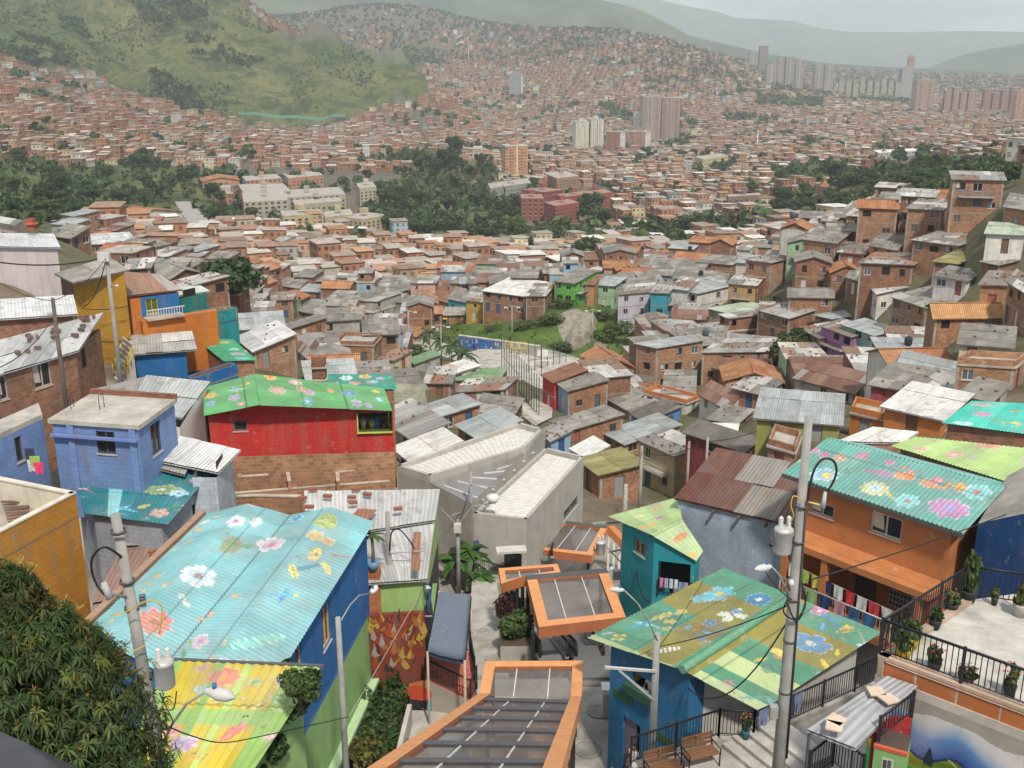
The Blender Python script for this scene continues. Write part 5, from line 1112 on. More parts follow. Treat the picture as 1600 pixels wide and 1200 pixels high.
def bw_(rt,poly,zb,zt,mat,col,lower=None,ops=None,name='wall',bands=None):
 n=len(poly);area=sum(poly[i][0]*poly[(i+1)%n][1]-poly[(i+1)%n][0]*poly[i][1]for i in range(n))
 Z=list(zt)if isinstance(zt,(list,tuple))else[zt]*n
 m=MB();todo=[]
 def colfn(s,t):
  if bands:
   for tt,mm,cc in bands:
    if t<tt:return mm,cc
  return mat,col
 colfn.cuts=tuple(b[0]for b in bands)if bands else()
 for i in range(n):
  p,q=VC((poly[i][0],poly[i][1],0)),VC((poly[(i+1)%n][0],poly[(i+1)%n][1],0));o=(ops or{}).get(i,[])
  fc_(m,p,q,zb,Z[i],Z[(i+1)%n],o,colfn);todo+=[(p,q,x)for x in o]
 m.bd(name,rt)
 for p,q,o in todo:
  k=o[4]if len(o)>4 else 'window';c=o[5]if len(o)>5 else(.45,.45,.44)
  op_(rt,p,q,zb,o,k,c,curtain=o[7]if len(o)>7 else None,bars=o[6]if len(o)>6 else 0,name='bay_shade_sheet' if k=='hole' else None)
def wp_(p,q,px,zb):
 p=VC((p[0],p[1],0));q=VC((q[0],q[1],0));d=(q-p).normalized();n=VC((d.y,-d.x,0));out=[]
 for u,v in px:
  r=VC(tuple(ray(u,v)));t=n.dot(p)/n.dot(r);h=r*t;out.append(((h-p).dot(d),h.z-zb))
 s=sorted((out[0][0],out[1][0]));t=sorted((out[0][1],out[1][1]))
 return(s[0],s[1],t[0],t[1])
def rl_(name,label,pts,h=1.0,gap=.13,col=(.018,.018,.03),post=2.0,group=None,kerb=None,toprail=.03):
 pts=[VC(p)for p in pts];rt=th_(name,label,'railing',pts[0],group)
 up=VC((0,0,1))
 t=MB();t.tu([p+up*h for p in pts],toprail,'metal',col,6);t.bd('handrail',rt)
 t=MB();t.tu([p+up*.12 for p in pts],toprail*.7,'metal',col,4);t.bd('bottom_rail',rt)
 for i,(p,q)in enumerate(zip(pts[:-1],pts[1:])):
  L=(q-p).length;n=max(1,int(L/gap));b=MB()
  for k in range(1,n):
   c=lp(p,q,k/n);b.ob(c+VC((-.011,-.011,.1)),(.022,0,0),(0,.022,0),(0,0,h-.1),'metal',col)
  if n>1:b.ob(lp(p,q,.5/n)+VC((0,0,h-.05)),(q-p)*(1-1/n),VC((0,0,.02)),VC(((q-p).y,-(q-p).x,0)).normalized()*.02,'metal',col);b.bd('baluster_panel',rt)
  m=max(1,round(L/post))
  for k in range(m+(1 if i==len(pts)-2 else 0)):
   c=lp(p,q,k/m);o=MB();o.ob(c+VC((-.035,-.035,-.05)),(.07,0,0),(0,.07,0),(0,0,h+.1),'metal',col);o.bd('post',rt)
 return rt
def pole(name,label,top,bottom,r0,r1,col=(.30,.30,.29),group=None,cap=True):
 rt=th_(name,label,'utility pole',bottom,group)
 m=MB();m.tu([bottom,lp(VC(bottom),VC(top),.5),top],[r1,(r0+r1)/2,r0],'cement',col,14);m.bd('shaft',rt)
 return rt
def clamp(rt,p,r,col=(.1,.1,.1),h=.06):
 m=MB();m.la((p[0],p[1],p[2]),[(r,-h/2),(r+.015,-h/2),(r+.015,h/2),(r,h/2)],'metal',col,12);m.bd('band',rt)
def tf_(label,c,s=1.0,group='transformers on the poles'):
 c=VC(c);rt=th_('transformer',label,'transformer',c,group);g=(.46,.47,.47)
 m=MB();m.la(c,[(0,0),(.22*s,0),(.24*s,.04*s),(.24*s,.62*s),(.26*s,.64*s),(.26*s,.70*s),(.2*s,.76*s),(0,.78*s)],'metal',g,18);m.bd('tank',rt)
 for k,dx in enumerate((-.1,.12)):
  b=MB();z=c+VC((dx*s,.02*k,.75*s));prof=[(0,0)]
  for j in range(6):prof+=[(.035*s,.05*s*j),(.065*s,.05*s*j+.012*s),(.065*s,.05*s*j+.03*s),(.035*s,.05*s*j+.045*s)]
  prof+=[(.02*s,.32*s),(0,.34*s)];b.la(z,prof,'plain',(.62,.61,.58),10);b.bd('bushing',rt)
 b=MB();b.ob(c+VC((-.36*s,-.05,.2*s)),(.2*s,0,0),(0,.1*s,0),(0,0,.06*s),'metal',(.1,.1,.1));b.ob(c+VC((-.36*s,-.05,.2*s)),(.06*s,0,0),(0,.1*s,0),(0,0,.25*s),'metal',(.1,.1,.1));b.bd('bracket',rt)
 return rt
def sl_(label,foot,head,s=1.0,group='street lamps on the poles',col=(.50,.51,.51)):
 foot,head=VC(foot),VC(head);rt=th_('street_lamp',label,'street lamp',foot,group)
 d=(head-foot);mid=foot+d*.6+VC((0,0,.12*d.length))
 m=MB();m.tu([foot,foot+d*.3+VC((0,0,.1*d.length)),mid,head],.025,'metal',(.3,.3,.3),6);m.bd('arm',rt)
 dh=VC((d.x,d.y,0)).normalized()if VC((d.x,d.y,0)).length>.01 else VC((1,0,0));L=.62*s
 m=MB();rings=[]
 n=VC((dh.y,-dh.x,0))
 for t,w,h in((0,.05,.05),(.12,.08,.09),(.4,.13,.13),(.75,.12,.11),(1,.03,.03)):
  c=head+dh*(t*L);rings.append([c+n*(w*s*math.cos(a))+VC((0,0,h*s*math.sin(a)))for a in[2*math.pi*k/12 for k in range(12)]])
 for a,b in zip(rings[:-1],rings[1:]):
  for k in range(12):m.fa([a[k],a[(k+1)%12],b[(k+1)%12],b[k]],'plain',col,True)
 m.fa(rings[0],'plain',col);m.fa(rings[-1][::-1],'plain',col);m.bd('lamp_head',rt)
 m=MB();m.la(head+dh*.3*L+VC((0,0,.11*s)),[(0,0),(.045*s,0),(.045*s,.09*s),(0,.1*s)],'plain',(.03,.16,.36),10);m.bd('photocell',rt)
 return rt
def cb_(label,pts,r=.02,sag=.0,col=(.02,.02,.022),n=14,group='cables strung between poles',name='cable'):
 out=[];pts=[VC(p)for p in pts]
 if len(pts)>2:n=6
 for i,(p,q)in enumerate(zip(pts[:-1],pts[1:])):
  a,b=pts[max(0,i-1)],pts[min(len(pts)-1,i+2)]
  for k in range(n):
   t=k/n;c=lp(p,q,t)if len(pts)==2 else(p*2+(q-a)*t+(a*2-p*5+q*4-b)*t*t+(p*3-a-q*3+b)*t**3)*.5
   c.z-=sag*4*t*(1-t);out.append(c)
 out.append(VC(pts[-1]));m=MB();m.tu(out,r,'plain',col,6);o=m.bd(name,loc=out[0]);tag(o,label,'cable',group);return o
def plant_crown(kind,n,size,seed,shape='round'):return cm_(kind,n,size,seed,shape)
def sh_(label,p,r,h,kind='mid',seed=1,n=900,size=.16,name='shrub',group=None,flower=None):
 rt=th_(name,label,'plant',p,group)
 c=bpy.data.objects.new('foliage',cm_(kind,n*2,size*.62,seed));COL.objects.link(c);c.parent=rt;c.scale=(r,r,h/1.7);c.location=(0,0,h*.5)
 m=MB();m.tu([p,(p[0],p[1],p[2]+h*.5)],[.05,.03],'bark',(.12,.09,.06),6);m.bd('stem',rt)
 return rt
def fronds(m,c,n,L,rr,col,droop=.9,wid=.12,seg=5,mat='leaf'):
 for k in range(n):
  a=2*math.pi*k/n+rr.uniform(-.2,.2);e=rr.uniform(.2,1.1);d=VC((math.cos(a),math.sin(a),0));prev=None
  s=VC((-d.y,d.x,0));l=L*rr.uniform(.75,1.1);k2=rr.uniform(.7,1.25)
  for j in range(seg+1):
   t=j/seg;p=VC(c)+d*(l*t*math.cos(e*(1-t*.3)))+VC((0,0,l*(math.sin(e)*t-droop*t*t*.8)));w=wid*l*math.sin(math.pi*min(.97,t*.9+.08))
   if prev:m.fa([prev[0],prev[1],p+s*w,p-s*w],mat,tuple(x*k2 for x in col))
   prev=(p-s*w,p+s*w)
def palm(label,p,h,L,seed=1,n=14,name='palm',group=None,col=(.06,.11,.03)):
 rt=th_(name,label,'palm',p,group);rr=random.Random(seed);p=VC(p)
 m=MB();m.tu([p,p+VC((.03,.02,h*.5)),p+VC((.0,.0,h))],[.09,.07,.05],'bark',(.16,.13,.10),8);m.bd('trunk',rt)
 m=MB();fronds(m,p+VC((0,0,h)),n,L,rr,col,.9,.13,6);m.bd('fronds',rt)
 return rt
def pp_(label,p,r,h,kind='mid',seed=1,col=(.03,.03,.035),ph=.45,n=160,flower=None,group='potted plants on the terrace'):
 rt=th_('potted_plant',label,'potted plant',p,group);p=VC(p)
 m=MB();m.la(p,[(0,0),(r*.68,0),(r*.95,h*.8),(r,h),(r*.86,h),(r*.84,h*.85),(0,h*.85)],'plain',col,14);m.bd('pot',rt)
 c=bpy.data.objects.new('foliage',cm_(kind,n,.26,seed,'open'));COL.objects.link(c);c.parent=rt;c.scale=(r*1.15,r*1.15,ph*.75);c.location=(0,0,h+ph*.45)
 if flower:
  rr=random.Random(seed);m=MB()
  for k in range(12):
   q=p+VC((rr.uniform(-r,r)*1.2,rr.uniform(-r,r)*1.2,h+ph*rr.uniform(.5,1.1)));m.la(q,[(0,-.03),(.04,0),(0,.03)],'plain',flower,6)
  o=m.bd('blossoms',rt);o['kind']='stuff'
 return rt
def gm_(label,p,q,drop,col,group='washing hung out to dry',kind='cloth',seed=0):
 rr=random.Random(seed);p,q=VC(p),VC(q);d=q-p;n=VC((d.y,-d.x,0)).normalized();m=MB();N=7;rows=[]
 for j in range(6):
  t=j/5;row=[]
  for i in range(N+1):
   s=i/N;w=1+.08*math.sin(3*t+seed);c=p+d*(.5+(s-.5)*(1-.12*t)*w)-VC((0,0,drop*t*(1-.06*math.sin(s*9+seed))))+n*(.05+.045*math.sin(s*8+seed*2+t*2)*t)
   if kind=='trousers' and t>.4 and abs(s-.5)<.1:c=c+VC((0,0,drop*.18*(t-.4)))
   row.append(c)
  rows.append(row)
 for j in range(5):
  for i in range(N):
   if kind=='trousers' and j>=2 and i==3:continue
   m.fa([rows[j][i],rows[j][i+1],rows[j+1][i+1],rows[j+1][i]],'cloth',col,True)
 o=m.bd('garment',loc=p);tag(o,label,'garment',group);return o
def skin_mesh(name,parent,verts,edges,radii,mat,col,sub=2,loc=None):
 me=bpy.data.meshes.new(name);off=VC(parent['_loc']);me.from_pydata([tuple(VC(v))for v in verts],edges,[]);me.update()
 o=bpy.data.objects.new(name,me);COL.objects.link(o);o.parent=parent
 md=o.modifiers.new('Skin','SKIN');md.use_smooth_shade=True
 sv=me.skin_vertices[0].data
 for i,r in enumerate(radii):sv[i].radius=(r,r)if isinstance(r,(int,float))else r;sv[i].use_root=(i==0)
 s=o.modifiers.new('Subdivision','SUBSURF');s.levels=sub;s.render_levels=sub
 key=mat+'_%02x%02x%02x'%tuple(int(min(.999,c)*255)for c in col)
 if key not in MATS:
  t=NT(key);t.fin(t.mul(t.node('ShaderNodeRGB').outputs[0],t.rng(t.noise(t.gen(),14,3),.3,.7,.85,1.1)),.8 if mat=='cloth' else .55,0,.25)
  [n for n in t.n if n.type=='RGB'][0].outputs[0].default_value=(*col,1)
 me.materials.append(MATS[key]);return o
def pe_(label,p,face=0.0,H=1.62,shirt=(.5,.5,.5),legs=(.05,.06,.1),skin=(.28,.15,.09),hair=(.02,.015,.012),arms='down',upper=False,group=None,seed=0,longhair=False):
 rt=th_('person',label,'person',p,group);rt.rotation_euler=(0,0,face);k=H/1.7
 P_=lambda x,y,z:(x*k,y*k,z*k)
 sw=.05*math.sin(seed)
 v=[P_(0,0,.95),P_(0,0,1.15),P_(0,-.01,1.36),P_(0,0,1.47),P_(0,-.02,1.54),P_(0,-.02,1.64)]
 e=[(0,1),(1,2),(2,3),(3,4),(4,5)];r=[.13,.115,.13,.055,.085,.075]
 for sx in(-1,1):
  b=len(v)
  if arms=='sill':pts=[(.17,-.02,1.38),(.22,-.14,1.12),(.10,-.34,1.08)]
  elif arms=='hip' and sx>0:pts=[(.17,0,1.38),(.30,.05,1.13),(.16,-.08,1.0)]
  else:pts=[(.17,0,1.38),(.21,.02+sw,1.10),(.22,-.06-sw,.86)]
  hand=VC(pts[2])
  for x,y,z in pts:v.append(P_(sx*x,y,z))
  e+=[(2,b),(b,b+1),(b+1,b+2)];r+=[.062,.043,.03]
  hb=len(v);dirn=(hand-VC(pts[1])).normalized();v.append(P_(*((VC((sx*hand.x,hand.y,hand.z))+VC((sx*dirn.x,dirn.y,dirn.z))*.07))));e.append((b+2,hb));r.append(.034)
  for f in range(4):
   o=(f-1.5)*.018;base=VC((sx*hand.x,hand.y,hand.z))+VC((sx*dirn.x,dirn.y,dirn.z))*.09;i0=len(v)
   ln=(.055,.07,.065,.05)[f];d2=VC((sx*dirn.x,dirn.y,dirn.z))
   v.append(P_(*(base+VC((0,o,0))+d2*.01)));v.append(P_(*(base+VC((sx*-.008,o*1.2,0))+d2*ln)));e+=[(hb,i0),(i0,i0+1)];r+=[.011,.008]
  i0=len(v);v.append(P_(*(VC((sx*hand.x,hand.y,hand.z))+d2*.05+VC((sx*-.01,-.045,.0)))));v.append(P_(*(VC((sx*hand.x,hand.y,hand.z))+d2*.085+VC((sx*-.012,-.058,0)))));e+=[(hb,i0),(i0,i0+1)];r+=[.012,.009]
  b=len(v)
  for x,y,z in((.09,0,.86),(.10,-.02,.50),(.10,.02,.09),(.105,-.12,.03)):v.append(P_(sx*x,y+(sw if sx>0 else-sw)*(z<.6),z))
  e+=[(0,b),(b,b+1),(b+1,b+2),(b+2,b+3)];r+=[.085,.058,.042,.035]
 skin_mesh('body',rt,v,e,[x*k for x in r],'skin',skin)
 m=MB();
 for sx in(-1,1):m.la(VC(rt['_loc'])+VC(P_(sx*.03,-.088,1.605)),[(0,-.012),(.012,0),(0,.012)],'plain',(.02,.02,.02),6)
 m.bd('eyes',rt)if False else None
 m=MB();L0=VC(rt['_loc'])
 m.fa([L0+VC(P_(-.012,-.095,1.57)),L0+VC(P_(.012,-.095,1.57)),L0+VC(P_(0,-.118,1.578))],'skin',tuple(x*.9 for x in skin));m.fa([L0+VC(P_(-.012,-.095,1.57)),L0+VC(P_(0,-.118,1.578)),L0+VC(P_(0,-.095,1.62))],'skin',skin);m.bd('nose',rt)
 for sx in(-1,1):
  m=MB();m.la(L0+VC(P_(sx*.03,-.092,1.615)),[(0,-.010),(.013,0),(0,.010)],'plain',(.02,.018,.018),6);m.bd('eye',rt)
 hv=[P_(0,.0,1.72),P_(0,.045,1.66),P_(0,.07,1.58)]+([P_(0,.08,1.44),P_(0,.08,1.32)]if longhair else[]);he=[(i,i+1)for i in range(len(hv)-1)]
 skin_mesh('hair',rt,hv,he,[x*k for x in[.062,.088,.075,.08,.05][:len(hv)]],'cloth',hair,1)
 sv_=[P_(0,0,.93),P_(0,0,1.15),P_(0,-.01,1.36),P_(0,0,1.42)];se=[(0,1),(1,2),(2,3)];sr=[.155,.138,.15,.07]
 for sx in(-1,1):
  b=len(sv_)
  if arms=='sill':q=[(.17,-.02,1.38),(.205,-.09,1.22)]
  else:q=[(.17,0,1.38),(.20,.015,1.20)]
  for x,y,z in q:sv_.append(P_(sx*x,y,z))
  se+=[(2,b),(b,b+1)];sr+=[.08,.066]
 skin_mesh('shirt',rt,sv_,se,[x*k for x in sr],'cloth',shirt)
 if not upper:
  tv=[P_(0,0,.98)];te=[];tr=[.15]
  for sx in(-1,1):
   b=len(tv)
   for x,y,z in((.09,0,.84),(.10,-.02,.50),(.10,.02,.12)):tv.append(P_(sx*x,y+(sw if sx>0 else-sw)*(z<.6),z))
   te+=[(0,b),(b,b+1),(b+1,b+2)];tr+=[.102,.075,.06]
  skin_mesh('trousers',rt,tv,te,[x*k for x in tr],'cloth',legs)
 return rt
AQ=(.20,.43,.48);YEL=(.52,.42,.05);LGR=(.27,.45,.13);TEALR=(.02,.20,.25);WHT=(.78,.78,.78)
PK=(.75,.22,.40);MAG=(.50,.08,.32);ORG=(.75,.25,.05);RED=(.70,.10,.07);BLU=(.06,.26,.62);SKY=(.25,.60,.80);PUR=(.38,.25,.60);GRN=(.12,.32,.10);DGR=(.08,.18,.08);YLW=(.80,.62,.08)
def xy(*ps):return[(p.x,p.y)for p in ps]
def flower_house():
 z=-18.1
 LB,RB,RF,LF=P(325,803,z=z),P(585,815,z=z),P(405,1106,z=z),P(110,1010,z=z)
 rt=th_('painted_house','blue and green house under the big pale aqua roof painted with flowers','house',(LB+RF)/2+VC((0,0,-8)))
 def rip(S,T):
  return np.interp(T,[0,.25,.5,.75,1],[0,.55,.12,.55,0])
 A,B,C,D=LB,LF,RF,RB
 M=[]
 f=lambda*a:M.append(a)
 f(255,973,36,'fl',RED,ORG,(.45,.10,.06),9,.2,1.0);f(318,907,34,'fl',WHT,(.30,.45,.75),(.35,.17,.06),6,.3,1.0);f(405,1018,50,'fl',(.75,.82,.9),(.05,.18,.55),(.6,.28,.05),6,.1,1.0)
 f(428,852,31,'fl',(.8,.72,.8),MAG,(.5,.15,.05),5,.9,.8);f(512,829,26,'disc',(.50,.52,.05),(.30,.40,.05),(.55,.55,.10),8,0,.8);f(335,981,24,'fl',(.75,.55,.72),PK,PUR,5,.4,.7)
 f(310,997,14,'leaf',GRN,DGR,GRN,1,.5,1);f(318,982,12,'leaf',(.3,.45,.1),DGR,GRN,1,.8,1);f(366,861,28,'disc',(.22,.30,.10),(.40,.24,.08),(.18,.32,.08),6,0,.6);f(390,858,14,'leaf',GRN,ORG,GRN,1,2.2,1)
 f(490,884,40,'bird',(.05,.22,.36),(.20,.42,.55),YLW,1,2.5,.75);f(470,893,22,'leaf',YLW,GRN,ORG,1,.6,1);f(455,921,34,'bird',(.10,.42,.75),(.05,.25,.55),YLW,1,2.2,.7);f(425,975,55,'fish',(.20,.62,.55),(.45,.78,.72),(.15,.5,.45),1,2.45,.8)
 f(498,848,17,'fl',YLW,ORG,YLW,5,0,1);f(518,850,13,'fl',YLW,ORG,ORG,5,1,1);f(535,862,22,'leaf',(.45,.15,.12),RED,RED,1,2.0,.3);f(465,817,16,'bfly',BLU,SKY,(.02,.05,.2),1,.6,1);f(398,802,17,'fl',ORG,YLW,YLW,5,.2,1)
 f(371,831,22,'fl',WHT,PK,(.3,.1,.1),5,0,.7);f(402,826,18,'disc',(.7,.75,.78),WHT,SKY,1,0,.5);f(500,868,22,'disc',YLW,ORG,GRN,1,0,.4);f(520,879,17,'leaf',YLW,ORG,RED,1,.6,1);f(448,1002,15,'bird',(.15,.5,.5),SKY,RED,1,.3,.7)
 for u,v,c in((250,906,ORG),(238,918,ORG),(226,927,RED),(210,950,ORG),(190,965,YLW),(180,975,ORG),(277,862,ORG),(296,852,ORG),(310,832,ORG),(267,925,ORG),(295,935,SKY),(304,942,WHT),(330,953,ORG),(345,945,ORG),(380,922,ORG),(388,925,GRN),(366,1003,ORG),(378,985,ORG),(294,825,PK),(340,815,ORG),(320,820,WHT)):
  f(u,v,10,'spots' if(u+v)%2 else 'fl',c,YLW,c,4,u%3,.6)
 def base(a,b,W,L):
  out=np.zeros(a.shape+(3,));out[:]=AQ
  n=vn(a,b,.5)[...,None];out=out*(.9+.25*n)
  x=b/L
  out[np.abs(x-.5)<.006]=(.08,.11,.12);
  return out
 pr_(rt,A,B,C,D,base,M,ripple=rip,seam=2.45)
 q=0.45
 wp=[P(350,812,z=z),P(572,822,z=z),P(395,1100,z=z),P(150,1006,z=z)]
 zb=-26.6
 pl=xy(wp[3],wp[2],wp[1],wp[0])
 o1=wp_(pl[1],pl[2],[(502,957),(517,998)],zb);o2=wp_(pl[1],pl[2],[(460,1020),(472,1040)],zb)
 bl=(.018,.125,.36);gr=(.26,.44,.17)
 bw_(rt,pl,zb,z+.0,'plaster',bl,ops={1:[(*o1,'window',(.5,.35,.15)),(*o2,'window',(.5,.4,.2))]},bands=[(1.5,'plaster',(.02,.13,.28)),(4.55,'plaster',gr),(4.75,'plaster',(.035,.17,.45)),(9,'plaster',bl)])
 p,q_=VC((pl[1][0],pl[1][1],zb+1.45)),VC((pl[2][0],pl[2][1],zb+1.45));d=(q_-p).normalized();n=VC((d.y,-d.x,0))
 m=MB();m.ob(p+n*.003,(q_-p)+d*.3,n*.35,(0,0,.16),'plaster',(.40,.58,.34));m.bd('ledge',rt)
 m=MB();m.ob(p+n*.003-VC((0,0,1.4)),(q_-p)+d*.3,n*.28,(0,0,1.36),'plaster',(.04,.16,.30));m.bd('painted_plinth',rt)
 m=MB();bm(m,LB+VC((-.25,.1,.1)),LF+VC((-.25,0,.1)),.28,.16,'wood',(.34,.22,.15));m.bd('eave_board',rt)
 return pl
def yellow_roof_house():
 zb_,zf=-16.7,-17.9
 BL,BR_=P(262,1032,z=zb_),P(500,1043,z=zb_);FR,FL=P(372,1240,z=zf),P(170,1240,z=zf)
 rt=th_('painted_house','small house with yellow and lime corrugated roof painted with flowers beside the mango tree','house',(BL+FR)/2+VC((0,0,-8)))
 M=[(328,1054,24,'fl',RED,PK,ORG,7,0,1),(413,1055,27,'fl',PUR,(.30,.12,.40),YLW,8,.1,.8),(302,1042,12,'leaf',PUR,PK,PUR,1,.3,1),(345,1140,26,'leaf',(.60,.10,.14),PK,RED,1,1.1,1.0),(278,1160,22,'disc',PUR,(.6,.5,.7),PUR,1,0,.8),(262,1140,13,'fl',PK,MAG,YLW,5,0,1),(396,1053,8,'leaf',GRN,DGR,GRN,1,0,1),(395,1083,12,'fl',(.3,.5,.3),GRN,YLW,5,0,1),(440,1055,12,'spots',GRN,ORG,RED,5,0,1),(450,1075,20,'spots',(.6,.3,.12),WHT,RED,5,0,1),(330,1090,40,'spots',(.30,.25,.12),(.55,.55,.4),ORG,1,0,.35),(390,1096,40,'spots',(.30,.25,.12),(.55,.55,.4),ORG,1,0,.35),(396,1146,10,'fl',PK,WHT,PK,4,0,1),(300,1180,14,'spots',(.2,.15,.1),ORG,PK,3,0,1),(300,1075,9,'fl',SKY,BLU,YLW,5,0,1),(365,1060,8,'fl',(.15,.45,.4),GRN,GRN,5,0,1)]
 st=stripes([(.10,LGR),(.34,YEL),(.40,LGR),(.52,YEL),(.58,(.42,.55,.14)),(.82,YEL),(1.0,LGR)])
 def base(a,b,W,L):
  out=st(a,b,W,L).copy();t=b/L;out[(t>.50)&(t<.62)]=LGR;return out
 pr_(rt,FL,FR,BR_,BL,base,M,amp=.028,period=.21,seam=2.9)
 w=[P(420,1075,z=-17),P(478,1052,z=-17)]
 pl=xy(P(190,1235,z=-18.1),P(352,1235,z=-18.1),P(470,1056,z=-16.95),P(280,1046,z=-16.95))
 bw_(rt,pl,-27,[-18.15,-18.15,-16.95,-16.95],'plaster',(.24,.40,.16))
 m=MB();bm(m,BL+VC((0,.05,.05)),BR_+VC((0.1,.05,.05)),.10,.12,'metal',(.10,.11,.12));m.bd('ridge_flashing',rt)
def mango():
 c=P(86,1045,d=16.5);rt=th_('mango_tree','dense mango tree with pale flower heads beside the leaning pole with transformer','tree',(c.x,c.y,-24))
 m=MB();m.tu([(c.x,c.y,-24),(c.x+.1,c.y,c.z-3),(c.x,c.y,c.z)],[.28,.22,.1],'bark',(.14,.11,.085),10)
 rr=random.Random(5)
 for k in range(9):
  a=k*.7;e=VC((c.x-.4+.8*math.cos(a),c.y+.8*math.sin(a),c.z+rr.uniform(-1.2,-.3)));m.tu([(c.x,c.y,c.z-2.2),(c.x+.6*math.cos(a),c.y+.6*math.sin(a),c.z-.8),e],[.1,.06,.025],'bark',(.14,.11,.085),6)
 m.bd('trunk',rt)
 r=np.random.default_rng(4)
 cen=np.array([[c.x-1.05,c.y+.1,c.z+.35,1.05],[c.x-.3,c.y,c.z-.35,1.15],[c.x+.45,c.y-.1,c.z-.95,1.0],[c.x-.6,c.y-.5,c.z-1.3,1.15],[c.x+.2,c.y-.6,c.z-1.7,1.05],[c.x-1.4,c.y+.3,c.z-.6,1.0],[c.x+.78,c.y-.3,c.z-1.55,.72],[c.x+.55,c.y-.6,c.z-2.2,.9],[c.x-.75,c.y+.15,c.z+.95,.55],[c.x-.3,c.y+.2,c.z+.35,.62],[c.x+.25,c.y+.2,c.z-.12,.55]])
 N=3500;k=r.integers(0,len(cen),N);d=r.normal(size=(N,3));d/=np.linalg.norm(d,axis=1)[:,None];d[:,2]=np.abs(d[:,2])*.9-.25*(r.random(N)<.4);d/=np.linalg.norm(d,axis=1)[:,None]
 tip=cen[k,:3]+d*(cen[k,3]*r.uniform(.72,1.06,N)*np.where(r.random(N)<.06,1.14,1))[:,None]
 Q=[];CC=[]
 pal=np.array([(.026,.05,.012),(.036,.066,.015),(.02,.038,.01),(.055,.09,.02),(.085,.11,.026)])
 tone=r.choice(len(pal),N,p=[.28,.24,.22,.16,.10])
 for i in range(N):
  ax=d[i]*.75+np.array([0,0,.45]);ax/=np.linalg.norm(ax);s0=np.cross(ax,[.3,.9,.2]);s0/=np.linalg.norm(s0);s1=np.cross(ax,s0)
  nl=9;ph=r.uniform(0,6)
  for j in range(nl):
   a=ph+2.4*j;el=r.uniform(-.55,.75);dirv=(s0*math.cos(a)+s1*math.sin(a))*math.cos(el)+ax*math.sin(el);L=r.uniform(.10,.19);w=r.uniform(.012,.021)
   side=np.cross(dirv,ax);side/=np.linalg.norm(side)+1e-9
   p0=tip[i];pm=p0+dirv*L*.5;pe=p0+dirv*L+np.array([0,0,-.06-.04*r.random()])
   Q.append([p0,pm-side*w,pe,pm+side*w]);CC.append(pal[tone[i]]*r.uniform(.8,1.25))
  if r.random()<.2:
   for j in range(7):
    a=r.uniform(0,6.3);dirv=ax*1.0+(s0*math.cos(a)+s1*math.sin(a))*.5;L=r.uniform(.08,.17);p0=tip[i];side=np.cross(dirv,[.2,.3,.9])*.016
    Q.append([p0-side,p0+side,p0+dirv*L+side,p0+dirv*L-side]);CC.append(np.array((.30,.22,.06))*r.uniform(.7,1.2))
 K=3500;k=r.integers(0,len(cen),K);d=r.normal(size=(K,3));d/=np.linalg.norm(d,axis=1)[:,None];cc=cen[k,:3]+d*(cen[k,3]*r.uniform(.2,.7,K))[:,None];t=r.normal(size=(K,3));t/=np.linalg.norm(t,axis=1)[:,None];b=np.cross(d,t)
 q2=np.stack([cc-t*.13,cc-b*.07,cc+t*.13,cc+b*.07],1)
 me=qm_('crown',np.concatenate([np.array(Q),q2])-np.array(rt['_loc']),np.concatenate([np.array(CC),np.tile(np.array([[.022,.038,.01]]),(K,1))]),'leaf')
 o=bpy.data.objects.new('crown',me);COL.objects.link(o);o.parent=rt
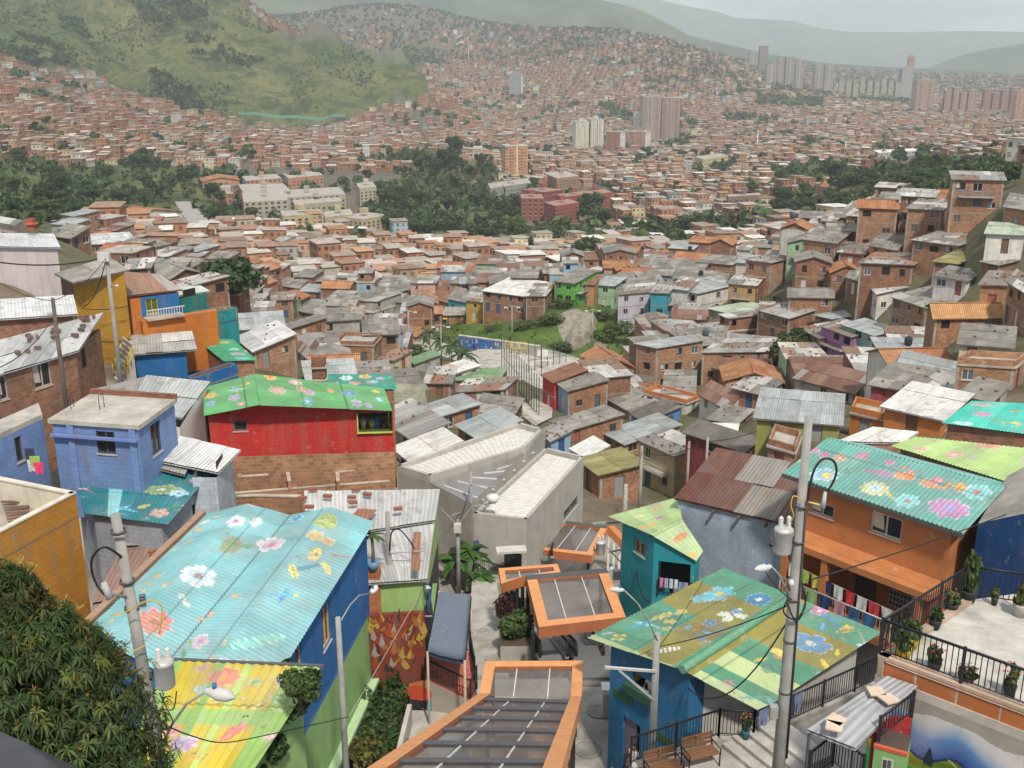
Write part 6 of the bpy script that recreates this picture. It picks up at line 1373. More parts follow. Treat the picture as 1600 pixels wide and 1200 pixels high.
def left_side():
 zt=-15.6;N_=P(118,770,z=zt);K=P(-70,868,z=zt);Fb=P(-70,732,z=zt);B2=VC((Fb.x,Fb.y,zt))
 rt=th_('terrace_house','ochre orange block house with cream lined roof terrace by the leaning pole','house',(N_.x,N_.y,-27))
 pl=xy(VC((K.x-1,K.y,0)),K,N_,Fb)
 bw_(rt,[pl[1],pl[2],pl[3]],-27,zt-1.0,'paint',(.47,.205,.025))
 m=MB();cr=(.62,.57,.46);c=(VC((*pl[1],0))+VC((*pl[2],0))+VC((*pl[3],0)))/3
 for p,q in((pl[1],pl[2]),(pl[2],pl[3])):
  p,q=VC((*p,zt)),VC((*q,zt));d=(q-p).normalized();n=VC((d.y,-d.x,0))
  m.ob(p-VC((0,0,1.0)),q-p,-n*.08,(0,0,.98),'paint',(.47,.205,.025));m.ob(p-n*.083-VC((0,0,1.0)),q-p,-n*.08,(0,0,.98),'plaster',cr);m.ob(p+n*.03-VC((0,0,.017)),q-p,-n*.24,(0,0,.06),'plaster',(.60,.56,.48))
 m.bd('parapet',rt)
 m=MB();m.pz(pl[1:4],zt-1.02,zt-.95,'cement',(.34,.30,.26));m.bd('terrace_floor',rt)
 p0=P(12,792,z=zt-.8)
 for k in range(4):
  m=MB();a=P(2+3*k,783+9*k,z=zt-.75);b=P(44+k,783+7*k,z=zt-.8);bm(m,a,b,.14,.06,'wood',(.16+.03*k,.11,.08));o=m.bd('plank',loc=a)
  tag(o,['dark plank lying at the far wall of the ochre terrace','second plank of the pile on the ochre terrace','third plank of the pile on the ochre terrace','light plank nearest the ochre parapet'][k],'plank','planks on the ochre terrace')
 z=-18.4;A,B,C,D=P(133,803,z=z),P(262,820,z=z),P(337,748,z=z),P(112,742,z=z)
 rt=th_('painted_house','low house with dark teal roof painted with yellow turtle and pink flowers','house',(A+C)/2+VC((0,0,-5)))
 M=[(152,745,24,'disc',(.35,.38,.08),ORG,GRN,1,0,.5),(128,765,16,'bird',PK,(.75,.6,.7),WHT,1,2.6,.8),(207,769,27,'fl',(.45,.50,.15),GRN,(.75,.75,.6),6,.3,.7),(228,775,14,'fl',SKY,WHT,BLU,5,0,1),(230,757,12,'fl',PK,MAG,PK,4,0,1),(239,741,12,'bfly',MAG,PK,WHT,1,0,1),(270,779,28,'bird',(.55,.38,.15),(.62,.42,.2),ORG,1,.2,1),(287,752,14,'fl',PK,WHT,PK,5,0,1),(301,747,15,'fl',(.5,.6,.2),WHT,GRN,5,0,1),(185,796,26,'bird',(.10,.45,.75),SKY,ORG,1,2.9,.8),(206,793,14,'leaf',YLW,GRN,YLW,1,.8,1),(233,803,17,'fl',ORG,WHT,ORG,5,0,1),(253,797,22,'spots',YLW,GRN,YLW,1,0,.7),(300,765,18,'leaf',(.3,.1,.1),RED,RED,1,2.4,.4)]
 def base(a,b,W,L):
  out=np.zeros(a.shape+(3,));out[:]=(.02,.19,.24);x=a/W;k=x-.18*0;out[(x>.28)&(x<.40)]=(.20,.50,.55);return out
 pr_(rt,A,B,C+VC((0,0,.5)),D+VC((0,0,.5)),base,M,amp=.016)
 pl=xy(lp(A,C,.06),lp(B,D,.06),lp(C,A,.04),lp(D,B,.04));o=[wp_(pl[1],pl[2],[(300,790),(308,803)],z-4)]
 bw_(rt,pl,z-4,z-.03,'paint',(.33,.36,.42),ops={1:[(*o[0],'hole')]});
 zt=-15.0;A,B,C=P(74,655,z=zt),P(217,665,z=zt),P(277,622,z=zt);D=A+C-B
 rt=th_('painted_house','periwinkle blue house with bare grey slab roof and barred window','house',(A+C)/2+VC((0,0,-6)))
 pb=(.17,.28,.54);pl=xy(lp(A,C,.03),lp(B,D,.03),lp(C,A,.03),lp(D,B,.03));zb=-19.6
 o1=wp_(pl[0],pl[1],[(149,673),(182,710)],zb);o2=wp_(pl[1],pl[2],[(234,666),(254,702)],zb)
 bw_(rt,pl,zb,zt-.2,'paint',pb,ops={0:[(*o1,'window',(.10,.10,.11),7)],1:[(*o2,'window',(.07,.08,.08),0)]})
 m=MB();m.pz(xy(A,B,C,D),zt-.197,zt,'cement',(.44,.42,.38));m.bd('roof_slab',rt)
 for f in(.18,.90):
  m=MB();p=lp(VC((*pl[0],0)),VC((*pl[1],0)),f);m.ob((p.x,p.y-.12,zb),(.28,0,0),(0,.14,0),(0,0,zt-zb-.2),'paint',pb);m.bd('pillar',rt)
 m=MB();p,q=VC((*pl[0],zt-.75)),VC((*pl[1],zt-.75));d=(q-p).normalized();n=VC((d.y,-d.x,0));m.ob(p+n*.13,q-p,n*.14,(0,0,.12),'paint',(.18,.27,.60));m.bd('string_course',rt)
 m=MB();m.ob(D+VC((0,-.2,0)),(C-D),VC((0,.2,0)),(0,0,.22),'brick',(.30,.13,.08));m.bd('roof_edge_bricks',rt)
 for k,(u,v)in enumerate(((111,640),(115,635),(156,640),(163,636))):
  p=P(u,v,z=zt);m=MB();m.tu([p,p+VC((.0,0,.65)),p+VC((.18,0,.72))],.016,'metal',(.10,.06,.045),5);m.bd('rebar',rt)
 A2,B2,C2=P(-60,705,z=-14.9),P(66,648,z=-14.9),P(60,630,z=-14.9);D2=A2+C2-B2
 rt=th_('painted_house','periwinkle blue annex with shaded little window cut by the frame edge','house',(A2+C2)/2+VC((0,0,-6)))
 pl=xy(A2,B2,C2,D2);o1=wp_(pl[0],pl[1],[(22,685),(38,718)],-20.5);bw_(rt,pl,-20.5,-15.1,'paint',pb,ops={0:[(*o1,'window',(.14,.07,.06))]})
 m=MB();m.pz(pl,-15.097,-14.88,'cement',(.42,.40,.37));m.bd('roof_slab',rt)
 m=MB();p=P(26,680,z=-16.0);m.ob(p+VC((-.5,-.65,0)),(1.2,.4,0),(-.1,.6,.12),(0,0,.04),'cement',(.42,.36,.30));m.bd('window_hood',rt)
 for k,(u,v,c)in enumerate(((38,700,(.05,.05,.10)),(46,712,(.30,.50,.12)),(52,722,(.70,.06,.16)),(42,718,(.6,.6,.62)))):
  p=P(u,v,Y=40.5);gm_(['dark shirt drying under the periwinkle annex window','lime shirt drying under the periwinkle annex window','red cloth drying under the periwinkle annex window','white cloth drying under the periwinkle annex window'][k],p,p+VC((.34,.12,-.04)),.5,c,seed=k)
 z=-17.5;A,B,C,D=P(232,716,z=z),P(340,737,z=z),P(373,704,z=z+.3),P(276,681,z=z+.3)
 rt=th_('shed','shed with blinding white tin sheets between the periwinkle house and the red one','shed',(A+C)/2+VC((0,0,-4)))
 m=MB();rs_(m,A,B,C,D,'tin',[(.78,.79,.80),(.72,.73,.75),(.66,.67,.69)],.1,R,.9,3,.05);rs_(m,P(222,726,z=z-.25),P(288,742,z=z-.25),P(298,722,z=z-.2),P(236,706,z=z-.2),'tin',TIN[:3],.05,R);m.bd('roof',rt)
 pl=xy(P(300,742,z=z),P(338,742,z=z),P(362,708,z=z),P(320,700,z=z));o=wp_(pl[1],pl[2],[(341,722),(356,757)],z-3.4)
 bw_(rt,pl,z-3.4,z-.12,'paint',(.46,.52,.60),ops={1:[(*o,'hole')]})
 z=-17.3;A,B,C,D=P(205,640,z=z),P(282,652,z=z-.5),P(325,597,z=z+.1),P(232,588,z=z+.6)
 rt=th_('painted_house','white walled house with patched rusty tin roof wedged beside the red house','house',(A+C)/2+VC((0,0,-6)))
 m=MB();pal=[(.40,.43,.44),(.44,.47,.48),(.30,.15,.10),(.38,.40,.41),(.36,.20,.13)]
 rs_(m,A,B,C,D,'tin',pal,.12,random.Random(8),1.1,2.2);rs_(m,P(135,632,z=z-.1),P(225,640,z=z-.1),D,P(150,608,z=z+.5),'tin',RUST+TIN,.05,random.Random(9),1.0,1.8);m.bd('roof',rt)
 pl=xy(P(215,642,z=z),P(279,652,z=z),P(322,600,z=z),P(236,594,z=z));bw_(rt,pl,-24,[z-.2,z-.55,z-.02,z+.3],'plaster',(.70,.68,.64))
 z=-19.6;A,B,C,D=P(150,942,z=z-.4),P(245,925,z=z-.4),P(330,818,z=z),P(212,818,z=z)
 rt=th_('shed','shed of pale scrap sheets with loose bricks in front of the teal roof','shed',(A+C)/2+VC((0,0,-4)))
 m=MB();rs_(m,A,B,C,D,'tin',[(.52,.50,.48),(.46,.43,.41),(.56,.54,.52),(.34,.22,.18),(.42,.34,.31)],.1,random.Random(21),1.3,2.1,.09);m.bd('roof',rt)
 bw_(rt,xy(lp(A,C,.08),lp(B,D,.08),lp(C,A,.05),lp(D,B,.05)),-26,z-.5,'brick',BR[4])
 rr=random.Random(2)
 for k,(u,v)in enumerate(((198,826),(208,832),(203,838),(219,826),(285,820),(278,832),(228,835),(240,868))):
  p=P(u,v,z=z-.1);m=MB();m.cb((p.x,p.y,p.z+.14),.34,.17,.12,'plain',(.28,.12,.085),rr.uniform(0,3));o=m.bd('brick',loc=p)
  tag(o,'loose clay brick weighing down the pale scrap shed roof','brick','loose bricks on the pale scrap roof')
 p=P(222,838,z=-20.5);m=MB();m.la((p.x,p.y,p.z),[(0,0),(.3,0),(.32,.1),(.30,.8),(.2,.9),(0,.9)],'plain',(.03,.10,.28),14);o=m.bd('barrel',loc=p);tag(o,'blue plastic barrel beside the ochre house corner','barrel')
def red_house():
 z=-17.9;zr=-17.15
 L,Pk,R_=P(321,648,z=z),P(407,631,z=zr),P(614,640,z=z);Lb,Pb,Rb=P(317,606,z=z),P(397,584,z=zr),P(600,607,z=z)
 rt=th_('painted_house','red block house with bright green gable roof painted with flowers above a bare brick base','house',(L+Rb)/2+VC((0,0,-7)))
 M=[(329,618,16,'fl',ORG,YLW,RED,5,0,.8),(330,630,16,'disc',(.2,.35,.65),SKY,PUR,1,0,.6),(368,607,22,'bird',(.30,.28,.60),SKY,ORG,1,.2,.9),(367,619,20,'fl',PUR,(.5,.45,.7),PK,5,0,.6),(377,627,12,'fl',MAG,PK,YLW,5,0,.8),(385,598,10,'spots',YLW,ORG,YLW,4,0,1)]
 M2=[(424,590,18,'fl',YLW,ORG,RED,6,0,.8),(430,600,20,'disc',ORG,YLW,RED,1,0,.5),(438,616,20,'fl',(.50,.22,.25),(.7,.4,.4),PK,9,0,.8),(466,595,16,'fl',SKY,WHT,BLU,5,0,.8),(468,606,14,'disc',(.7,.5,.4),PK,WHT,1,0,.8),(475,614,15,'fl',ORG,PK,WHT,5,0,.6),(487,618,16,'fl',PUR,PK,MAG,5,0,.6),(482,629,18,'fl',BLU,SKY,WHT,5,0,.6),(548,617,20,'fl',BLU,(.1,.2,.5),SKY,5,0,.7),(558,631,22,'fl',(.45,.4,.62),PUR,BLU,6,0,.5),(576,634,16,'fl',PUR,(.4,.45,.7),PK,5,0,.5),(520,615,12,'fl',ORG,YLW,RED,5,0,.6),(593,625,14,'disc',SKY,BLU,WHT,1,0,.5),(588,613,12,'fl',YLW,ORG,YLW,5,0,.6),(505,605,10,'spots',GRN,ORG,GRN,5,0,1),(500,625,10,'spots',GRN,DGR,GRN,5,0,1)]
 G=(.115,.35,.14)
 e=VC((0,-.25,0))
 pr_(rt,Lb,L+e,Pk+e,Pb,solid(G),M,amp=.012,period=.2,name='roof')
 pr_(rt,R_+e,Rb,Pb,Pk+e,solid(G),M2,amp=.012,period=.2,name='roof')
 zb=-25;A,B=VC((L.x+.12,L.y+.1,0)),VC((R_.x-.02,R_.y+.1,0));C,D=VC((Rb.x,Rb.y,0)),VC((Lb.x+.12,Lb.y,0))
 w=wp_(A,B,[(364,658),(387,673)],zb);bal=wp_(A,B,[(557,641),(612,675)],zb)
 Ln=(B-A).length;bal=(bal[0],Ln-.05,bal[2],6.92)
 zred=-20.35
 m=MB();red=(.50,.035,.03)
 def cf(s,t):return('brick',BR[3])if t<zred-zb else('paint',red)
 cf.cuts=(zred-zb,)
 fc_(m,A,B,zb,z-.08,z-.08,[w,bal],cf);fc_(m,B,C,zb,z-.08,z-.08,[],cf);fc_(m,C,D,zb,z-.08,z-.08,[],cf);fc_(m,D,A,zb,z-.08,z-.08,[],cf)
 m.fa([(A.x,A.y,z-.08),(B.x,B.y,z-.08),(Pk.x,Pk.y+.1,zr-.04)],'paint',red);m.bd('wall',rt)
 op_(rt,A,B,zb,w,'window',(.16,.14,.12))
 d=(B-A).normalized();n=VC((d.y,-d.x,0));q=lambda s,t,k:A+d*s+VC((0,0,zb+t))-n*k
 m=MB();s0,s1,t0,t1=bal;
 for f in([q(s0,t0,1.6),q(s1,t0,1.6),q(s1,t1,1.6),q(s0,t1,1.6)],[q(s0,t0,.14),q(s0,t0,1.6),q(s0,t1,1.6),q(s0,t1,.14)],[q(s0,t0,.14),q(s1,t0,.14),q(s1,t0,1.6),q(s0,t0,1.6)]):m.fa(f,'plaster',(.10,.14,.05))
 m.bd('balcony_niche',rt)
 m=MB();m.ob(q(s0,t0+.0,-.06),d*(s1-s0),n*.1,VC((0,0,.07)),'plain',(.45,.52,.10));m.ob(q(s0,t0,-.05),d*.07,n*.08,VC((0,0,t1-t0)),'plain',(.45,.52,.10));m.bd('balcony_frame',rt)
 m=MB()
 for k in range(15):m.ob(q(s0+(s1-s0)*(k+.5)/15,t0,-.02),d*.025,n*.02,VC((0,0,.85)),'metal',(.02,.03,.02))
 m.ob(q(s0,t0+.85,-.02),d*(s1-s0),n*.03,VC((0,0,.04)),'metal',(.02,.03,.02));m.ob(q(s1-.06,t0,-.02),d*.05,n*.05,VC((0,0,t1-t0)),'metal',(.02,.03,.02));m.bd('balcony_rail',rt)
 for k,(f,hh,c,lb)in enumerate(((.15,.5,(.55,.55,.5),'white crate on the green balcony of the red house'),(.55,.55,(.05,.12,.4),'blue bucket on the green balcony of the red house'),(.40,.45,(.35,.45,.08),'lime bucket on the green balcony of the red house'))):
  m=MB();c0=q(lp(s0,s1,f),t0+.02,.7);m.la(c0,[(0,0),(.14,0),(.2,hh),(.17,hh),(.13,.05),(0,.05)],'plain',c,12);o=m.bd('bucket',loc=c0);tag(o,lb,'bucket')
 pp_('leafy pot plant behind the rail of the red house balcony',q(lp(s0,s1,.75),t0+.02,.6),.16,.3,'mid',12,(.2,.08,.04),.7,group='pots on the red house balcony')
 m=MB();p=P(500,600,z=-17.75);m.cb((p.x,p.y,p.z+.35),.75,.6,1.3,'brick',(.30,.14,.09));ch_=m.bd('chimney',rt)
 m=MB();m.ob((p.x-.5,p.y-.45,p.z+1.0),(1.0,0,.05),(0,.9,.1),(0,0,.04),'cement',(.3,.29,.27));m.bd('chimney_cap',ch_)
 z2=-20.2;A,B,C,D=P(508,607,z=z2),P(620,609,z=z2),P(612,585,z=z2+.4),P(513,584,z=z2+.4)
 rt=th_('painted_house','house with dark green flower painted roof right behind the red house','house',(A+C)/2+VC((0,0,-5)))
 M=[(543,591,14,'fl',WHT,SKY,BLU,6,0,.7),(575,589,14,'fl',YLW,ORG,ORG,5,0,.6),(556,599,12,'fl',PK,ORG,PK,5,0,.6),(585,597,12,'disc',(.5,.6,.6),SKY,WHT,1,0,.5),(525,600,10,'fl',SKY,WHT,BLU,5,0,.6),(600,592,10,'fl',PUR,PK,WHT,5,0,.6)]
 pr_(rt,A,B,C,D,solid((.03,.26,.20)),M,amp=.012,dt=.09);bw_(rt,xy(lp(A,C,.04),lp(B,D,.04),lp(C,A,.04),lp(D,B,.04)),-27,z2-.1,'brick',BR[0])
 rt=th_('brick_ruin','roofless unfinished brick rooms at the foot of the red house','unfinished rooms',P(480,780,z=-24))
 zt=-21.9
 for a,b,h,nm in(((352,772),(608,752),2.5,'front_wall'),((374,745),(420,742),1.8,'room_wall'),((446,716),(452,752),1.6,'cross_wall'),((374,745),(385,715),1.6,'cross_wall'),((527,738),(600,730),1.0,'room_wall'),((527,738),(528,752),1.0,'cross_wall')):
  m=MB();p,q_=P(*a,z=zt+(.5 if h<2 else 0)),P(*b,z=zt+(.5 if h<2 else 0));bm(m,p,q_,.16,h+1,'brick',BR[3]);bm(m,p+VC((0,0,.05)),q_+VC((0,0,.05)),.2,.048,'cement',(.50,.44,.37));m.bd(nm,rt)
 m=MB();m.pz(xy(P(352,772,z=zt),P(608,752,z=zt),P(612,720,z=zt),P(352,735,z=zt)),-26,-23.6,'cement',(.30,.22,.17));m.bd('rubble_floor',rt)
 rt=th_('garden_wall','brick wall with pale coping behind the aqua flower roof','wall',P(430,790,z=-24));zt=-20.0
 for a,b in(((322,800),(334,778)),((334,778),(392,775)),((392,775),(470,776))):
  m=MB();bm(m,P(*a,z=zt),P(*b,z=zt),.18,3,'brick',BR[0]);bm(m,P(*a,z=zt)+VC((0,0,.06)),P(*b,z=zt)+VC((0,0,.06)),.24,.058,'cement',(.48,.43,.37));m.bd('wall_run',rt)
 zb_,zf=-19.7,-20.7
 A,B,C,D=P(560,912,z=zf),P(664,905,z=zf),P(685,766,z=zb_),P(478,768,z=zb_)
 rt=th_('painted_house','grey corrugated tin roof house weighted with bricks behind the aqua flower roof','house',(A+C)/2+VC((0,0,-5)))
 m=MB();D2=P(432,812,z=zb_-.3)
 Mid=lp(B,C,.58);MidL=lp(A,D2,.6)
 rs_(m,A,B,Mid,MidL,'tin',[(.50,.51,.51),(.46,.47,.47),(.53,.54,.54)],.08,random.Random(4),.85,9,.03)
 rs_(m,MidL+VC((0,.2,.12)),Mid+VC((0,.2,.12)),C,D,'tin',[(.50,.51,.51),(.44,.45,.45),(.53,.54,.54),(.40,.36,.33)],.08,random.Random(5),.85,3.2,.03)
 m.bd('roof',rt)
 for k in range(3):
  m=MB();u0,w0=(644,12)if k==0 else((652,6)if k==1 else(560,20));v0,v1=((835,895)if k==0 else((775,820)if k==1 else(803,812)))
  q=[P(u0,v1,z=-20.15),P(u0+w0,v1,z=-20.15),P(u0+w0+2,v0,z=-19.9),P(u0+2,v0,z=-19.9)]
  if k==2:q=[P(545,814,z=-19.75),P(575,816,z=-19.75),P(590,800,z=-19.7),P(560,798,z=-19.7)]
  m.fa([p+VC((0,0,.12))for p in q],'tin',(.33,.15,.09));m.bd('rust_patch',rt)
 pl=xy(lp(A,C,.03),lp(B,D,.02),lp(C,A,.02),lp(D,B,.04));bw_(rt,pl,-26.5,[zf-.15,zf-.15,zb_-.12,zb_-.12],'plaster',(.30,.46,.16),bands=[(4.2,'plaster',(.05,.05,.055)),(9,'plaster',(.30,.46,.16))])
 rr=random.Random(6)
 for k,(u,v)in enumerate(((489,772),(557,772),(550,785),(512,783),(574,780),(552,793),(484,800),(622,803),(473,786))):
  p=P(u,v,z=-19.75);m=MB();m.cb((p.x,p.y,p.z+.20),.40,.2,.13,'plain',(.26,.10,.07),rr.uniform(-.4,.4));o=m.bd('brick',loc=p);tag(o,'red clay brick lying on the grey corrugated tin roof','brick','bricks on the grey tin roof')
def far_left():
 zt=-14.0;A,B,C=P(93,425,z=zt),P(113,437,z=zt),P(194,424,z=zt);D=A+C-B
 rt=th_('painted_house','tall mustard yellow house with a lamp pole and cables in front','house',(A+C)/2+VC((0,0,-8)))
 pl=xy(A,B,C,D);dk=(.12,.085,.06)
 m=MB();yl=(.46,.25,.02)
 for i,c in enumerate((('brick',(.18,.11,.08)),('paint',yl),('brick',BR[4]),('brick',BR[4]))):
  ops=[]
  if i==0:ops=[(.8,1.6,5.5,6.7),(2.2,3.0,5.5,6.7)]
  cf=lambda s,t,c=c:(('cement',(.33,.18,.03))if c[1]==yl and(abs(t-5.0)<.1 or abs(t-2.6)<.08)else c)
  cf.cuts=(4.9,5.1,2.52,2.68);p,q=VC((*pl[i],0)),VC((*pl[(i+1)%4],0));fc_(m,p,q,-22.5,zt-.05+(0 if i else 0),zt-.05,ops,cf)
  for o in ops:op_(rt,p,q,-22.5,o,'window',(.2,.18,.16))
 m.bd('wall',rt)
 m=MB();rs_(m,P(90,428,z=zt),P(116,441,z=zt),P(199,422,z=zt+.0),P(170,402,z=zt+.35),'cement',ASB[:3],.2,random.Random(3));m.bd('roof',rt)
 zt=-16.0;A,B,C=P(196,461,z=zt),P(203,466,z=zt),P(279,456,z=zt);D=A+C-B
 rt=th_('painted_house','orange house with blue upper room and rusty roof right of the mustard one','house',(A+C)/2+VC((0,0,-7)))
 pl=xy(A,B,C,D);L=(VC((*pl[2],0))-VC((*pl[1],0))).length;og=(.55,.17,.025);bu=(.02,.14,.38);zb=-22
 m=MB()
 cf=lambda s,t:('paint',bu)if(s>L*.2 and t>4.4)else('paint',og)
 cf.cuts=(4.4,)
 w=(L*.30,L*.55,4.65,5.75);fc_(m,VC((*pl[1],0)),VC((*pl[2],0)),zb,zt-.05,zt-.05,[w,(L*.2,L*.2001,0,.01)],cf)
 for i in(0,2,3):fc_(m,VC((*pl[i],0)),VC((*pl[(i+1)%4],0)),zb,zt-.05,zt-.05,[],lambda s,t:('paint',og))
 m.bd('wall',rt);op_(rt,VC((*pl[1],0)),VC((*pl[2],0)),zb,w,'window',(.40,.38,.05),(.10,.11,.04))
 m=MB();rs_(m,P(194,462,z=zt),P(282,452,z=zt),P(246,430,z=zt+.9),P(196,425,z=zt+.9),'tin',[(.28,.15,.10),(.33,.20,.14),(.24,.12,.08),(.38,.36,.34)],.15,random.Random(3));m.bd('roof',rt)
 p,q=VC((*pl[1],0)),VC((*pl[2],0));d=(q-p).normalized();n=VC((d.y,-d.x,0))
 m=MB();m.ob(p+d*L*.22+VC((0,0,zb+4.36))+n*.9,d*L*.78,-n*.9,(0,0,.15),'cement',(.5,.4,.33));m.bd('balcony_floor',rt)
 m=MB()
 for k in range(14):m.ob(p+d*L*(.23+.77*k/14)+VC((0,0,zb+4.5))+n*.87,d*.04,n*.04,(0,0,.62),'plain',(.6,.58,.55))
 m.ob(p+d*L*.22+VC((0,0,zb+5.1))+n*.86,d*L*.78,n*.06,(0,0,.06),'plain',(.6,.58,.55));m.bd('balcony_rail',rt)
 m=MB();m.ob(p+d*L*.15+n*.02+VC((0,0,zb)),d*(L*.95+2.2),n*.5,(0,0,4.35),'paint',og);m.bd('lower_wall',rt)
 zt=-18.0;A,B,C=P(286,489,z=zt),P(302,493,z=zt),P(371,481,z=zt);D=A+C-B
 rt=th_('painted_house','blank teal walled house with roofless brick top beside the round dark tree','house',(A+C)/2+VC((0,0,-7)))
 te=(.015,.24,.26);bw_(rt,xy(A,B,C,D),-24,zt-.9,'paint',te);m=MB()
 for p,q in((A,B),(B,C),(C,D),(D,A)):
  d=(q-p).normalized();n=VC((d.y,-d.x,0));m.ob(p-VC((0,0,.9)),q-p,-n*.12,(0,0,.9),'paint',te);m.ob(p-n*.123-VC((0,0,.9)),q-p,-n*.05,(0,0,.88),'brick',BR[3])
 m.bd('parapet',rt);m=MB();m.pz(xy(A,B,C,D),zt-1.0,zt-.88,'cement',(.36,.24,.17));m.bd('terrace_floor',rt)
 zt=-17.1;A,B,C=P(274,462,z=zt),P(283,465,z=zt),P(322,456,z=zt);D=A+C-B
 rt=th_('painted_house','dark green loggia house with pale tin roof between orange and teal walls','house',(A+C)/2+VC((0,0,-7)))
 pl=xy(A,B,C,D);L=(VC((*pl[2],0))-VC((*pl[1],0))).length
 bw_(rt,pl,-23,zt-.05,'paint',(.02,.20,.18),ops={1:[(.3,L*.62,4.8,6.4,'hole')]});m=MB();rs_(m,P(272,463,z=zt),P(326,455,z=zt),P(312,447,z=zt+.3),P(270,450,z=zt+.3),'tin',[(.5,.56,.5),(.45,.5,.46)],.1,R);m.bd('roof',rt)
 zt=-19.2;A,B,C=P(200,548,z=zt),P(211,552,z=zt),P(290,546,z=zt);D=P(282,522,z=zt)
 D=A+C-B
 rt=th_('painted_house','deep blue block house under a messy tin roof below the orange house','house',(A+C)/2+VC((0,0,-7)))
 bw_(rt,xy(A,B,C,D),-25,zt-.05,'paint',(.012,.13,.36));m=MB();rs_(m,P(204,554,z=zt),P(306,546,z=zt),P(298,519,z=zt+.5),P(206,524,z=zt+.5),'tin',TIN+[(.6,.6,.6),(.3,.17,.12),(.42,.37,.33)],.1,random.Random(31),1.0,1.6,.08);m.bd('roof',rt)
 zt=-19.6;A,B,C=P(290,588,z=zt),P(301,592,z=zt),P(371,569,z=zt);D=A+C-B
 rt=th_('terrace_house','blue walled roof terrace with grey floor next to the deep blue block house','house',(A+C)/2+VC((0,0,-6)))
 bw_(rt,xy(A,B,C,D),-25,zt-.7,'paint',(.012,.13,.36));m=MB()
 for i,(p,q)in enumerate(((A,B),(B,C),(C,D),(D,A))):
  d=(q-p).normalized();n=VC((d.y,-d.x,0));m.ob(p-VC((0,0,.7)),q-p,-n*.12,(0,0,.7),'paint',(.012,.13,.36));m.ob(p-n*.123-VC((0,0,.7)),q-p,-n*.05,(0,0,.68),'brick',BR[4])
 m.bd('parapet',rt);m=MB();m.pz(xy(A,B,C,D),zt-.8,zt-.66,'cement',(.5,.48,.43));m.bd('terrace_floor',rt)
 z=-20.6;A,B,C,D=P(350,565,z=z),P(402,563,z=z),P(364,530,z=z+.5),P(306,530,z=z+.5)
 rt=th_('painted_house','house with small green roof painted pink and blue by the round dark tree','house',(A+C)/2+VC((0,0,-5)))
 pr_(rt,A,B,C,D,solid((.05,.32,.17)),[(346,534,9,'fl',YLW,ORG,ORG,5,0,.7),(370,553,12,'fl',PK,PUR,MAG,5,0,.6),(378,560,12,'fl',BLU,SKY,PUR,5,0,.5),(362,545,9,'fl',SKY,WHT,BLU,5,0,.6),(330,540,9,'spots',(.1,.4,.45),SKY,GRN,5,0,.7),(384,548,8,'fl',PK,ORG,PK,5,0,.6)],amp=.012,dt=.09)
 bw_(rt,xy(lp(A,C,.05),lp(B,D,.05),lp(C,A,.05),lp(D,B,.05)),-27,z-.08,'brick',BR[0])
 zt=-15.6;A,B,C=P(-60,600,z=zt),P(118,547,z=zt),P(156,512,z=zt);D=A+C-B
 rt=th_('brick_house','brick house with long silver sheet roof held down by stones at the frame edge','house',(A+C)/2+VC((0,0,-7)))
 pl=xy(A,B,C,D);ops=[wp_(pl[0],pl[1],[(50,572),(82,600)],-22),wp_(pl[0],pl[1],[(-4,590),(14,622)],-22)];o2=wp_(pl[1],pl[2],[(126,548),(136,572)],-22)
 bw_(rt,pl,-22,zt-.05,'brick',(.30,.16,.10),ops={0:[(*ops[0],'window',(.42,.36,.34),0,(.45,.40,.42)),(*ops[1],'window',(.42,.36,.34),0,(.4,.42,.45))],1:[(*o2,'hole')]})
 m=MB();q=rs_(m,A,B,C+VC((0,0,.8)),D+VC((0,0,.8)),'tin',[(.66,.67,.69),(.58,.59,.61),(.50,.51,.53),(.70,.71,.73),(.40,.41,.42)],.35,random.Random(13),.95,2.4,.05);m.bd('roof',rt)
 rr=random.Random(9)
 for k in range(22):
  p=q(rr.uniform(.35,.98),rr.uniform(.3,.98));m=MB();m.cb((p.x,p.y,p.z+.13),rr.uniform(.22,.42),rr.uniform(.14,.22),.14,'plain',rr.choice(((.16,.09,.07),(.10,.09,.08),(.24,.12,.08))),rr.uniform(0,3));o=m.bd('brick',loc=p);tag(o,'dark stone holding down the long silver sheet roof','stone','stones on the long silver roof')
 zt=-14.9;A,B,C=P(-50,500,z=zt),P(113,490,z=zt),P(108,471,z=zt);D=A+C-B
 rt=th_('brick_house','low house with smooth silver roof in front of the lilac wall','house',(A+C)/2+VC((0,0,-7)));bw_(rt,xy(A,B,C,D),-21,zt-.05,'brick',BR[4]);m=MB();rs_(m,A,B,C+VC((0,0,.35)),D+VC((0,0,.35)),'tin',[(.62,.64,.66),(.66,.68,.70)],.3,R,2.0,4,.02);m.bd('roof',rt)
 zt=-12.5;A,B,C=P(-70,384,z=zt),P(89,386,z=zt),P(80,371,z=zt);D=A+C-B
 rt=th_('painted_house','pale lilac windowless house with silver roof and red chimney at the frame edge','house',(A+C)/2+VC((0,0,-7)));bw_(rt,xy(A,B,C,D),-22,zt-.05,'plaster',(.52,.46,.48));m=MB();rs_(m,A,B,C+VC((0,0,.25)),D+VC((0,0,.25)),'tin',[(.52,.54,.58),(.58,.60,.63)],.25,R,2,5,.02);m.bd('roof',rt)
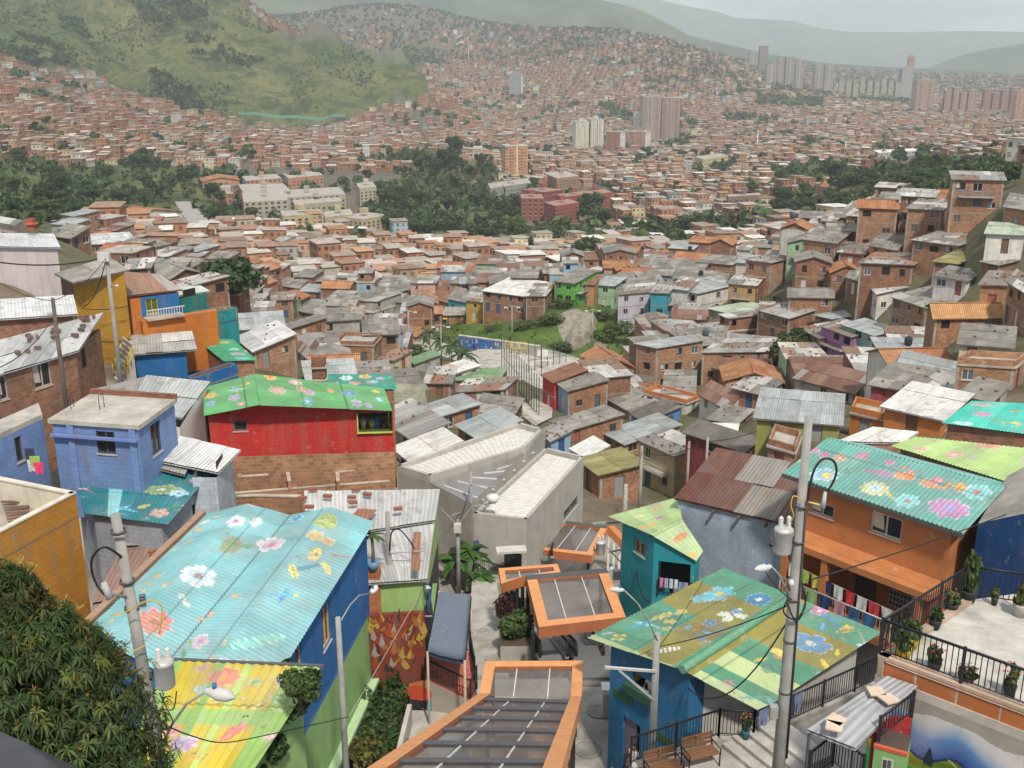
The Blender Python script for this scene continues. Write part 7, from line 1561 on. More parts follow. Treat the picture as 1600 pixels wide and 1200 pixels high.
 p=P(51,366,z=-12.2);m=MB();m.cb((p.x,p.y,p.z+.35),.5,.5,.8,'brick',(.42,.10,.06));m.fa([(p.x-.4,p.y-.4,p.z+.75),(p.x+.4,p.y-.4,p.z+.75),(p.x,p.y,p.z+1.1)],'tile',(.4,.12,.07));m.fa([(p.x+.4,p.y-.4,p.z+.75),(p.x+.4,p.y+.4,p.z+.75),(p.x,p.y,p.z+1.1)],'tile',(.4,.12,.07));m.fa([(p.x-.4,p.y+.4,p.z+.75),(p.x-.4,p.y-.4,p.z+.75),(p.x,p.y,p.z+1.1)],'tile',(.4,.12,.07));m.bd('chimney',rt)
 zt=-12.3;A,B,C=P(-20,345,z=zt),P(22,352,z=zt),P(32,344,z=zt);D=A+C-B
 rt=th_('painted_house','pinkish house with door behind the lilac one at the frame edge','house',(A+C)/2+VC((0,0,-5)));bw_(rt,xy(A,B,C,D),-20,zt,'paint',(.5,.42,.40),ops={0:[(2.0,2.9,5,7,'door',(.2,.03,.03))]});m=MB();rs_(m,A,B,C,D,'tin',TIN,.3,R);m.bd('roof',rt)
 b=P(178,592,z=-20.9)
 rt=th_('staircase','concrete steps with yellow handrails below the mustard house','stairs',b)
 m=MB();a0=P(196,556,z=-19.4);d=(a0-b);n=VC((d.y,-d.x,0)).normalized()
 for k in range(9):m.ob(b+d*(k/9)-VC((0,0,1.5)),VC((d.x,d.y,0))/9,n*2.4,(0,0,1.5+.17*(k+1)-.0+0),'cement',(.42,.40,.36))
 m.bd('steps',rt)
 for s in(0,2.4):
  m=MB();p0=b+n*s+VC((0,0,.15));p1=a0+n*s+VC((0,0,.3))
  for k in range(5):c=lp(p0,p1,k/4);m.tu([c,c+VC((0,0,.95))],.035,'metal',(.55,.38,.02),6)
  for h in(.5,.95):m.tu([p0+VC((0,0,h)),p1+VC((0,0,h))],.035,'metal',(.55,.38,.02),6)
  m.bd('handrail',rt)
 for k,(u,v,sh,lg,lb)in enumerate(((186,588,(.04,.04,.05),(.6,.6,.58),'person in black top standing at the foot of the yellow railed steps'),(203,570,(.65,.65,.66),(.04,.05,.09),'person in white shirt higher on the yellow railed steps'),(206,585,(.02,.025,.04),(.12,.17,.28),'person in dark top and jeans in the middle of the yellow railed steps'),(189,597,(.12,.45,.42),(.08,.09,.12),'person in turquoise shirt below the yellow railed steps'))):
  p=P(u,v,z=-20.8+(.9 if v<580 else(.35 if v<587 else 0.0)));pe_(lb,p,.5*k-.6,1.65,sh,lg,seed=k+1)
def library():
 zr=-27.0;zl=-25.6;gz=-33
 R1,R2,R3,R4=P(740,812,z=zr),P(823,822,z=zr),P(912,722,z=zr),P(852,708,z=zr)
 L1,L2,L3,L4,L5,M1=P(621,738,z=zl),P(811,670,z=zl),P(848,680,z=zl),P(820,709,z=zl),P(672,754,z=zl),P(737,787,z=zl)
 rt=th_('library_building','angular grey concrete building with two ribbed white roofs and a glass wedge between','building',(R2.x-3,R2.y+4,-33))
 cw=(.40,.39,.36);cd=(.36,.34,.31);rf=(.54,.535,.51)
 pl=xy(R1,R2,R3,R4);zb=-34
 dr=wp_(pl[0],pl[1],[(787,862),(815,892)],zb);wn=wp_(pl[1],pl[2],[(881,800),(903,788)],zb)
 bw_(rt,pl,zb,zr,'plaster',cw,ops={0:[(*dr,'hole')],1:[(*wn,'window',(.2,.2,.2))]},name='wall')
 def rim(pts,z,h,w,nm,c=cw):
  m=MB();n=len(pts)
  for i in range(n):
   p,q=VC((*pts[i],z)),VC((*pts[(i+1)%n],z));d=(q-p).normalized();nn=VC((d.y,-d.x,0));m.ob(p+d*(0 if i%2 else-.0)+nn*.004,(q-p),-nn*w,(0,0,h),'plaster',c)
  m.bd(nm,rt)
 rim(pl,zr+.003,.45,.22,'parapet')
 def deck(poly,z,along,nm,step=.42):
  A,B,C,D=[VC((*p,z))for p in poly];m=MB();n=max(2,int((D-A).length/step))
  for k in range(n):
   t0,t1=k/n,(k+1)/n;a,b,c,d=lp(A,D,t0),lp(B,C,t0),lp(B,C,t1),lp(A,D,t1)
   m.fa([a,b,c,d],'plain',rf);e=(d-a)*.12;m.ob(a,b-a,e,(0,0,.05),'plain',(.72,.715,.69))
  m.bd(nm,rt)
 c=(VC((*pl[0],0))+VC((*pl[2],0)))/2;ins=lambda p,c,s=.93:(c.x+(p[0]-c.x)*s,c.y+(p[1]-c.y)*s)
 deck([ins(p,c,.95)for p in pl],zr+.15,0,'roof_sheets')
 pl2=xy(L1,L5,L4,L3,L2)
 m=MB()
 def cf(s,t):return 'plaster',cd
 for i in range(5):fc_(m,pl2[i],pl2[(i+1)%5],zb,zl,zl,[],cf)
 m.bd('left_wall',rt);rim(pl2,zl+.003,.5,.25,'left_parapet',(.43,.415,.38))
 c2=VC((sum(p[0]for p in pl2)/5,sum(p[1]for p in pl2)/5,0))
 A,B,C,D=ins(pl2[0],c2,.95),ins(pl2[1],c2,.97),ins(pl2[2],c2,.97),ins(pl2[4],c2,.96)
 deck([A,B,C,D],zl+.2,0,'left_roof_sheets',.5)
 m=MB();m.fa([VC((*p,zl+.12))for p in(ins(pl2[2],c2,.97),ins(pl2[3],c2,.96),ins(pl2[4],c2,.96))],'plain',rf);m.bd('roof_corner',rt)
 zg=zl-.55;W=[L5,M1,VC((R1.x,R1.y,0)),VC((lp(R4,R1,.12).x,lp(R4,R1,.12).y,0)),L4]
 m=MB();m.fa([(p.x,p.y,zg)for p in W],'pane',(.20,.21,.23));m.bd('skylight',rt)
 a,b=VC((L5.x,L5.y,zg+.03)),VC((L4.x,L4.y,zg+.03));e0,e1=VC((M1.x,M1.y,zg+.03)),VC((R4.x,R4.y,zg+.03))
 for k in range(1,7):
  m=MB();p=lp(a,b,k/7.3);q=lp(e0,e1,k/7.3);bm(m,p+VC((0,0,.06)),q+VC((0,0,.06)),.09,.08,'plain',(.6,.6,.6));m.bd('skylight_bar',rt)
 m=MB();fc_(m,xy(L5)[0],xy(M1)[0],zb,zl,zl,[],cf);fc_(m,xy(M1)[0],xy(R1)[0],zb,zl,zl,[],cf);m.bd('front_wall',rt)
 m=MB();fc_(m,xy(R4)[0],xy(R1)[0],zr,zl+.3,zl-.2,[],lambda s,t:('plaster',(.30,.29,.27)));m.bd('inner_wall',rt)
 m=MB();p=P(800,858,z=-28.1);m.ob((p.x-.9,p.y-.75,p.z),(1.8,.25,0),(-.1,.8,0),(0,0,.14),'plaster',(.52,.51,.48));m.bd('door_canopy',rt)
def cn_(label,quads,zs=None,bars=0,mull=2,fascia=.55,w=.42,legs=(),glass=(.17,.15,.14),nm='escalator_canopy',dark_back=None,dark_bars=0):
 Ls,Rs=quads;rt=th_(nm,label,'canopy',lp(Ls[0],Rs[0],.5)+VC((0,0,-3.4)),'orange escalator canopies')
 oc=(.60,.28,.12);od=(.38,.13,.06)  # second orange carries painted shade for front, inner and under faces
 for side,pts in(('l',Ls),('r',Rs)):
  m=MB();oth=Rs if side=='l' else Ls
  inn=[p+(o-p).normalized()*w for p,o in zip(pts,oth)]
  for i in range(len(pts)-1):
   a,b,c,d=pts[i],pts[i+1],inn[i+1],inn[i];dz=VC((0,0,-fascia))
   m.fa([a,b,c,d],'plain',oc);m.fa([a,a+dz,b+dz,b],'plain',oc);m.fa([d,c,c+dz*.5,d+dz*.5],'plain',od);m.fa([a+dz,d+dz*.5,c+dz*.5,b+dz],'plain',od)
  m.bd('side_beam',rt)
 for i,s in((0,1),(-1,-1)):
  m=MB();a,b=Ls[i],Rs[i];j=1 if i==0 else-2;d1=(Ls[j]-a).normalized()*w;d2=(Rs[j]-b).normalized()*w;e=(b-a).normalized()*w;dz=VC((0,0,-fascia));z=VC((0,0,.004))
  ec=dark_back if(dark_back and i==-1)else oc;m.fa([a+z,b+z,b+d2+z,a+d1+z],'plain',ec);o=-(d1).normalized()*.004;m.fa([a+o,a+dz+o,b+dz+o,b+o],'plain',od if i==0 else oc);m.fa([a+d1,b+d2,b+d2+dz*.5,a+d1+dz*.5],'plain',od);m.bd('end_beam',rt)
 for i in range(len(Ls)-1):
  a,b,c,d=Ls[i],Rs[i],Rs[i+1],Ls[i+1];n=(b-a).cross(d-a).normalized();n=n if n.z>0 else-n;dn=-n*.12
  g=MB();k0=w*.9/(d-a).length;q=lambda s,t:lp(lp(a,b,s),lp(d,c,s),t)+dn
  t0,t1=(k0 if i==0 else 0),(1-k0 if i==len(Ls)-2 else 1);s0=w*.9/(b-a).length
  g.fa([q(s0,t0),q(1-s0,t0),q(1-s0,t1),q(s0,t1)],'polycarb',glass);g.bd('glazing',rt)
  for k in range(1,mull+1):
   g=MB();s=k/(mull+1);bm(g,q(s,t0)+n*.03,q(s,t1)+n*.03,.045,.05,'plain',(.55,.55,.55));g.bd('mullion',rt)
  nb=dark_bars if i==len(Ls)-2 else bars
  for k in range(nb):
   g=MB();t=(k+.6)/nb;bm(g,q(s0,t)+n*.09,q(1-s0,t)+n*.09,.17 if nb>3 else .12,.09,'metal',(.085,.085,.095));g.bd('cross_bar',rt)
 for(x,y,zt,zb)in legs:
  m=MB();m.ob((x-.09,y-.09,zb),(.18,0,0),(0,.18,0),(0,0,zt-zb),'metal',(.03,.03,.03));m.bd('support',rt)
 return rt
def escalators():
 z=-23.0
 Ls=[P(758,1033,z=z),P(749,1083,z=z),None];Rs=[P(911,1032,z=z),P(909,1088,z=z),None]
 def up(u,v,Y):return P(u,v,Y=Y)
 Ls[2]=up(520,1235,17.0);Rs[2]=up(868,1235,17.0);Rs[2].z=Ls[2].z=(Ls[2].z+Rs[2].z)/2
 cn_('long orange framed canopy climbing towards the viewer, glass with dark cross bars',(Ls,Rs),bars=0,dark_bars=7,w=.42,legs=[(Ls[0].x+.3,Ls[0].y-.3,z-.5,-28),(Rs[0].x-.3,Rs[0].y-.3,z-.5,-28),(Ls[1].x+.3,Ls[1].y,z-.5,-28),(Rs[1].x-.3,Rs[1].y,z-.5,-28)])
 z=-24.5
 lg=[]
 Ls,Rs=[P(842,980,z=z),P(822,899,z=z)],[P(978,964,z=z),P(948,888,z=z)]
 for k in range(5):p=lp(Ls[1],P(783,912,z=z-.9),k/4.6);lg.append((p.x+.1,p.y+.1,z-.6-.2*k,-31))
 for p in(Rs[0],Rs[1],Ls[0]):lg.append((p.x-.25*(1 if p.x>0 else-1),p.y+.3,z-.4,-31))
 r=cn_('tilted orange canopy with three glass bays in the middle of the escalator run',(Ls,Rs),w=.5,legs=lg,dark_back=(.08,.085,.09))
 m=MB();a,b,c,d=Ls[1],P(783,912,z=z-.75),P(783,912,z=z-1.35),Ls[1]+VC((0,0,-.55));m.ob(a,b-a,(.18,.05,0),(0,0,-.55),'plaster',(.50,.19,.07));m.bd('side_wing',r)
 z=-25.2
 cn_('short narrow orange canopy behind the tilted one',([P(783,912,z=z),P(779,888,z=z)],[P(876,894,z=z),P(871,881,z=z)]),w=.3,fascia=.4)
 z=-30.0
 r=cn_('uppermost orange canopy beside the grey concrete building',([P(836,858,z=z),P(878,813,z=z)],[P(925,868,z=z),P(950,822,z=z)]),w=.42,dark_back=(.08,.085,.09),legs=[(P(840,858,z=z).x,P(840,858,z=z).y+.4,z-.4,-34),(P(920,867,z=z).x,P(920,867,z=z).y+.4,z-.4,-34)])
 m=MB();a,b=P(950,822,z=z),P(977,850,z=z-1.0);m.ob(a,b-a,(.4,.15,0),(0,0,-.6),'plaster',(.50,.19,.07));m.bd('side_wing',r)
 for k in range(4):
  m=MB();p=lp(a,b,k/3.2);m.ob((p.x,p.y,-34),(.15,0,0),(0,.15,0),(0,0,p.z+34-.5),'plain',(.7,.68,.62));m.bd('slat_post',r)
 def esc(label,foot,top,w=1.0,loc=None):
  foot,top=VC(foot),VC(top);rt=th_('escalator',label,'escalator',foot,'outdoor escalators');d=top-foot;n=VC((d.y,-d.x,0)).normalized()
  m=MB();N=int(abs(d.z)/.2)+2
  for k in range(N):m.ob(foot+d*(k/N)-n*w/2,VC((d.x,d.y,0))/N,n*w,(0,0,d.z/N if abs(d.z)>.1 else .05),'metal',(.22,.22,.23))
  m.bd('steps',rt)
  for s in(-1,1):
   m=MB();o=foot+n*s*(w/2+.12);e=top+n*s*(w/2+.12);m.fa([o,e,e+VC((0,0,.9)),o+VC((0,0,.9))],'pane',(.12,.13,.14));m.ob(o-n*.12,e-o,n*.24,(0,0,.18),'metal',(.42,.42,.42));m.bd('balustrade',rt)
   m=MB();fw=VC((d.x,d.y,0)).normalized();pts=[o-fw*.3+VC((0,0,.35)),o-fw*.55+VC((0,0,.65)),o-fw*.3+VC((0,0,.98)),o+VC((0,0,.98)),e+VC((0,0,.98)),e+fw*.4+VC((0,0,.9))];m.tu(pts,.06,'plain',(.015,.015,.017),8);m.bd('handrail',rt)
 z0=-26.6
 a=P(878,1042,z=z0);b=P(868,1000,z=z0);b=b+(b-a)*.6;b.z=z0-1.6
 a1=P(895,1040,z=z0)
 esc('escalator flight under the tilted orange canopy',(a1.x-.9,a1.y+.5,z0),(a1.x-1.3,a1.y+6.5,z0-2.6));esc('second escalator flight nearer the painted hip roof house',(a1.x+.75,a1.y+.5,z0),(a1.x+.35,a1.y+6.5,z0-2.6))
 p=P(835,900,z=-29.5);esc('escalator flight below the uppermost canopy',(p.x+.6,p.y+4,-30.3),(p.x+1.0,p.y+9.5,-32.8))
 m=MB();q=[P(888,1058,z=-26.1),P(962,1058,z=-26.1),P(952,1008,z=-26.1),P(902,1008,z=-26.1)];
 m.pz(xy(*q),-27.5,-26.12,'metal',(.16,.165,.17));o=m.bd('escalator_landing',loc=q[0]);o['kind']='structure'
 m=MB()
 for k in range(4):c=P(900+14*k,1072,z=-26.28);m.ob((c.x,c.y,c.z),(.38,0,0),(0,.55,0),(0,0,.02),'plain',(.20,.19,.17));
 o=m.bd('landing_grating',loc=c);tag(o,'row of small floor gratings at the end of the dark escalator landing','grating')
def alley():
 def sheet(nm,px,z,c,mat='cement',th=1.2):
  pts=[P(u,v,z=zz)for(u,v),zz in zip(px,z)];m=MB();m.fa(pts,mat,c)
  n=len(pts)
  for i in range(n):p,q=pts[i],pts[(i+1)%n];m.fa([p,p-VC((0,0,th)),q-VC((0,0,th)),q],mat,c)
  o=m.bd(nm,loc=pts[0]);o['kind']='structure';return pts
 g=(.40,.385,.355)
 sheet('alley_pavement',[(690,1230),(1010,1230),(975,1080),(955,1040),(880,1060),(745,1062),(640,1110),(560,1230)],[-26.3]*8,g)
 sheet('walkway',[(742,1055),(795,1055),(790,985),(776,912),(805,892),(738,890),(735,960)],[-27.0,-27.0,-28.4,-30.0,-30.3,-30.3,-28.9],(.42,.405,.37))
 for k,(u,v,r,zz)in enumerate(((919,1172,.55,-26.28),(772,1030,.42,-27.35),(935,1112,.5,-26.28),(757,988,.4,-28.25))):
  p=P(u,v,z=zz);m=MB();m.la((p.x,p.y,p.z+.0),[(r,0),(r,.03),(r*.9,.035),(r*.85,.02),(0,.02)],'cement',(.30,.29,.27),24);o=m.bd('manhole_cover',loc=p);tag(o,['large round manhole cover in the alley by the painted hip roof house','manhole cover on the walkway beside the canopy corner','faint manhole cover beside the litter bin','manhole cover halfway up the walkway'][k],'manhole','manhole covers')
 p=P(942,1122,z=-26.25);rt=th_('litter_bin','silver and white litter bin in the alley at the escalator landing','bin',p);m=MB();m.ob(p,(.62,0,0),(0,.5,0),(0,0,1.15),'metal',(.5,.5,.5));m.bd('body',rt);m=MB();m.ob(p+VC((-.06,-.06,1.153)),(.74,0,0),(0,.62,0),(0,0,.22),'plain',(.75,.75,.74));m.bd('lid',rt)
 c=P(600,1110,z=-26);
 m=MB();q=[P(560,1215,z=-26.2),P(612,1030,z=-26.2),P(650,1040,z=-26.2),P(648,1090,z=-26.2),P(615,1215,z=-26.2)];m.pz(xy(*q),-27.4,-26.15,'plain',(.06,.045,.03));o=m.bd('garden_bed',loc=q[0]);o['kind']='structure'
 kinds=[('dark','dark green leafy shrub'),('mid','broad leaved shrub'),('olive','reddish brown shrub'),('dark','spiky dark shrub')]
 spots=[(612,1050,.8,1.6,2),(630,1042,.7,1.5,0),(598,1085,.8,1.6,2),(622,1085,.8,1.7,3),(640,1072,.6,1.2,1),(588,1120,.9,1.6,3),(610,1120,.8,1.4,0),(632,1105,.5,1.0,1),(576,1155,.9,1.3,1),(600,1155,.8,1.2,3),(570,1195,.8,1.4,2),(592,1190,.8,1.1,1)]
 wh=['at the far end of the dark garden strip','beside the painted mural wall','against the ledge of the aqua roofed house','in the middle of the dark garden strip','by the foot of the orange mural','lower down along the painted plinth','near the white garden kerb','right beside the white garden kerb','low down the strip near the thin grey pole','opposite the thin grey pole','lowest in the strip by the plinth','lowest in the strip by the kerb']
 for k,(u,v,r,h,kk)in enumerate(spots):
  p=P(u,v,z=-26.1);sh_(f'{kinds[kk][1]} {wh[k]}',p,r,h,kinds[kk][0],40+k,420,.22,group='shrubs of the dark garden strip')
 rr=random.Random(3)
 for k,(u,v,L,c,lb)in enumerate(((636,1058,1.3,(.10,.14,.12),'grey green spiky plant at the corner of the orange mural'),(585,1165,1.2,(.10,.035,.03),'dark red dracaena in the garden strip'),(604,1170,1.0,(.04,.09,.02),'bright green grassy tuft in the garden strip'),(618,1065,1.1,(.22,.06,.03),'rust red leafed plant under the street sign'))):
  p=P(u,v,z=-26.1);rt=th_('spiky_plant',lb,'plant',p);m=MB();fronds(m,p+VC((0,0,.25)),22,L,rr,c,.7,.07,5);m.bd('leaves',rt);m=MB();m.tu([p,p+VC((0,0,.3))],.06,'bark',(.12,.1,.08),6);m.bd('stem',rt)
 m=MB();a,b,c_=P(622,1190,z=-25.3),P(640,1100,z=-25.3),P(645,1085,z=-25.3);bm(m,P(612,1215,z=-25.5),b,.18,1.2,'plaster',(.48,.46,.43));o=m.bd('kerb_wall',loc=b);tag(o,'low white concrete kerb wall along the dark garden strip','wall')
 m=MB();q=[P(782,1022,z=-27.0),P(836,1022,z=-27.0),P(832,945,z=-28.2),P(790,945,z=-28.2)];m.fa([x+VC((0,0,.42))for x in q],'plain',(.10,.07,.05));
 for i in range(4):a,b=q[i],q[(i+1)%4];m.fa([a-VC((0,0,.8)),b-VC((0,0,.8)),b+VC((0,0,.42)),a+VC((0,0,.42))],'plaster',(.40,.39,.36))
 o=m.bd('planter',loc=q[0]);tag(o,'concrete planter bed beside the walkway and the tilted canopy','planter')
 for k,(u,v,r,h,kd,lb)in enumerate(((800,1000,.95,1.9,'mid','round bright green shrub in the planter by the tilted canopy'),(816,985,.75,1.5,'dark','darker green shrub behind the round one in the planter'),(792,958,.6,1.5,'olive','purple brown shrub at the far end of the planter'),(806,945,.6,1.3,'dark','small dark shrub under the side wing of the tilted canopy'),(782,955,.35,.7,'mid','small tuft at the planter corner by the walkway'))):
  p=P(u,v+12,z=-27.3);s=sh_(lb,p,r,h,kd,70+k,900,.15)
  if 'purple' in lb:
   for ch in s.children:
    if ch.name.startswith('foliage'):
     a=ch.data.attributes['Col'];n=len(a.data);x=np.empty(n*4,np.float32);a.data.foreach_get('color',x);x=x.reshape(-1,4);x[:,0]*=1.0;x[:,1]*=.35;x[:,2]*=1.5;a.data.foreach_set('color',x.ravel())
 for k,(u,v,h,L,lb)in enumerate(((712,915,1.6,1.5,'arching green palm left of the grey concrete building'),(735,905,1.9,1.6,'taller palm in front of the dark wall of the concrete building'),(722,890,1.2,1.3,'small palm behind the pole with the grey box'),(700,905,1.3,1.3,'palm closest to the blue tarpaulin'),(752,918,.8,1.2,'low palm beside the short stairs'))):
  palm(lb,P(u,v,z=-30.6),h,L,5+k,16,group='palms beside the concrete building',col=(.05,.12,.025))
 p=P(762,885,z=-30.2);rt=th_('staircase','short concrete stairs beside the door of the grey building','stairs',p);m=MB()
 for k in range(6):m.ob((p.x+.35*k-.8,p.y-1.2+.1*k,-31),(.36,0,0),(0,1.6,0),(0,0,.9-.17*k+.2),'cement',(.44,.42,.38))
 m.bd('steps',rt)
 rl_('railing','short dark railing on the stairs beside the grey building',[(p.x-.8,p.y-1.15,-29.9),(p.x+1.1,p.y-.9,-30.7)],.9)
 q=[P(668,1018,z=-22.9),P(726,1032,z=-22.9),P(736,928,z=-22.6),P(686,924,z=-22.6)]
 rt=th_('awning','slate blue tarpaulin roof stretched over a stair landing','awning',lp(q[0],q[2],.5)+VC((0,0,-3)))
 m=MB();N=8;g2=[[lp(lp(q[0],q[1],i/N),lp(q[3],q[2],i/N),j/N)+VC((0,0,.02*math.sin(i*1.9+j*1.3)-.05*math.sin(math.pi*i/N)))for i in range(N+1)]for j in range(N+1)]
 for j in range(N):
  for i in range(N):m.fa([g2[j][i],g2[j][i+1],g2[j+1][i+1],g2[j+1][i]],'cloth',(.14,.17,.23),True)
 for i in range(N):m.fa([g2[0][i],g2[0][i+1],g2[0][i+1]-VC((0,.03,.16)),g2[0][i]-VC((0,.03,.16))],'cloth',(.06,.075,.14),True);m.fa([g2[i][N],g2[i+1][N],g2[i+1][N]-VC((-.03,0,.22)),g2[i][N]-VC((-.03,0,.22))],'cloth',(.07,.08,.15),True)
 m.bd('tarpaulin',rt)
 for k,p in enumerate(q):m=MB();m.tu([p,(p.x,p.y,-27.5)],.05,'wood',(.45,.38,.28),7);m.bd('post',rt)
 for k,(u,c,lb)in enumerate(((662,(.34,.52,.20),'lime pennant hanging at the edge of the dark shop'),(676,(.34,.52,.20),'lime pennant beside the tarpaulin post'),(669,(.05,.13,.34),'blue pennant between the two lime ones'))):
  a,b,c0=P(u-6,912,z=-21.3),P(u+7,912,z=-21.3),P(u+1,960,z=-22.9);m=MB();m.fa([a,b,c0],'cloth',c);m.fa([a+VC((0,.03,0)),c0+VC((0,.03,0)),b+VC((0,.03,0))],'cloth',c);o=m.bd('pennant',loc=a);tag(o,lb,'pennant')
 p0,p1=P(578,1005,z=-23.3),P(664,1000,z=-23.3)
 rt=th_('mural_wall','low wall painted with red and yellow flames and flowers under the dark shop','wall',p0);m=MB();rr=random.Random(8);d=p1-p0;L=d.length;n=VC((d.y,-d.x,0)).normalized()
 m.ob(p0-VC((0,0,3.4)),d,-n*.2,(0,0,4.7),'plaster',(.20,.045,.03));m.bd('wall',rt)
 m=MB()
 for k in range(90):
  s=rr.random()*L;t=-1.4+2.5*rr.random();w,h=rr.uniform(.05,.16),rr.uniform(.15,.6);c=rr.choice(((.30,.06,.02),(.36,.12,.03),(.04,.03,.035),(.42,.28,.05),(.24,.04,.03),(.32,.26,.24)))
  b=p0+d.normalized()*s+n*(.004+.0005*k)+VC((0,0,t));e=d.normalized();m.fa([b-e*w,b+VC((0,0,-h*.3)),b+e*w,b+VC((0,0,h))+e*rr.uniform(-.2,.2)],'plaster',c)
 o=m.bd('painted_flames',rt);o['kind']='stuff'
 a,b=P(640,1108,z=-26.2),P(736,1108,z=-26.2)
 rt=th_('stair_landing','brick paved stair landing with orange and black mural on its side wall','stairs',a)
 t0,t1=P(664,1062,z=-24.8),P(735,1096,z=-25.6);m=MB();pts=[a,b,t1,t0];m.fa([a,VC((t1.x,a.y,a.z)),t1,t0,VC((a.x,t0.y,t0.z-.2))],'plaster',(.52,.17,.02));m.fa([a+VC((0,-.006,0)),VC((t1.x,a.y-.006,a.z)),VC((t1.x,a.y-.006,a.z+.45)),a+VC((0,-.006,.7))],'plaster',(.015,.015,.02));
 for(u,v,r,c)in((690,1105,.42,(.03,.25,.36)),(650,1082,.35,(.55,.06,.02)),(660,1085,.3,(.5,.05,.02)),(712,1090,.25,(.2,.03,.04))):
  p=P(u,v,Y=a.y-.012);m.fa([(p.x+r*1.5*math.cos(x),p.y-.004*u/700,p.z+r*math.sin(x))for x in[2*math.pi*k/16 for k in range(16)]],'plaster',c)
 m.bd('mural',rt)
 m=MB();q=[t0,t1,P(745,1075,z=-25.2),P(735,1020,z=-24.6),P(668,1020,z=-24.4)];m.fa(q,'brick',(.42,.13,.09));
 for i in range(len(q)):p,r_=q[i],q[(i+1)%len(q)];m.fa([p,p-VC((0,0,2.5)),r_-VC((0,0,2.5)),r_],'plaster',(.34,.3,.27))
 m.bd('paving',rt)
 rl_('railing','black railing down the brick stair landing under the tarpaulin',[t0+VC((0,0,.02)),t1+VC((0,0,.02)),q[2]+VC((0,0,.02))],1.0,.12)
 rl_('railing','black railing at the back of the brick stair landing',[q[4]+VC((0,0,.02)),q[3]+VC((0,0,.02)),P(742,1060,z=-25.0)],1.0,.14)
 p=P(583,925,z=-21.2);rt=th_('brick_pillar','orange brick pillar beside the aqua roof corner','pillar',p);m=MB();m.ob(p+VC((-.25,0,-3)),(.55,0,0),(0,.5,0),(0,0,4.0),'brick',(.45,.16,.07));m.bd('shaft',rt)
 pp=P(582,893,z=-20.2);m=MB();palm('thin stemmed palm in a blue pot at the aqua roof corner',pp+VC((0,.2,0)),1.5,.75,4,11);m.la(pp+VC((0,.2,0)),[(0,0),(.2,0),(.28,.4),(.24,.4),(0,.3)],'plain',(.12,.25,.38),12);o=m.bd('flower_pot',loc=pp);tag(o,'blue flower pot on the orange brick pillar','pot')
 for k,(u,v,r,h,lb)in enumerate(((445,1075,1.0,1.6,'leafy bush growing out under the yellow roof corner'),(425,1120,1.1,2.0,'leafy bush hanging below the yellow roof edge'),(400,1170,1.1,2.2,'lowest leafy bush below the yellow roof edge'),(468,1070,.6,1.2,'bush tip reaching over the green wall'))):
  p=P(u,v,Y=27.0-k*.8);sh_(lb,(p.x,p.y,p.z-h*.5),r,h,'mid' if k%2 else 'dark',90+k,900,.17,group='bushes under the yellow roof')
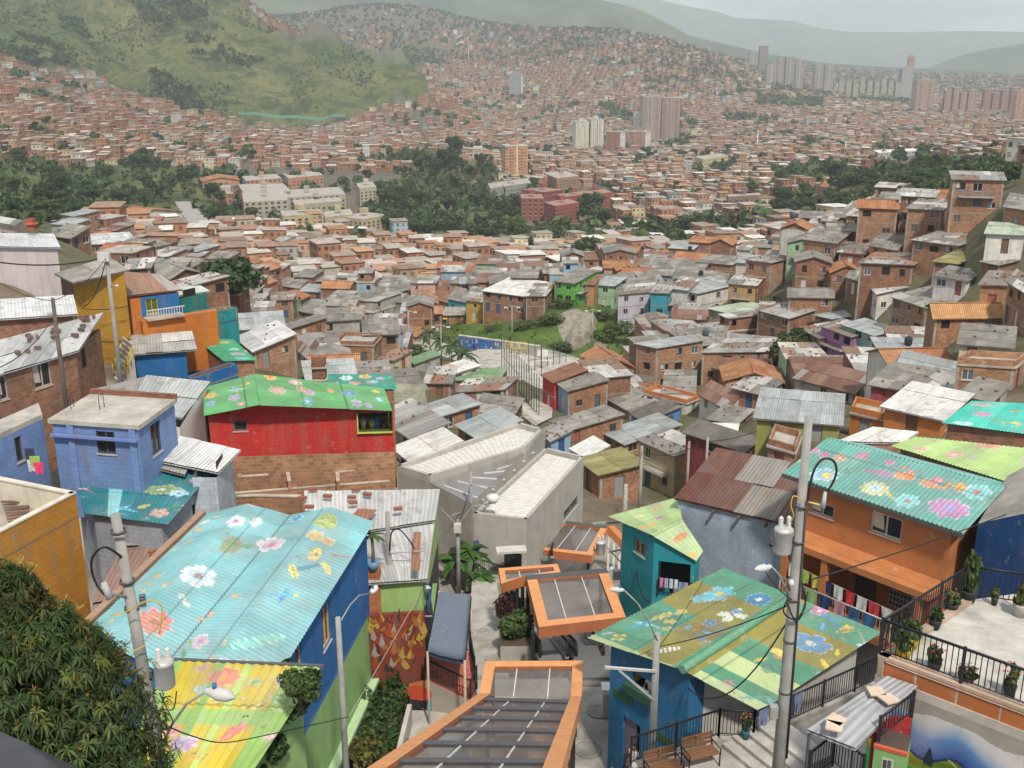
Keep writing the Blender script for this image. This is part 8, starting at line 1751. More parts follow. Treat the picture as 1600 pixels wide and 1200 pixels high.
def hip_house():
 zl,zr,zq=-20.8,-19.8,-21.3
 E0,E1=P(918,997,z=zl),P(1130,888,z=zl);R0,R1_=P(1066,1047,z=zr),P(1241,932,z=zr);Q0,Q1=P(1188,1112,z=zq),P(1378,988,z=zq)
 rt=th_('painted_house','blue house under a green and mustard gable roof painted with blue flowers','house',(E0+Q1)/2+VC((0,0,-5)))
 TG=(.10,.30,.20);MU=(.27,.25,.07);LT=(.40,.50,.27)
 M1=[(1135,925,40,'fl',(.12,.58,.75),(.2,.5,.7),YLW,6,0,.8),(1108,932,30,'fl',(.15,.60,.78),(.1,.45,.65),SKY,5,.5,.7),(1210,930,32,'fl',(.06,.16,.50),(.08,.25,.55),WHT,7,.2,.9),(1163,956,36,'bfly',WHT,(.6,.75,.7),(.02,.2,.35),1,.5,.8),(1170,950,14,'leaf',(.02,.22,.45),BLU,SKY,1,1.3,1.6),(1070,955,18,'fl',YLW,ORG,YLW,5,0,.6),(1045,960,16,'fl',YLW,(.6,.6,.1),ORG,5,0,.7),(1052,970,14,'fl',YLW,ORG,YLW,5,1,.7),(1048,981,12,'fl',YLW,GRN,YLW,5,1,.7),(1030,965,18,'fl',(.6,.6,.12),YLW,ORG,5,0,.6),(1005,976,40,'bird',(.06,.30,.62),SKY,(.02,.2,.4),1,.3,.8),(967,996,16,'bfly',(.45,.45,.2),YLW,(.1,.1,.05),1,1,1),(950,990,16,'leaf',(.35,.5,.5),SKY,WHT,1,.6,.8),(1045,1015,34,'fish',WHT,(.04,.05,.08),(.1,.1,.15),1,.5,1.0),(1105,978,30,'spots',ORG,RED,SKY,3,0,.4),(1122,970,18,'fl',BLU,(.05,.2,.5),SKY,5,0,.8),(1118,985,18,'leaf',BLU,SKY,BLU,1,1.4,1),(1106,993,26,'bird',(.05,.25,.6),BLU,WHT,1,2.0,.8),(1085,978,9,'fl',BLU,SKY,BLU,5,0,1),(1143,980,16,'leaf',BLU,SKY,BLU,1,.5,.7),(1133,975,14,'spots',(.05,.2,.5),BLU,SKY,3,0,.6)]
 M2=[(1275,1005,34,'fl',(.05,.24,.62),(.08,.35,.65),(.6,.65,.7),6,0,1),(1310,965,34,'bird',(.04,.22,.55),BLU,SKY,1,.9,.9),(1300,953,20,'fl',PK,MAG,WHT,5,0,.6),(1298,978,16,'leaf',BLU,SKY,BLU,1,.3,1),(1232,1022,22,'bfly',YLW,ORG,(.3,.4,.1),1,.6,1),(1222,1018,12,'fl',YLW,(.6,.6,.1),YLW,5,0,1),(1195,1030,18,'leaf',YLW,(.5,.4,.1),YLW,1,2.8,.6),(1205,1045,14,'disc',(.15,.25,.22),(.1,.2,.2),TG,1,0,.8),(1290,1040,24,'leaf',YLW,ORG,YLW,1,.8,.5),(1330,985,24,'spots',YLW,ORG,YLW,3,0,.5),(1310,1020,14,'leaf',YLW,(.5,.5,.1),YLW,1,.4,.6),(1140,1067,9,'fl',PK,MAG,PK,5,0,1),(1203,1096,16,'leaf',(.15,.42,.45),SKY,WHT,1,.8,1),(1175,1090,26,'leaf',(.10,.38,.36),(.15,.45,.42),SKY,1,2.5,.5),(1355,1012,22,'fl',(.55,.72,.82),WHT,SKY,7,0,.7),(1283,1055,10,'fl',SKY,BLU,WHT,5,0,1),(1320,948,12,'disc',(.55,.70,.72),WHT,PK,1,0,.7)]
 def b1(a,b,W,L):
  x=a/W+(b/L)*.04;out=np.zeros(a.shape+(3,));out[:]=TG;out[(x>.0)&(x<.045)]=LT;out[(x>.33)&(x<.64)]=TG
  out[(x+.0>.50)&(x<.80)]=MU;out[(b/L>.52)&(x<.55)&(x>.045)]=MU;out[(b/L>.90)]=TG;return out
 def b2(a,b,W,L):
  x=a/W;out=np.zeros(a.shape+(3,));out[:]=TG;out[x<.06]=(.50,.62,.36);out[(x>.16)&(x<.30)]=LT;out[(x<=.16)&(x>=.06)]=TG;out[(x>.48)&(x<.78)]=MU;out[(b/L>.86)]=MU;return out
 pr_(rt,E0,E1,R1_,R0,b1,M1,amp=.026,period=.2)
 pr_(rt,Q0,Q1,R1_,R0,b2,M2,amp=.026,period=.2)
 m=MB();m.tu([R0+VC((0,0,.02)),R1_+VC((0,0,.02))],.16,'roofpaint',(.12,.32,.20),10);m.bd('ridge_cap',rt)
 zb=-26.5;i=.08
 F0,F1,F2=lp(E0,E1,.04)+(R0-E0)*.2,lp(R0,R1_,.05),lp(Q0,Q1,.05)+(R0-Q0)*.12
 bl=(.025,.15,.32)
 f0,f1=(F0.x,F0.y),(lp(F0,F1,1.02).x,lp(F0,F1,1.02).y);back=(R1_-R0)*.9
 F1x=F1
 wd=wp_(f0,f1,[(988,1048),(1018,1087)],zb);drr=wp_(f0,f1,[(974,1118),(999,1168)],zb);drr=(drr[0],drr[1],.55,drr[3])
 m=MB();cf=lambda s,t:('plaster',bl)
 fc_(m,f0,f1,zb,zl-.05,zr-.1,[wd,drr],cf);g0=(F0.x+back.x,F0.y+back.y)
 fc_(m,g0,f0,zb,zl-.05,zl-.05,[],cf);m.bd('blue_wall',rt)
 fx=(f1[0]+(R1_-R0).x*.13,f1[1]+(R1_-R0).y*.13);f2=(F2.x+(R1_-R0).x*.10,F2.y+(R1_-R0).y*.10)
 m=MB();cw=lambda s,t:('plaster',(.50,.48,.44))if t>2.2 or s<.8 else('plaster',(.03,.12,.32)if 1.0<s<2.6 else(.50,.48,.44));cw.cuts=(2.2,)
 fc_(m,f1,fx,zb,zr-.15,zr-.15,[],cf);fc_(m,fx,f2,zb,zr-.15,zq-.1,[(1.0,2.2,.2,2.2)],lambda s,t:('plaster',(.50,.48,.44)));g2=(f2[0]+back.x,f2[1]+back.y);fc_(m,f2,g2,zb,zq-.08,zq-.08,[],lambda s,t:('plaster',(.45,.44,.42)));fc_(m,g2,g0,zb,zl-.05,zl-.05,[],cf);m.bd('white_wall',rt)
 op_(rt,fx,f2,zb,(1.0,2.2,.2,2.2),'door',(.02,.10,.30))
 p,q_=VC((*f0,0)),VC((*f1,0));d=(q_-p).normalized();n=VC((d.y,-d.x,0));q=lambda s,t,k:p+d*s+VC((0,0,zb+t))-n*k
 m=MB();s0,s1,t0,t1=wd
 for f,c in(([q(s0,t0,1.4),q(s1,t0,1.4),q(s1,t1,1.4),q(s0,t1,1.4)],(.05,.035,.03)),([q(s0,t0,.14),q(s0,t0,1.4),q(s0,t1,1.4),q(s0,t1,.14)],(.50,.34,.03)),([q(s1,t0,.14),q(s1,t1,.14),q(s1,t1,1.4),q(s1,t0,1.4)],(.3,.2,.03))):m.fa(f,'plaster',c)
 m.bd('window_room',rt)
 for nm,(a0,a1,c0),cc in(('flower_box',(s0-.25,s1+.25,t0-.35),(.03,.10,.06)),('painted_flower_band',(s0-.9,s1-.9,t0-.95),(.04,.12,.07)),('painted_flower_band',(s1+.3,s1+1.8,t0-1.6),(.04,.12,.07))):
  m=MB();m.ob(q(a0,c0,-.22 if nm=='flower_box' else-.03),d*(a1-a0),n*-.2 if nm=='flower_box' else n*-.03,VC((0,0,.34)),'wood',cc);m.bd(nm,rt)
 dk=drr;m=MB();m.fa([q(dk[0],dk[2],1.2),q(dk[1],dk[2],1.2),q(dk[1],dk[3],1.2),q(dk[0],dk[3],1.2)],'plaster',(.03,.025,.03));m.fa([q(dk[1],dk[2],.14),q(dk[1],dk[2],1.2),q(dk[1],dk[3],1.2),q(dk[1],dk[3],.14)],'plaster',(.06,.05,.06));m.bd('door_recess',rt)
 m=MB();m.ob(q(dk[0],dk[2],.1),d*.62,-n*.05+d*.0,VC((0,0,dk[3]-dk[2])),'plain',(.17,.14,.19));m.bd('door',rt)
 wp=q((s0+s1)/2+.12,t0-1.02,.38);pe_('woman in white top leaning out of the window over the flower box',wp,math.atan2(d.y,d.x),1.6,(.62,.66,.68),(.1,.1,.12),(.30,.15,.09),(.05,.02,.015),'sill',True,longhair=True)
 wp=q(dk[1]-.28,dk[2],.02);pe_('woman in pale top standing in the doorway with hand on hip',wp,math.atan2(d.y,d.x)+.3,1.62,(.52,.50,.48),(.05,.06,.09),(.30,.15,.09),(.03,.02,.015),'hip',seed=2,longhair=True)
 m=MB();c=q(dk[1]-.5,0,-.5);m.cb((c.x,c.y,zb-.2),1.8,1.0,dk[2]+.2,'cement',(.38,.36,.33),math.atan2(d.y,d.x));m.bd('door_step',rt)
def right_path():
 z=-22.2
 px=[(930,1240),(985,1203),(1122,1158),(1176,1162),(1240,1130),(1382,1066),(1420,1080),(1500,1240)]
 pts=[P(u,v,z=z)for u,v in px];m=MB();m.fa(pts,'cement',(.42,.40,.37))
 for i in range(len(pts)):p,q=pts[i],pts[(i+1)%len(pts)];m.fa([p,p-VC((0,0,6)),q-VC((0,0,6)),q],'cement',(.34,.32,.30))
 o=m.bd('upper_path',loc=pts[0]);o['kind']='structure'
 m=MB()
 for a,b in zip(pts[1:5],pts[2:6]):bm(m,a+VC((0,0,.2)),b+VC((0,0,.2)),.28,.197,'cement',(.46,.44,.40))
 o=m.bd('kerb',loc=pts[1]);o['kind']='structure'
 kp=[p+VC((0,0,.2))for p in pts]
 rl_('railing','black railing from the benches to the corner above the blue house',[kp[1],kp[2]],1.05,.12,group='black railings of the upper path')
 rl_('railing','short black railing at the bend beside the hanging jeans',[kp[2],kp[3]],1.05,.12,group='black railings of the upper path')
 rl_('railing','long black railing along the painted gable roof with jeans hung on it',[kp[3],lp(kp[3],kp[5],.5)+(kp[4]-lp(kp[3],kp[5],.45))*.0,kp[5]],1.05,.12,group='black railings of the upper path')
 for k,(f,lb,c)in enumerate(((.02,'pale jeans hung over the railing post at the bend',(.15,.19,.32)),(.15,'jeans hung second from the bend on the long railing',(.14,.18,.30)),(.215,'dark jeans hung third on the long railing',(.04,.06,.11)),(.27,'jeans hung nearest the big concrete pole',(.16,.20,.33)))):
  a=lp(kp[3],kp[5],f)+VC((0,-.03,1.08));b=lp(kp[3],kp[5],f+.06)+VC((0,-.03,1.08));gm_(lb,a,b,1.0 if k<2 else .8,c,'jeans drying on the railing','trousers',k)
 p=kp[3]+VC((-.3,-.15,0));pp_('red flowering plant in a teal pot at the railing bend',p,.14,.45,'dark',3,(.03,.12,.16),.6,120,(.55,.12,.06),group='pots along the upper path')
 rt=th_('staircase','broad shallow concrete steps between the benches and the big pole','stairs',P(1160,1190,z=z));m=MB()
 a=P(1128,1168,z=z);b=P(1215,1240,z=z);d=(b-a);n=VC((-d.y,d.x,0)).normalized();n=n if n.x>0 else-n
 for k in range(4):m.ob(a+n*.42*k+VC((0,0,.01)),d,n*.42,(0,0,.15*(k+1)),'cement',(.47,.45,.42))
 m.ob(a+n*1.68+VC((0,0,.01)),d,n*.6,(0,0,.6),'cement',(.46,.44,.41));m.bd('steps',rt)
 for k,(u,v,lb)in enumerate(((1094,1196,'brown slatted bench with black frame, the one higher up by the steps'),(1036,1218,'brown slatted bench with black frame, cut by the lower edge of the view'))):
  p=P(u,v,z=z);rt=th_('park_bench',lb,'bench',p,'slatted benches');d=VC((.93,.36,0)).normalized();n=VC((d.y,-d.x,0));W=1.15
  o=p-d*W/2
  for s in(0,1):
   m=MB();b=o+d*W*s;m.tu([b+n*.25,b+n*.25+VC((0,0,.45)),b-n*.25+VC((0,0,.45)),b-n*.36+VC((0,0,.95))],.028,'metal',(.015,.015,.016),6);m.tu([b-n*.25,b-n*.25+VC((0,0,.45))],.028,'metal',(.015,.015,.016),6);m.tu([b+n*.27+VC((0,0,.45)),b+n*.27+VC((0,0,.68)),b-n*.28+VC((0,0,.68))],.024,'metal',(.015,.015,.016),6);m.bd('frame',rt)
  m=MB()
  for j in range(4):m.ob(o+n*(.24-.13*j)+VC((0,0,.46)),d*W,-n*.105,(0,0,.035),'wood',(.19,.095,.05));
  m.ob(o-n*.0+VC((0,0,.445)),d*W,n*.03,(0,0,.012),'wood',(.2,.1,.05));m.ob(o+n*.24+d*.5+VC((0,0,.445)),d*.06,-n*.49,(0,0,.014),'wood',(.2,.1,.05));m.bd('seat',rt)
  m=MB()
  for j in range(3):m.ob(o-n*(.285+.032*j)+VC((0,0,.56+.135*j)),d*W,-n*.03,(0,0,.11),'wood',(.19,.095,.05))
  m.ob(o-n*.27+d*.55+VC((0,0,.53)),d*.06,-n*.1,(0,0,.42),'wood',(.22,.11,.055));m.bd('backrest',rt)
def terrace():
 z=-15.8
 A,B,C,D=P(1372,1015,z=z),P(1640,1115,z=z),P(1700,900,z=z),P(1509,925,z=z)
 zb=-24
 rt=th_('terrace_house','concrete roof terrace with brick edge and landscape mural on the wall below','house',(A+C)/2+VC((0,0,-7)))
 pl=xy(A,B,C,D);m=MB();d=(B-A).normalized();n=VC((d.y,-d.x,0))
 bw_(rt,pl,zb,z-1.05,'plaster',(.35,.33,.30))
 m=MB();m.pz(pl,z-1.047,z-.78,'cement',(.46,.43,.38));m.bd('slab',rt)
 m=MB()
 for p,q in((A,B),(D,A)):
  dd=(q-p).normalized();nn=VC((dd.y,-dd.x,0));L=(q-p).length;k=0
  N=max(1,int(L/.95))
  for k in range(N):m.ob(p+dd*(L*k/N)-nn*.04+VC((0,0,z*0-.78)),dd*(L/N-.05),-nn*.16,(0,0,.52),'plaster',(.44,.145,.05));m.ob(p+dd*(L*(k+1)/N-.05)-nn*.04+VC((0,0,-.78)),dd*.05,-nn*.155,(0,0,.52),'cement',(.42,.38,.33))
  m.ob(p-nn*.02+VC((0,0,-.258)),q-p,-nn*.26,(0,0,.10),'cement',(.48,.36,.28))
 m.bd('brick_edge',rt)
 m=MB();m.fa([VC((p[0],p[1],z-.30))for p in pl],'cement',(.50,.485,.45));m.bd('terrace_floor',rt)
 a,b=A+n*.012,B+n*.012;L=(b-a).length;H=5.6;ni,nj=260,200;s=np.linspace(0,L,ni)[:,None]*np.ones((1,nj));t=np.ones((ni,1))*np.linspace(0,H,nj)[None,:]
 zt=z-1.12;T=H-t
 col=np.zeros((ni,nj,3));y=(s/L);
 hill=2.2+.9*np.sin(s*.9+.2)*.5-s*.12
 base=H-(1.75-.55*np.exp(-((s-.75)/.45)**2)-.42*np.exp(-((s-2.45)/.55)**2)+.22*np.clip(s-2.9,0,9))
 depth=np.clip((t-base)/1.15,0,1)[...,None]
 sky=np.array((.02,.06,.30))*(1-depth)+np.array((.20,.40,.68))*depth;sky=np.where(depth>.55,sky*(1-(depth-.55)/.45)+np.array((.62,.60,.60))*(depth-.55)/.45,sky)
 cl=vn(s,t,.9)[...,None];sky=sky*(1-.35*np.clip(cl-.45,0,1))+np.array((.65,.63,.63))*.5*np.clip(cl-.45,0,1)
 col[:]=sky
 g=t<base;gn=vn(s*1.2,t*3,1.6)[...,None];grass=np.array((.14,.22,.02))*(.5+gn);grass=np.where((s<1.6)[...,None]&(t>H-1.9)[...,None],np.array((.27,.26,.01))*(.5+gn),grass)
 g2=(t<H-2.05+.08*np.sin(s*3));col[g]=grass[g];col[g2]=(np.array((.02,.22,.07))*(.6+.8*gn))[g2]
 rim=(np.abs(t-base)<.04);col[rim]=(.02,.03,.10)
 path=np.abs((s-2.9)*.6+(t-H+1.75))<.03;col[path&g]=(.45,.5,.2)
 for cx,hh in((1.05,.42),(1.75,.42),(3.05,.3),(4.0,.3)):
  bb=np.interp(cx,s[:,0],base[:,0]);tr=(np.abs(s-cx)<.13*np.clip(1.15-(t-bb)/hh,0,1))&(t>bb-.15)&(t<bb+hh);col[tr]=(.02,.035,.05)
 hx=(np.abs(s-2.3)<.22)&(t>H-2.6)&(t<H-2.1);col[hx]=(.34,.26,.2);hr=(np.abs(s-2.42)<.24)&(t>=H-2.1)&(t<H-1.88);col[hr]=(.16,.08,.06);dd=(np.abs(s-2.2)<.06)&(t>H-2.6)&(t<H-2.3);col[dd]=(.05,.03,.03)
 bare=T<.22+.3*vn(s,t,1.1);col[bare]=(.36,.33,.29)
 pos=np.array(a)[None,None,:]+np.array(d)[None,None,:]*s[...,None];pos[...,2]=zt-T
 me=bpy.data.meshes.new('mural');vv=(pos-np.array(rt['_loc'])).reshape(-1,3);ii=np.arange(ni*nj).reshape(ni,nj);qd=np.stack([ii[:-1,:-1],ii[1:,:-1],ii[1:,1:],ii[:-1,1:]],-1).reshape(-1,4)
 me.vertices.add(len(vv));me.vertices.foreach_set('co',vv.astype(np.float32).ravel());me.loops.add(qd.size);me.loops.foreach_set('vertex_index',qd.astype(np.int32).ravel());me.polygons.add(len(qd));me.polygons.foreach_set('loop_start',np.arange(len(qd),dtype=np.int32)*4)
 at=me.attributes.new('Col','FLOAT_COLOR','POINT');at.data.foreach_set('color',np.concatenate([np.clip(col.reshape(-1,3),0,1),np.ones((ni*nj,1))],1).astype(np.float32).ravel());me.update(calc_edges=True);me.materials.append(MATS['plaster'])
 o=bpy.data.objects.new('mural',me);COL.objects.link(o);o.parent=rt
 rl_('railing','black railing along the front of the potted plant terrace',[A+VC((0,0,-.15))-n*.12,B+VC((0,0,-.15))-n*.12],1.05,.15,group='black railings of the plant terrace')
 rl_('railing','black railing up the side of the potted plant terrace',[A+VC((0,0,-.15))-n*.1,D+VC((0,0,-.15))],1.05,.14,group='black railings of the plant terrace')
 rl_('railing','black railing at the back of the potted plant terrace',[D+VC((0,0,-.15)),P(1592,945,z=z-.15)],1.05,.15,group='black railings of the plant terrace')
 zf=z-.29
 pots=[(1512,940,.34,.5,'mid',(.03,.03,.035),1.5,None,'tall leafy plant in a wide black pot at the back corner of the terrace'),(1485,955,.3,.36,'mid',(.03,.03,.035),.5,(.5,.05,.05),'spreading plant with a red bloom in a black bowl'),(1460,982,.24,.36,'dark',(.03,.03,.035),.5,None,'bushy plant in a black pot near the side railing'),(1553,945,.14,.32,'lite',(.04,.04,.045),.4,None,'small light green plant in a slim black pot'),(1593,962,.3,.5,'olive',(.45,.42,.38),.7,None,'greyish plant in a pale grey pot at the frame edge'),(1410,1030,.3,.42,'mid',(.55,.42,.04),.7,None,'large leaved plant in a yellow pot at the terrace corner'),(1424,1012,.26,.4,'mid',(.5,.38,.05),.6,None,'leafy plant in a yellow pot behind the corner one'),(1459,1049,.24,.34,'lite',(.05,.045,.05),.6,(.55,.06,.05),'red flowered plant in a dark pot, first along the front railing'),(1509,1068,.28,.28,'olive',(.03,.03,.04),.35,(.5,.3,.35),'low trailing plant in a dark trough by the front railing'),(1576,1088,.22,.42,'lite',(.05,.05,.05),.75,(.6,.04,.05),'geranium with red blooms in a dark pot by the front railing'),(1400,1000,.25,.4,'dark',(.05,.05,.05),.6,None,'dark leafy pot plant inside the side railing')]
 for k,(u,v,r,h,kd,c,ph,fl,lb)in enumerate(pots):pp_(lb,P(u,v,z=zf),r*.8,h*.85,kd,200+k,c,ph*.8,240,fl)
 zt=-16.45;q=[P(1265,1141,z=zt-.25),P(1335,1168,z=zt-.25),P(1430,1072,z=zt),P(1388,1058,z=zt)]
 rt=th_('lean_to','small lean-to with grey tin roof sheet weighted by pale tiles below the terrace','lean-to',lp(q[0],q[2],.5)+VC((0,0,-4)))
 m=MB();rs_(m,q[0],q[1],q[2],q[3],'tin',[(.47,.49,.52),(.42,.44,.47),(.52,.54,.57)],.05,random.Random(7),.8,9,.02);m.bd('roof',rt)
 for p in q[:3]:m=MB();m.tu([p+VC((0,0,-.1)),(p.x,p.y,-23)],.04,'metal',(.03,.03,.04),6);m.bd('post',rt)
 for k,(u,v)in enumerate(((1368,1087),(1388,1099),(1306,1132),(1303,1142))):
  p=P(u,v,z=zt-.05);m=MB();m.cb((p.x,p.y,p.z+.12),.42,.42,.045,'plain',(.58,.47,.37),.4*k);o=m.bd('tile',loc=p);tag(o,['pale square tile on the upper end of the lean-to roof','pale square tile beside the dark railing on the lean-to roof','upper of two tiles at the low end of the lean-to roof','lower of two tiles at the low end of the lean-to roof'][k],'tile','pale tiles on the lean-to roof')
 rl_('railing','black railing with white wall behind beside the red stairwell',[P(1372,1158,z=-16.95),P(1424,1118,z=-16.75)],.72,.12)
 rl_('railing','black railing in front of the lean-to at the lower edge',[P(1262,1225,z=-18.5),P(1300,1194,z=-18.4),P(1345,1232,z=-18.3)],1.0,.12)
 a=P(1422,1120,z=-16.8);m=MB();m.ob((a.x-.95,a.y-.1,-20),(.95,0,0),(0,.15,0),(0,0,3.2),'plaster',(.30,.02,.02));o=m.bd('stairwell_wall',loc=a);tag(o,'dark red stairwell wall between the lean-to and the mural','wall')
 a,b=P(1366,1168,z=-17.0),P(1416,1182,z=-17.0)
 rt=th_('kiosk','green box kiosk with red rim and a small poster below the lean-to','kiosk',a+VC((0,0,-3)));d2=(b-a).normalized();n2=VC((d2.y,-d2.x,0));L2=(b-a).length
 m=MB();m.ob(a+VC((0,0,-3.2)),b-a,-n2*.9,(0,0,3.2),'plaster',(.20,.38,.14));m.bd('body',rt)
 m=MB();m.ob(a-d2*.02+n2*.02,(b-a)+d2*.04,-n2*.1,(0,0,.09),'plain',(.50,.10,.05));m.bd('rim',rt);m=MB();m.ob(a-n2*.085+VC((0,0,.003)),b-a,-n2*.8,(0,0,.04),'metal',(.10,.07,.06));m.bd('top',rt)
 m=MB();m.ob(a+d2*L2*.28+n2*.004+VC((0,0,-.62)),d2*L2*.36,n2*.004,(0,0,.42),'plain',(.5,.5,.45));m.ob(a+d2*L2*.32+n2*.009+VC((0,0,-.52)),d2*L2*.12,n2*.004,(0,0,.25),'plain',(.06,.06,.07));m.ob(a+d2*L2*.46+n2*.009+VC((0,0,-.55)),d2*L2*.12,n2*.004,(0,0,.3),'plain',(.10,.09,.10));m.ob(a+d2*L2*.28+n2*.003+VC((0,0,-1.1)),d2*L2*.36,n2*.004,(0,0,.42),'plain',(.16,.22,.05));m.bd('poster',rt)
def orange_house():
 zt=-17.9;zr=-16.85
 E0,E1=P(1222,739,z=zt),P(1505,834,z=zt);R0,R1_=P(1293,684,z=zr),P(1571,761,z=zr);B0=E0+(R0-E0)*2;B1=E1+(R1_-E1)*2;B0.z=B1.z=zt
 rt=th_('painted_house','orange two storey house under a teal corrugated roof painted with flowers','house',(E0+B1)/2+VC((0,0,-6)))
 TT=(.13,.36,.33)
 M=[(1288,742,26,'fl',(.45,.6,.8),BLU,YLW,7,0,.8),(1293,744,9,'disc',YLW,ORG,YLW,1,0,1),(1368,764,26,'fl',YLW,(.4,.6,.65),(.2,.55,.7),9,0,.8),(1368,764,13,'fl',SKY,WHT,BLU,6,0,.8),(1350,763,14,'leaf',(.5,.5,.1),GRN,YLW,1,.2,.7),(1390,775,16,'leaf',YLW,GRN,YLW,1,2.6,.5),(1418,784,22,'fl',(.25,.60,.62),SKY,RED,6,.2,.9),(1484,797,38,'fl',(.55,.12,.45),(.6,.3,.6),(.35,.3,.7),8,0,.7),(1531,774,24,'fl',(.25,.60,.62),SKY,RED,6,.4,.9),(1415,741,22,'spots',ORG,MAG,YLW,4,0,.8),(1408,745,14,'fl',ORG,(.6,.35,.1),ORG,5,0,.8),(1422,748,13,'fl',ORG,RED,ORG,5,.7,.8),(1452,758,16,'fl',ORG,(.6,.3,.1),ORG,5,0,.8),(1467,755,12,'disc',MAG,PK,ORG,1,0,.8),(1483,763,16,'leaf',ORG,YLW,ORG,1,1.2,.8),(1503,766,13,'fl',ORG,YLW,RED,4,.3,.9),(1462,764,12,'leaf',ORG,RED,ORG,1,.2,.7),(1370,739,26,'leaf',MAG,PK,MAG,1,.25,.5),(1385,744,16,'spots',MAG,PUR,PK,3,0,.8),(1348,713,12,'bfly',MAG,RED,PK,1,.5,1),(1288,711,10,'fl',MAG,PK,RED,4,0,1),(1312,716,14,'fl',ORG,MAG,YLW,5,0,.8),(1272,703,10,'fl',PK,MAG,PK,5,0,1),(1250,720,10,'leaf',YLW,(.4,.5,.1),YLW,1,.8,.6),(1392,725,10,'fl',PK,MAG,PK,4,0,.8),(1327,737,9,'spots',GRN,DGR,GRN,2,0,1)]
 M2=[(1390,710,22,'leaf',BLU,PUR,BLU,1,.3,.4),(1430,715,26,'leaf',PUR,BLU,PUR,1,.4,.4),(1372,696,14,'fl',RED,ORG,RED,5,0,.5),(1345,687,10,'fl',(.5,.1,.1),RED,ORG,5,0,.5),(1497,732,22,'leaf',ORG,(.5,.25,.05),ORG,1,.3,.5),(1540,744,22,'leaf',BLU,PUR,SKY,1,.3,.5),(1402,704,10,'fl',MAG,PK,MAG,5,0,.5),(1547,737,10,'fl',MAG,PK,MAG,5,0,.5),(1330,690,8,'fl',YLW,ORG,YLW,5,0,.5)]
 pr_(rt,E0,E1,R1_,R0,solid(TT),M,amp=.028,period=.2);pr_(rt,B1,B0,R0,R1_,solid((.17,.38,.38)),M2,amp=.028,period=.2)
 m=MB();bm(m,E0+VC((0,-.03,-.02)),E1+VC((0,-.03,-.02)),.06,.16,'metal',(.10,.11,.11));m.bd('eave_fascia',rt)
 og=(.46,.18,.065);zb=-23.6;sl=-20.4
 A,B=lp(E0,E1,.12)+(R0-E0)*.14,lp(E0,E1,.92)+(R0-E0)*.14;C,D=lp(B0,B1,.92)-(R0-E0)*.1,lp(B0,B1,.12)-(R0-E0)*.1
 pl=xy(A,B,C,D)
 w1=wp_(pl[0],pl[1],[(1268,780),(1302,812)],zb);w2=wp_(pl[0],pl[1],[(1363,797),(1407,846)],zb);L=(B-A).length
 d=(VC((*pl[1],0))-VC((*pl[0],0))).normalized();n=VC((d.y,-d.x,0));cur=(.55,.50,.38)
 gh=sl-.35-zb
 gr=(L*.06,L*.88,.1,gh)
 bw_(rt,pl,zb,[zt-.12]*4,'plaster',og,ops={0:[(*w1,'window',(.42,.42,.40),0,cur),(*w2,'window',(.55,.55,.53),0,cur)],1:[]})
 m=MB()
 p0=VC((*pl[0],0));q=lambda s,t,k:p0+d*s+n*k+VC((0,0,zb+t))
 m.ob(q(-.1,gh,.004),d*(L+.2),n*1.5,(0,0,.3),'plaster',og);m.bd('gallery_slab',rt)
 m=MB();m.ob(q(0,gh+.3,.9),d*L,n*.12,(0,0,.0001+(zt-.15-zb-gh-.3)*0+.02),'plaster',og);m.bd('drip_edge',rt)
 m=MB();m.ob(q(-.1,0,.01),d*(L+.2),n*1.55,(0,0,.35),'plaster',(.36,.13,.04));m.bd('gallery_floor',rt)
 for s in(.0,.30,.93):
  m=MB();m.ob(q(L*s-.1,.35,1.15),d*.3,n*.3,(0,0,gh-.355),'plaster',og);m.bd('pillar',rt)
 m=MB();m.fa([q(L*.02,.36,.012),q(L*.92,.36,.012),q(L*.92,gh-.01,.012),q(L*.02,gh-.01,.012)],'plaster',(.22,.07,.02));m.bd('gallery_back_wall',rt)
 m=MB();m.ob(q(L*.42,.36,.02),d*1.0,n*.03,(0,0,2.05),'plain',(.03,.025,.02));m.bd('door',rt)
 m=MB();m.ob(q(L*.66,1.2,.02),d*1.3,n*.03,(0,0,1.1),'plain',(.03,.03,.035))
 for k in range(8):m.ob(q(L*.66+1.3*k/8,1.2,.05),d*.03,n*.02,(0,0,1.1),'plain',(.2,.2,.2))
 for k in range(5):m.ob(q(L*.66,1.2+.25*k,.053),d*1.3,n*.02,(0,0,.04),'plain',(.25,.25,.24))
 m.bd('barred_window',rt)
 f0,f1=q(L*.0,.36,1.5),q(L*.80,.36,1.5)
 rl_('railing','white picket railing of the orange house gallery hung with washing',[f0,f1],.9,.16,(.45,.43,.40))
 cs=[(.62,.62,.58),(.35,.5,.12),(.55,.5,.1),(.03,.05,.12),(.6,.62,.62),(.55,.05,.05),(.6,.62,.62),(.5,.06,.07),(.66,.66,.66)];ln=[q(L*.02,2.05,1.35),q(L*.82,1.75,1.35)]
 cb_('washing line across the orange house gallery',[ln[0],ln[1]],.012,.05,(.3,.3,.3),group=None)
 nm=['white','lime green','mustard','navy','pale grey','crimson','white patterned','red','bright white']
 for k,c in enumerate(cs):
  t=.04+.105*k;a,b=lp(ln[0],ln[1],t),lp(ln[0],ln[1],t+.085);gm_(f'{nm[k]} shirt on the upper washing line of the orange house',a,b,.62,c,'washing of the orange house',seed=k)
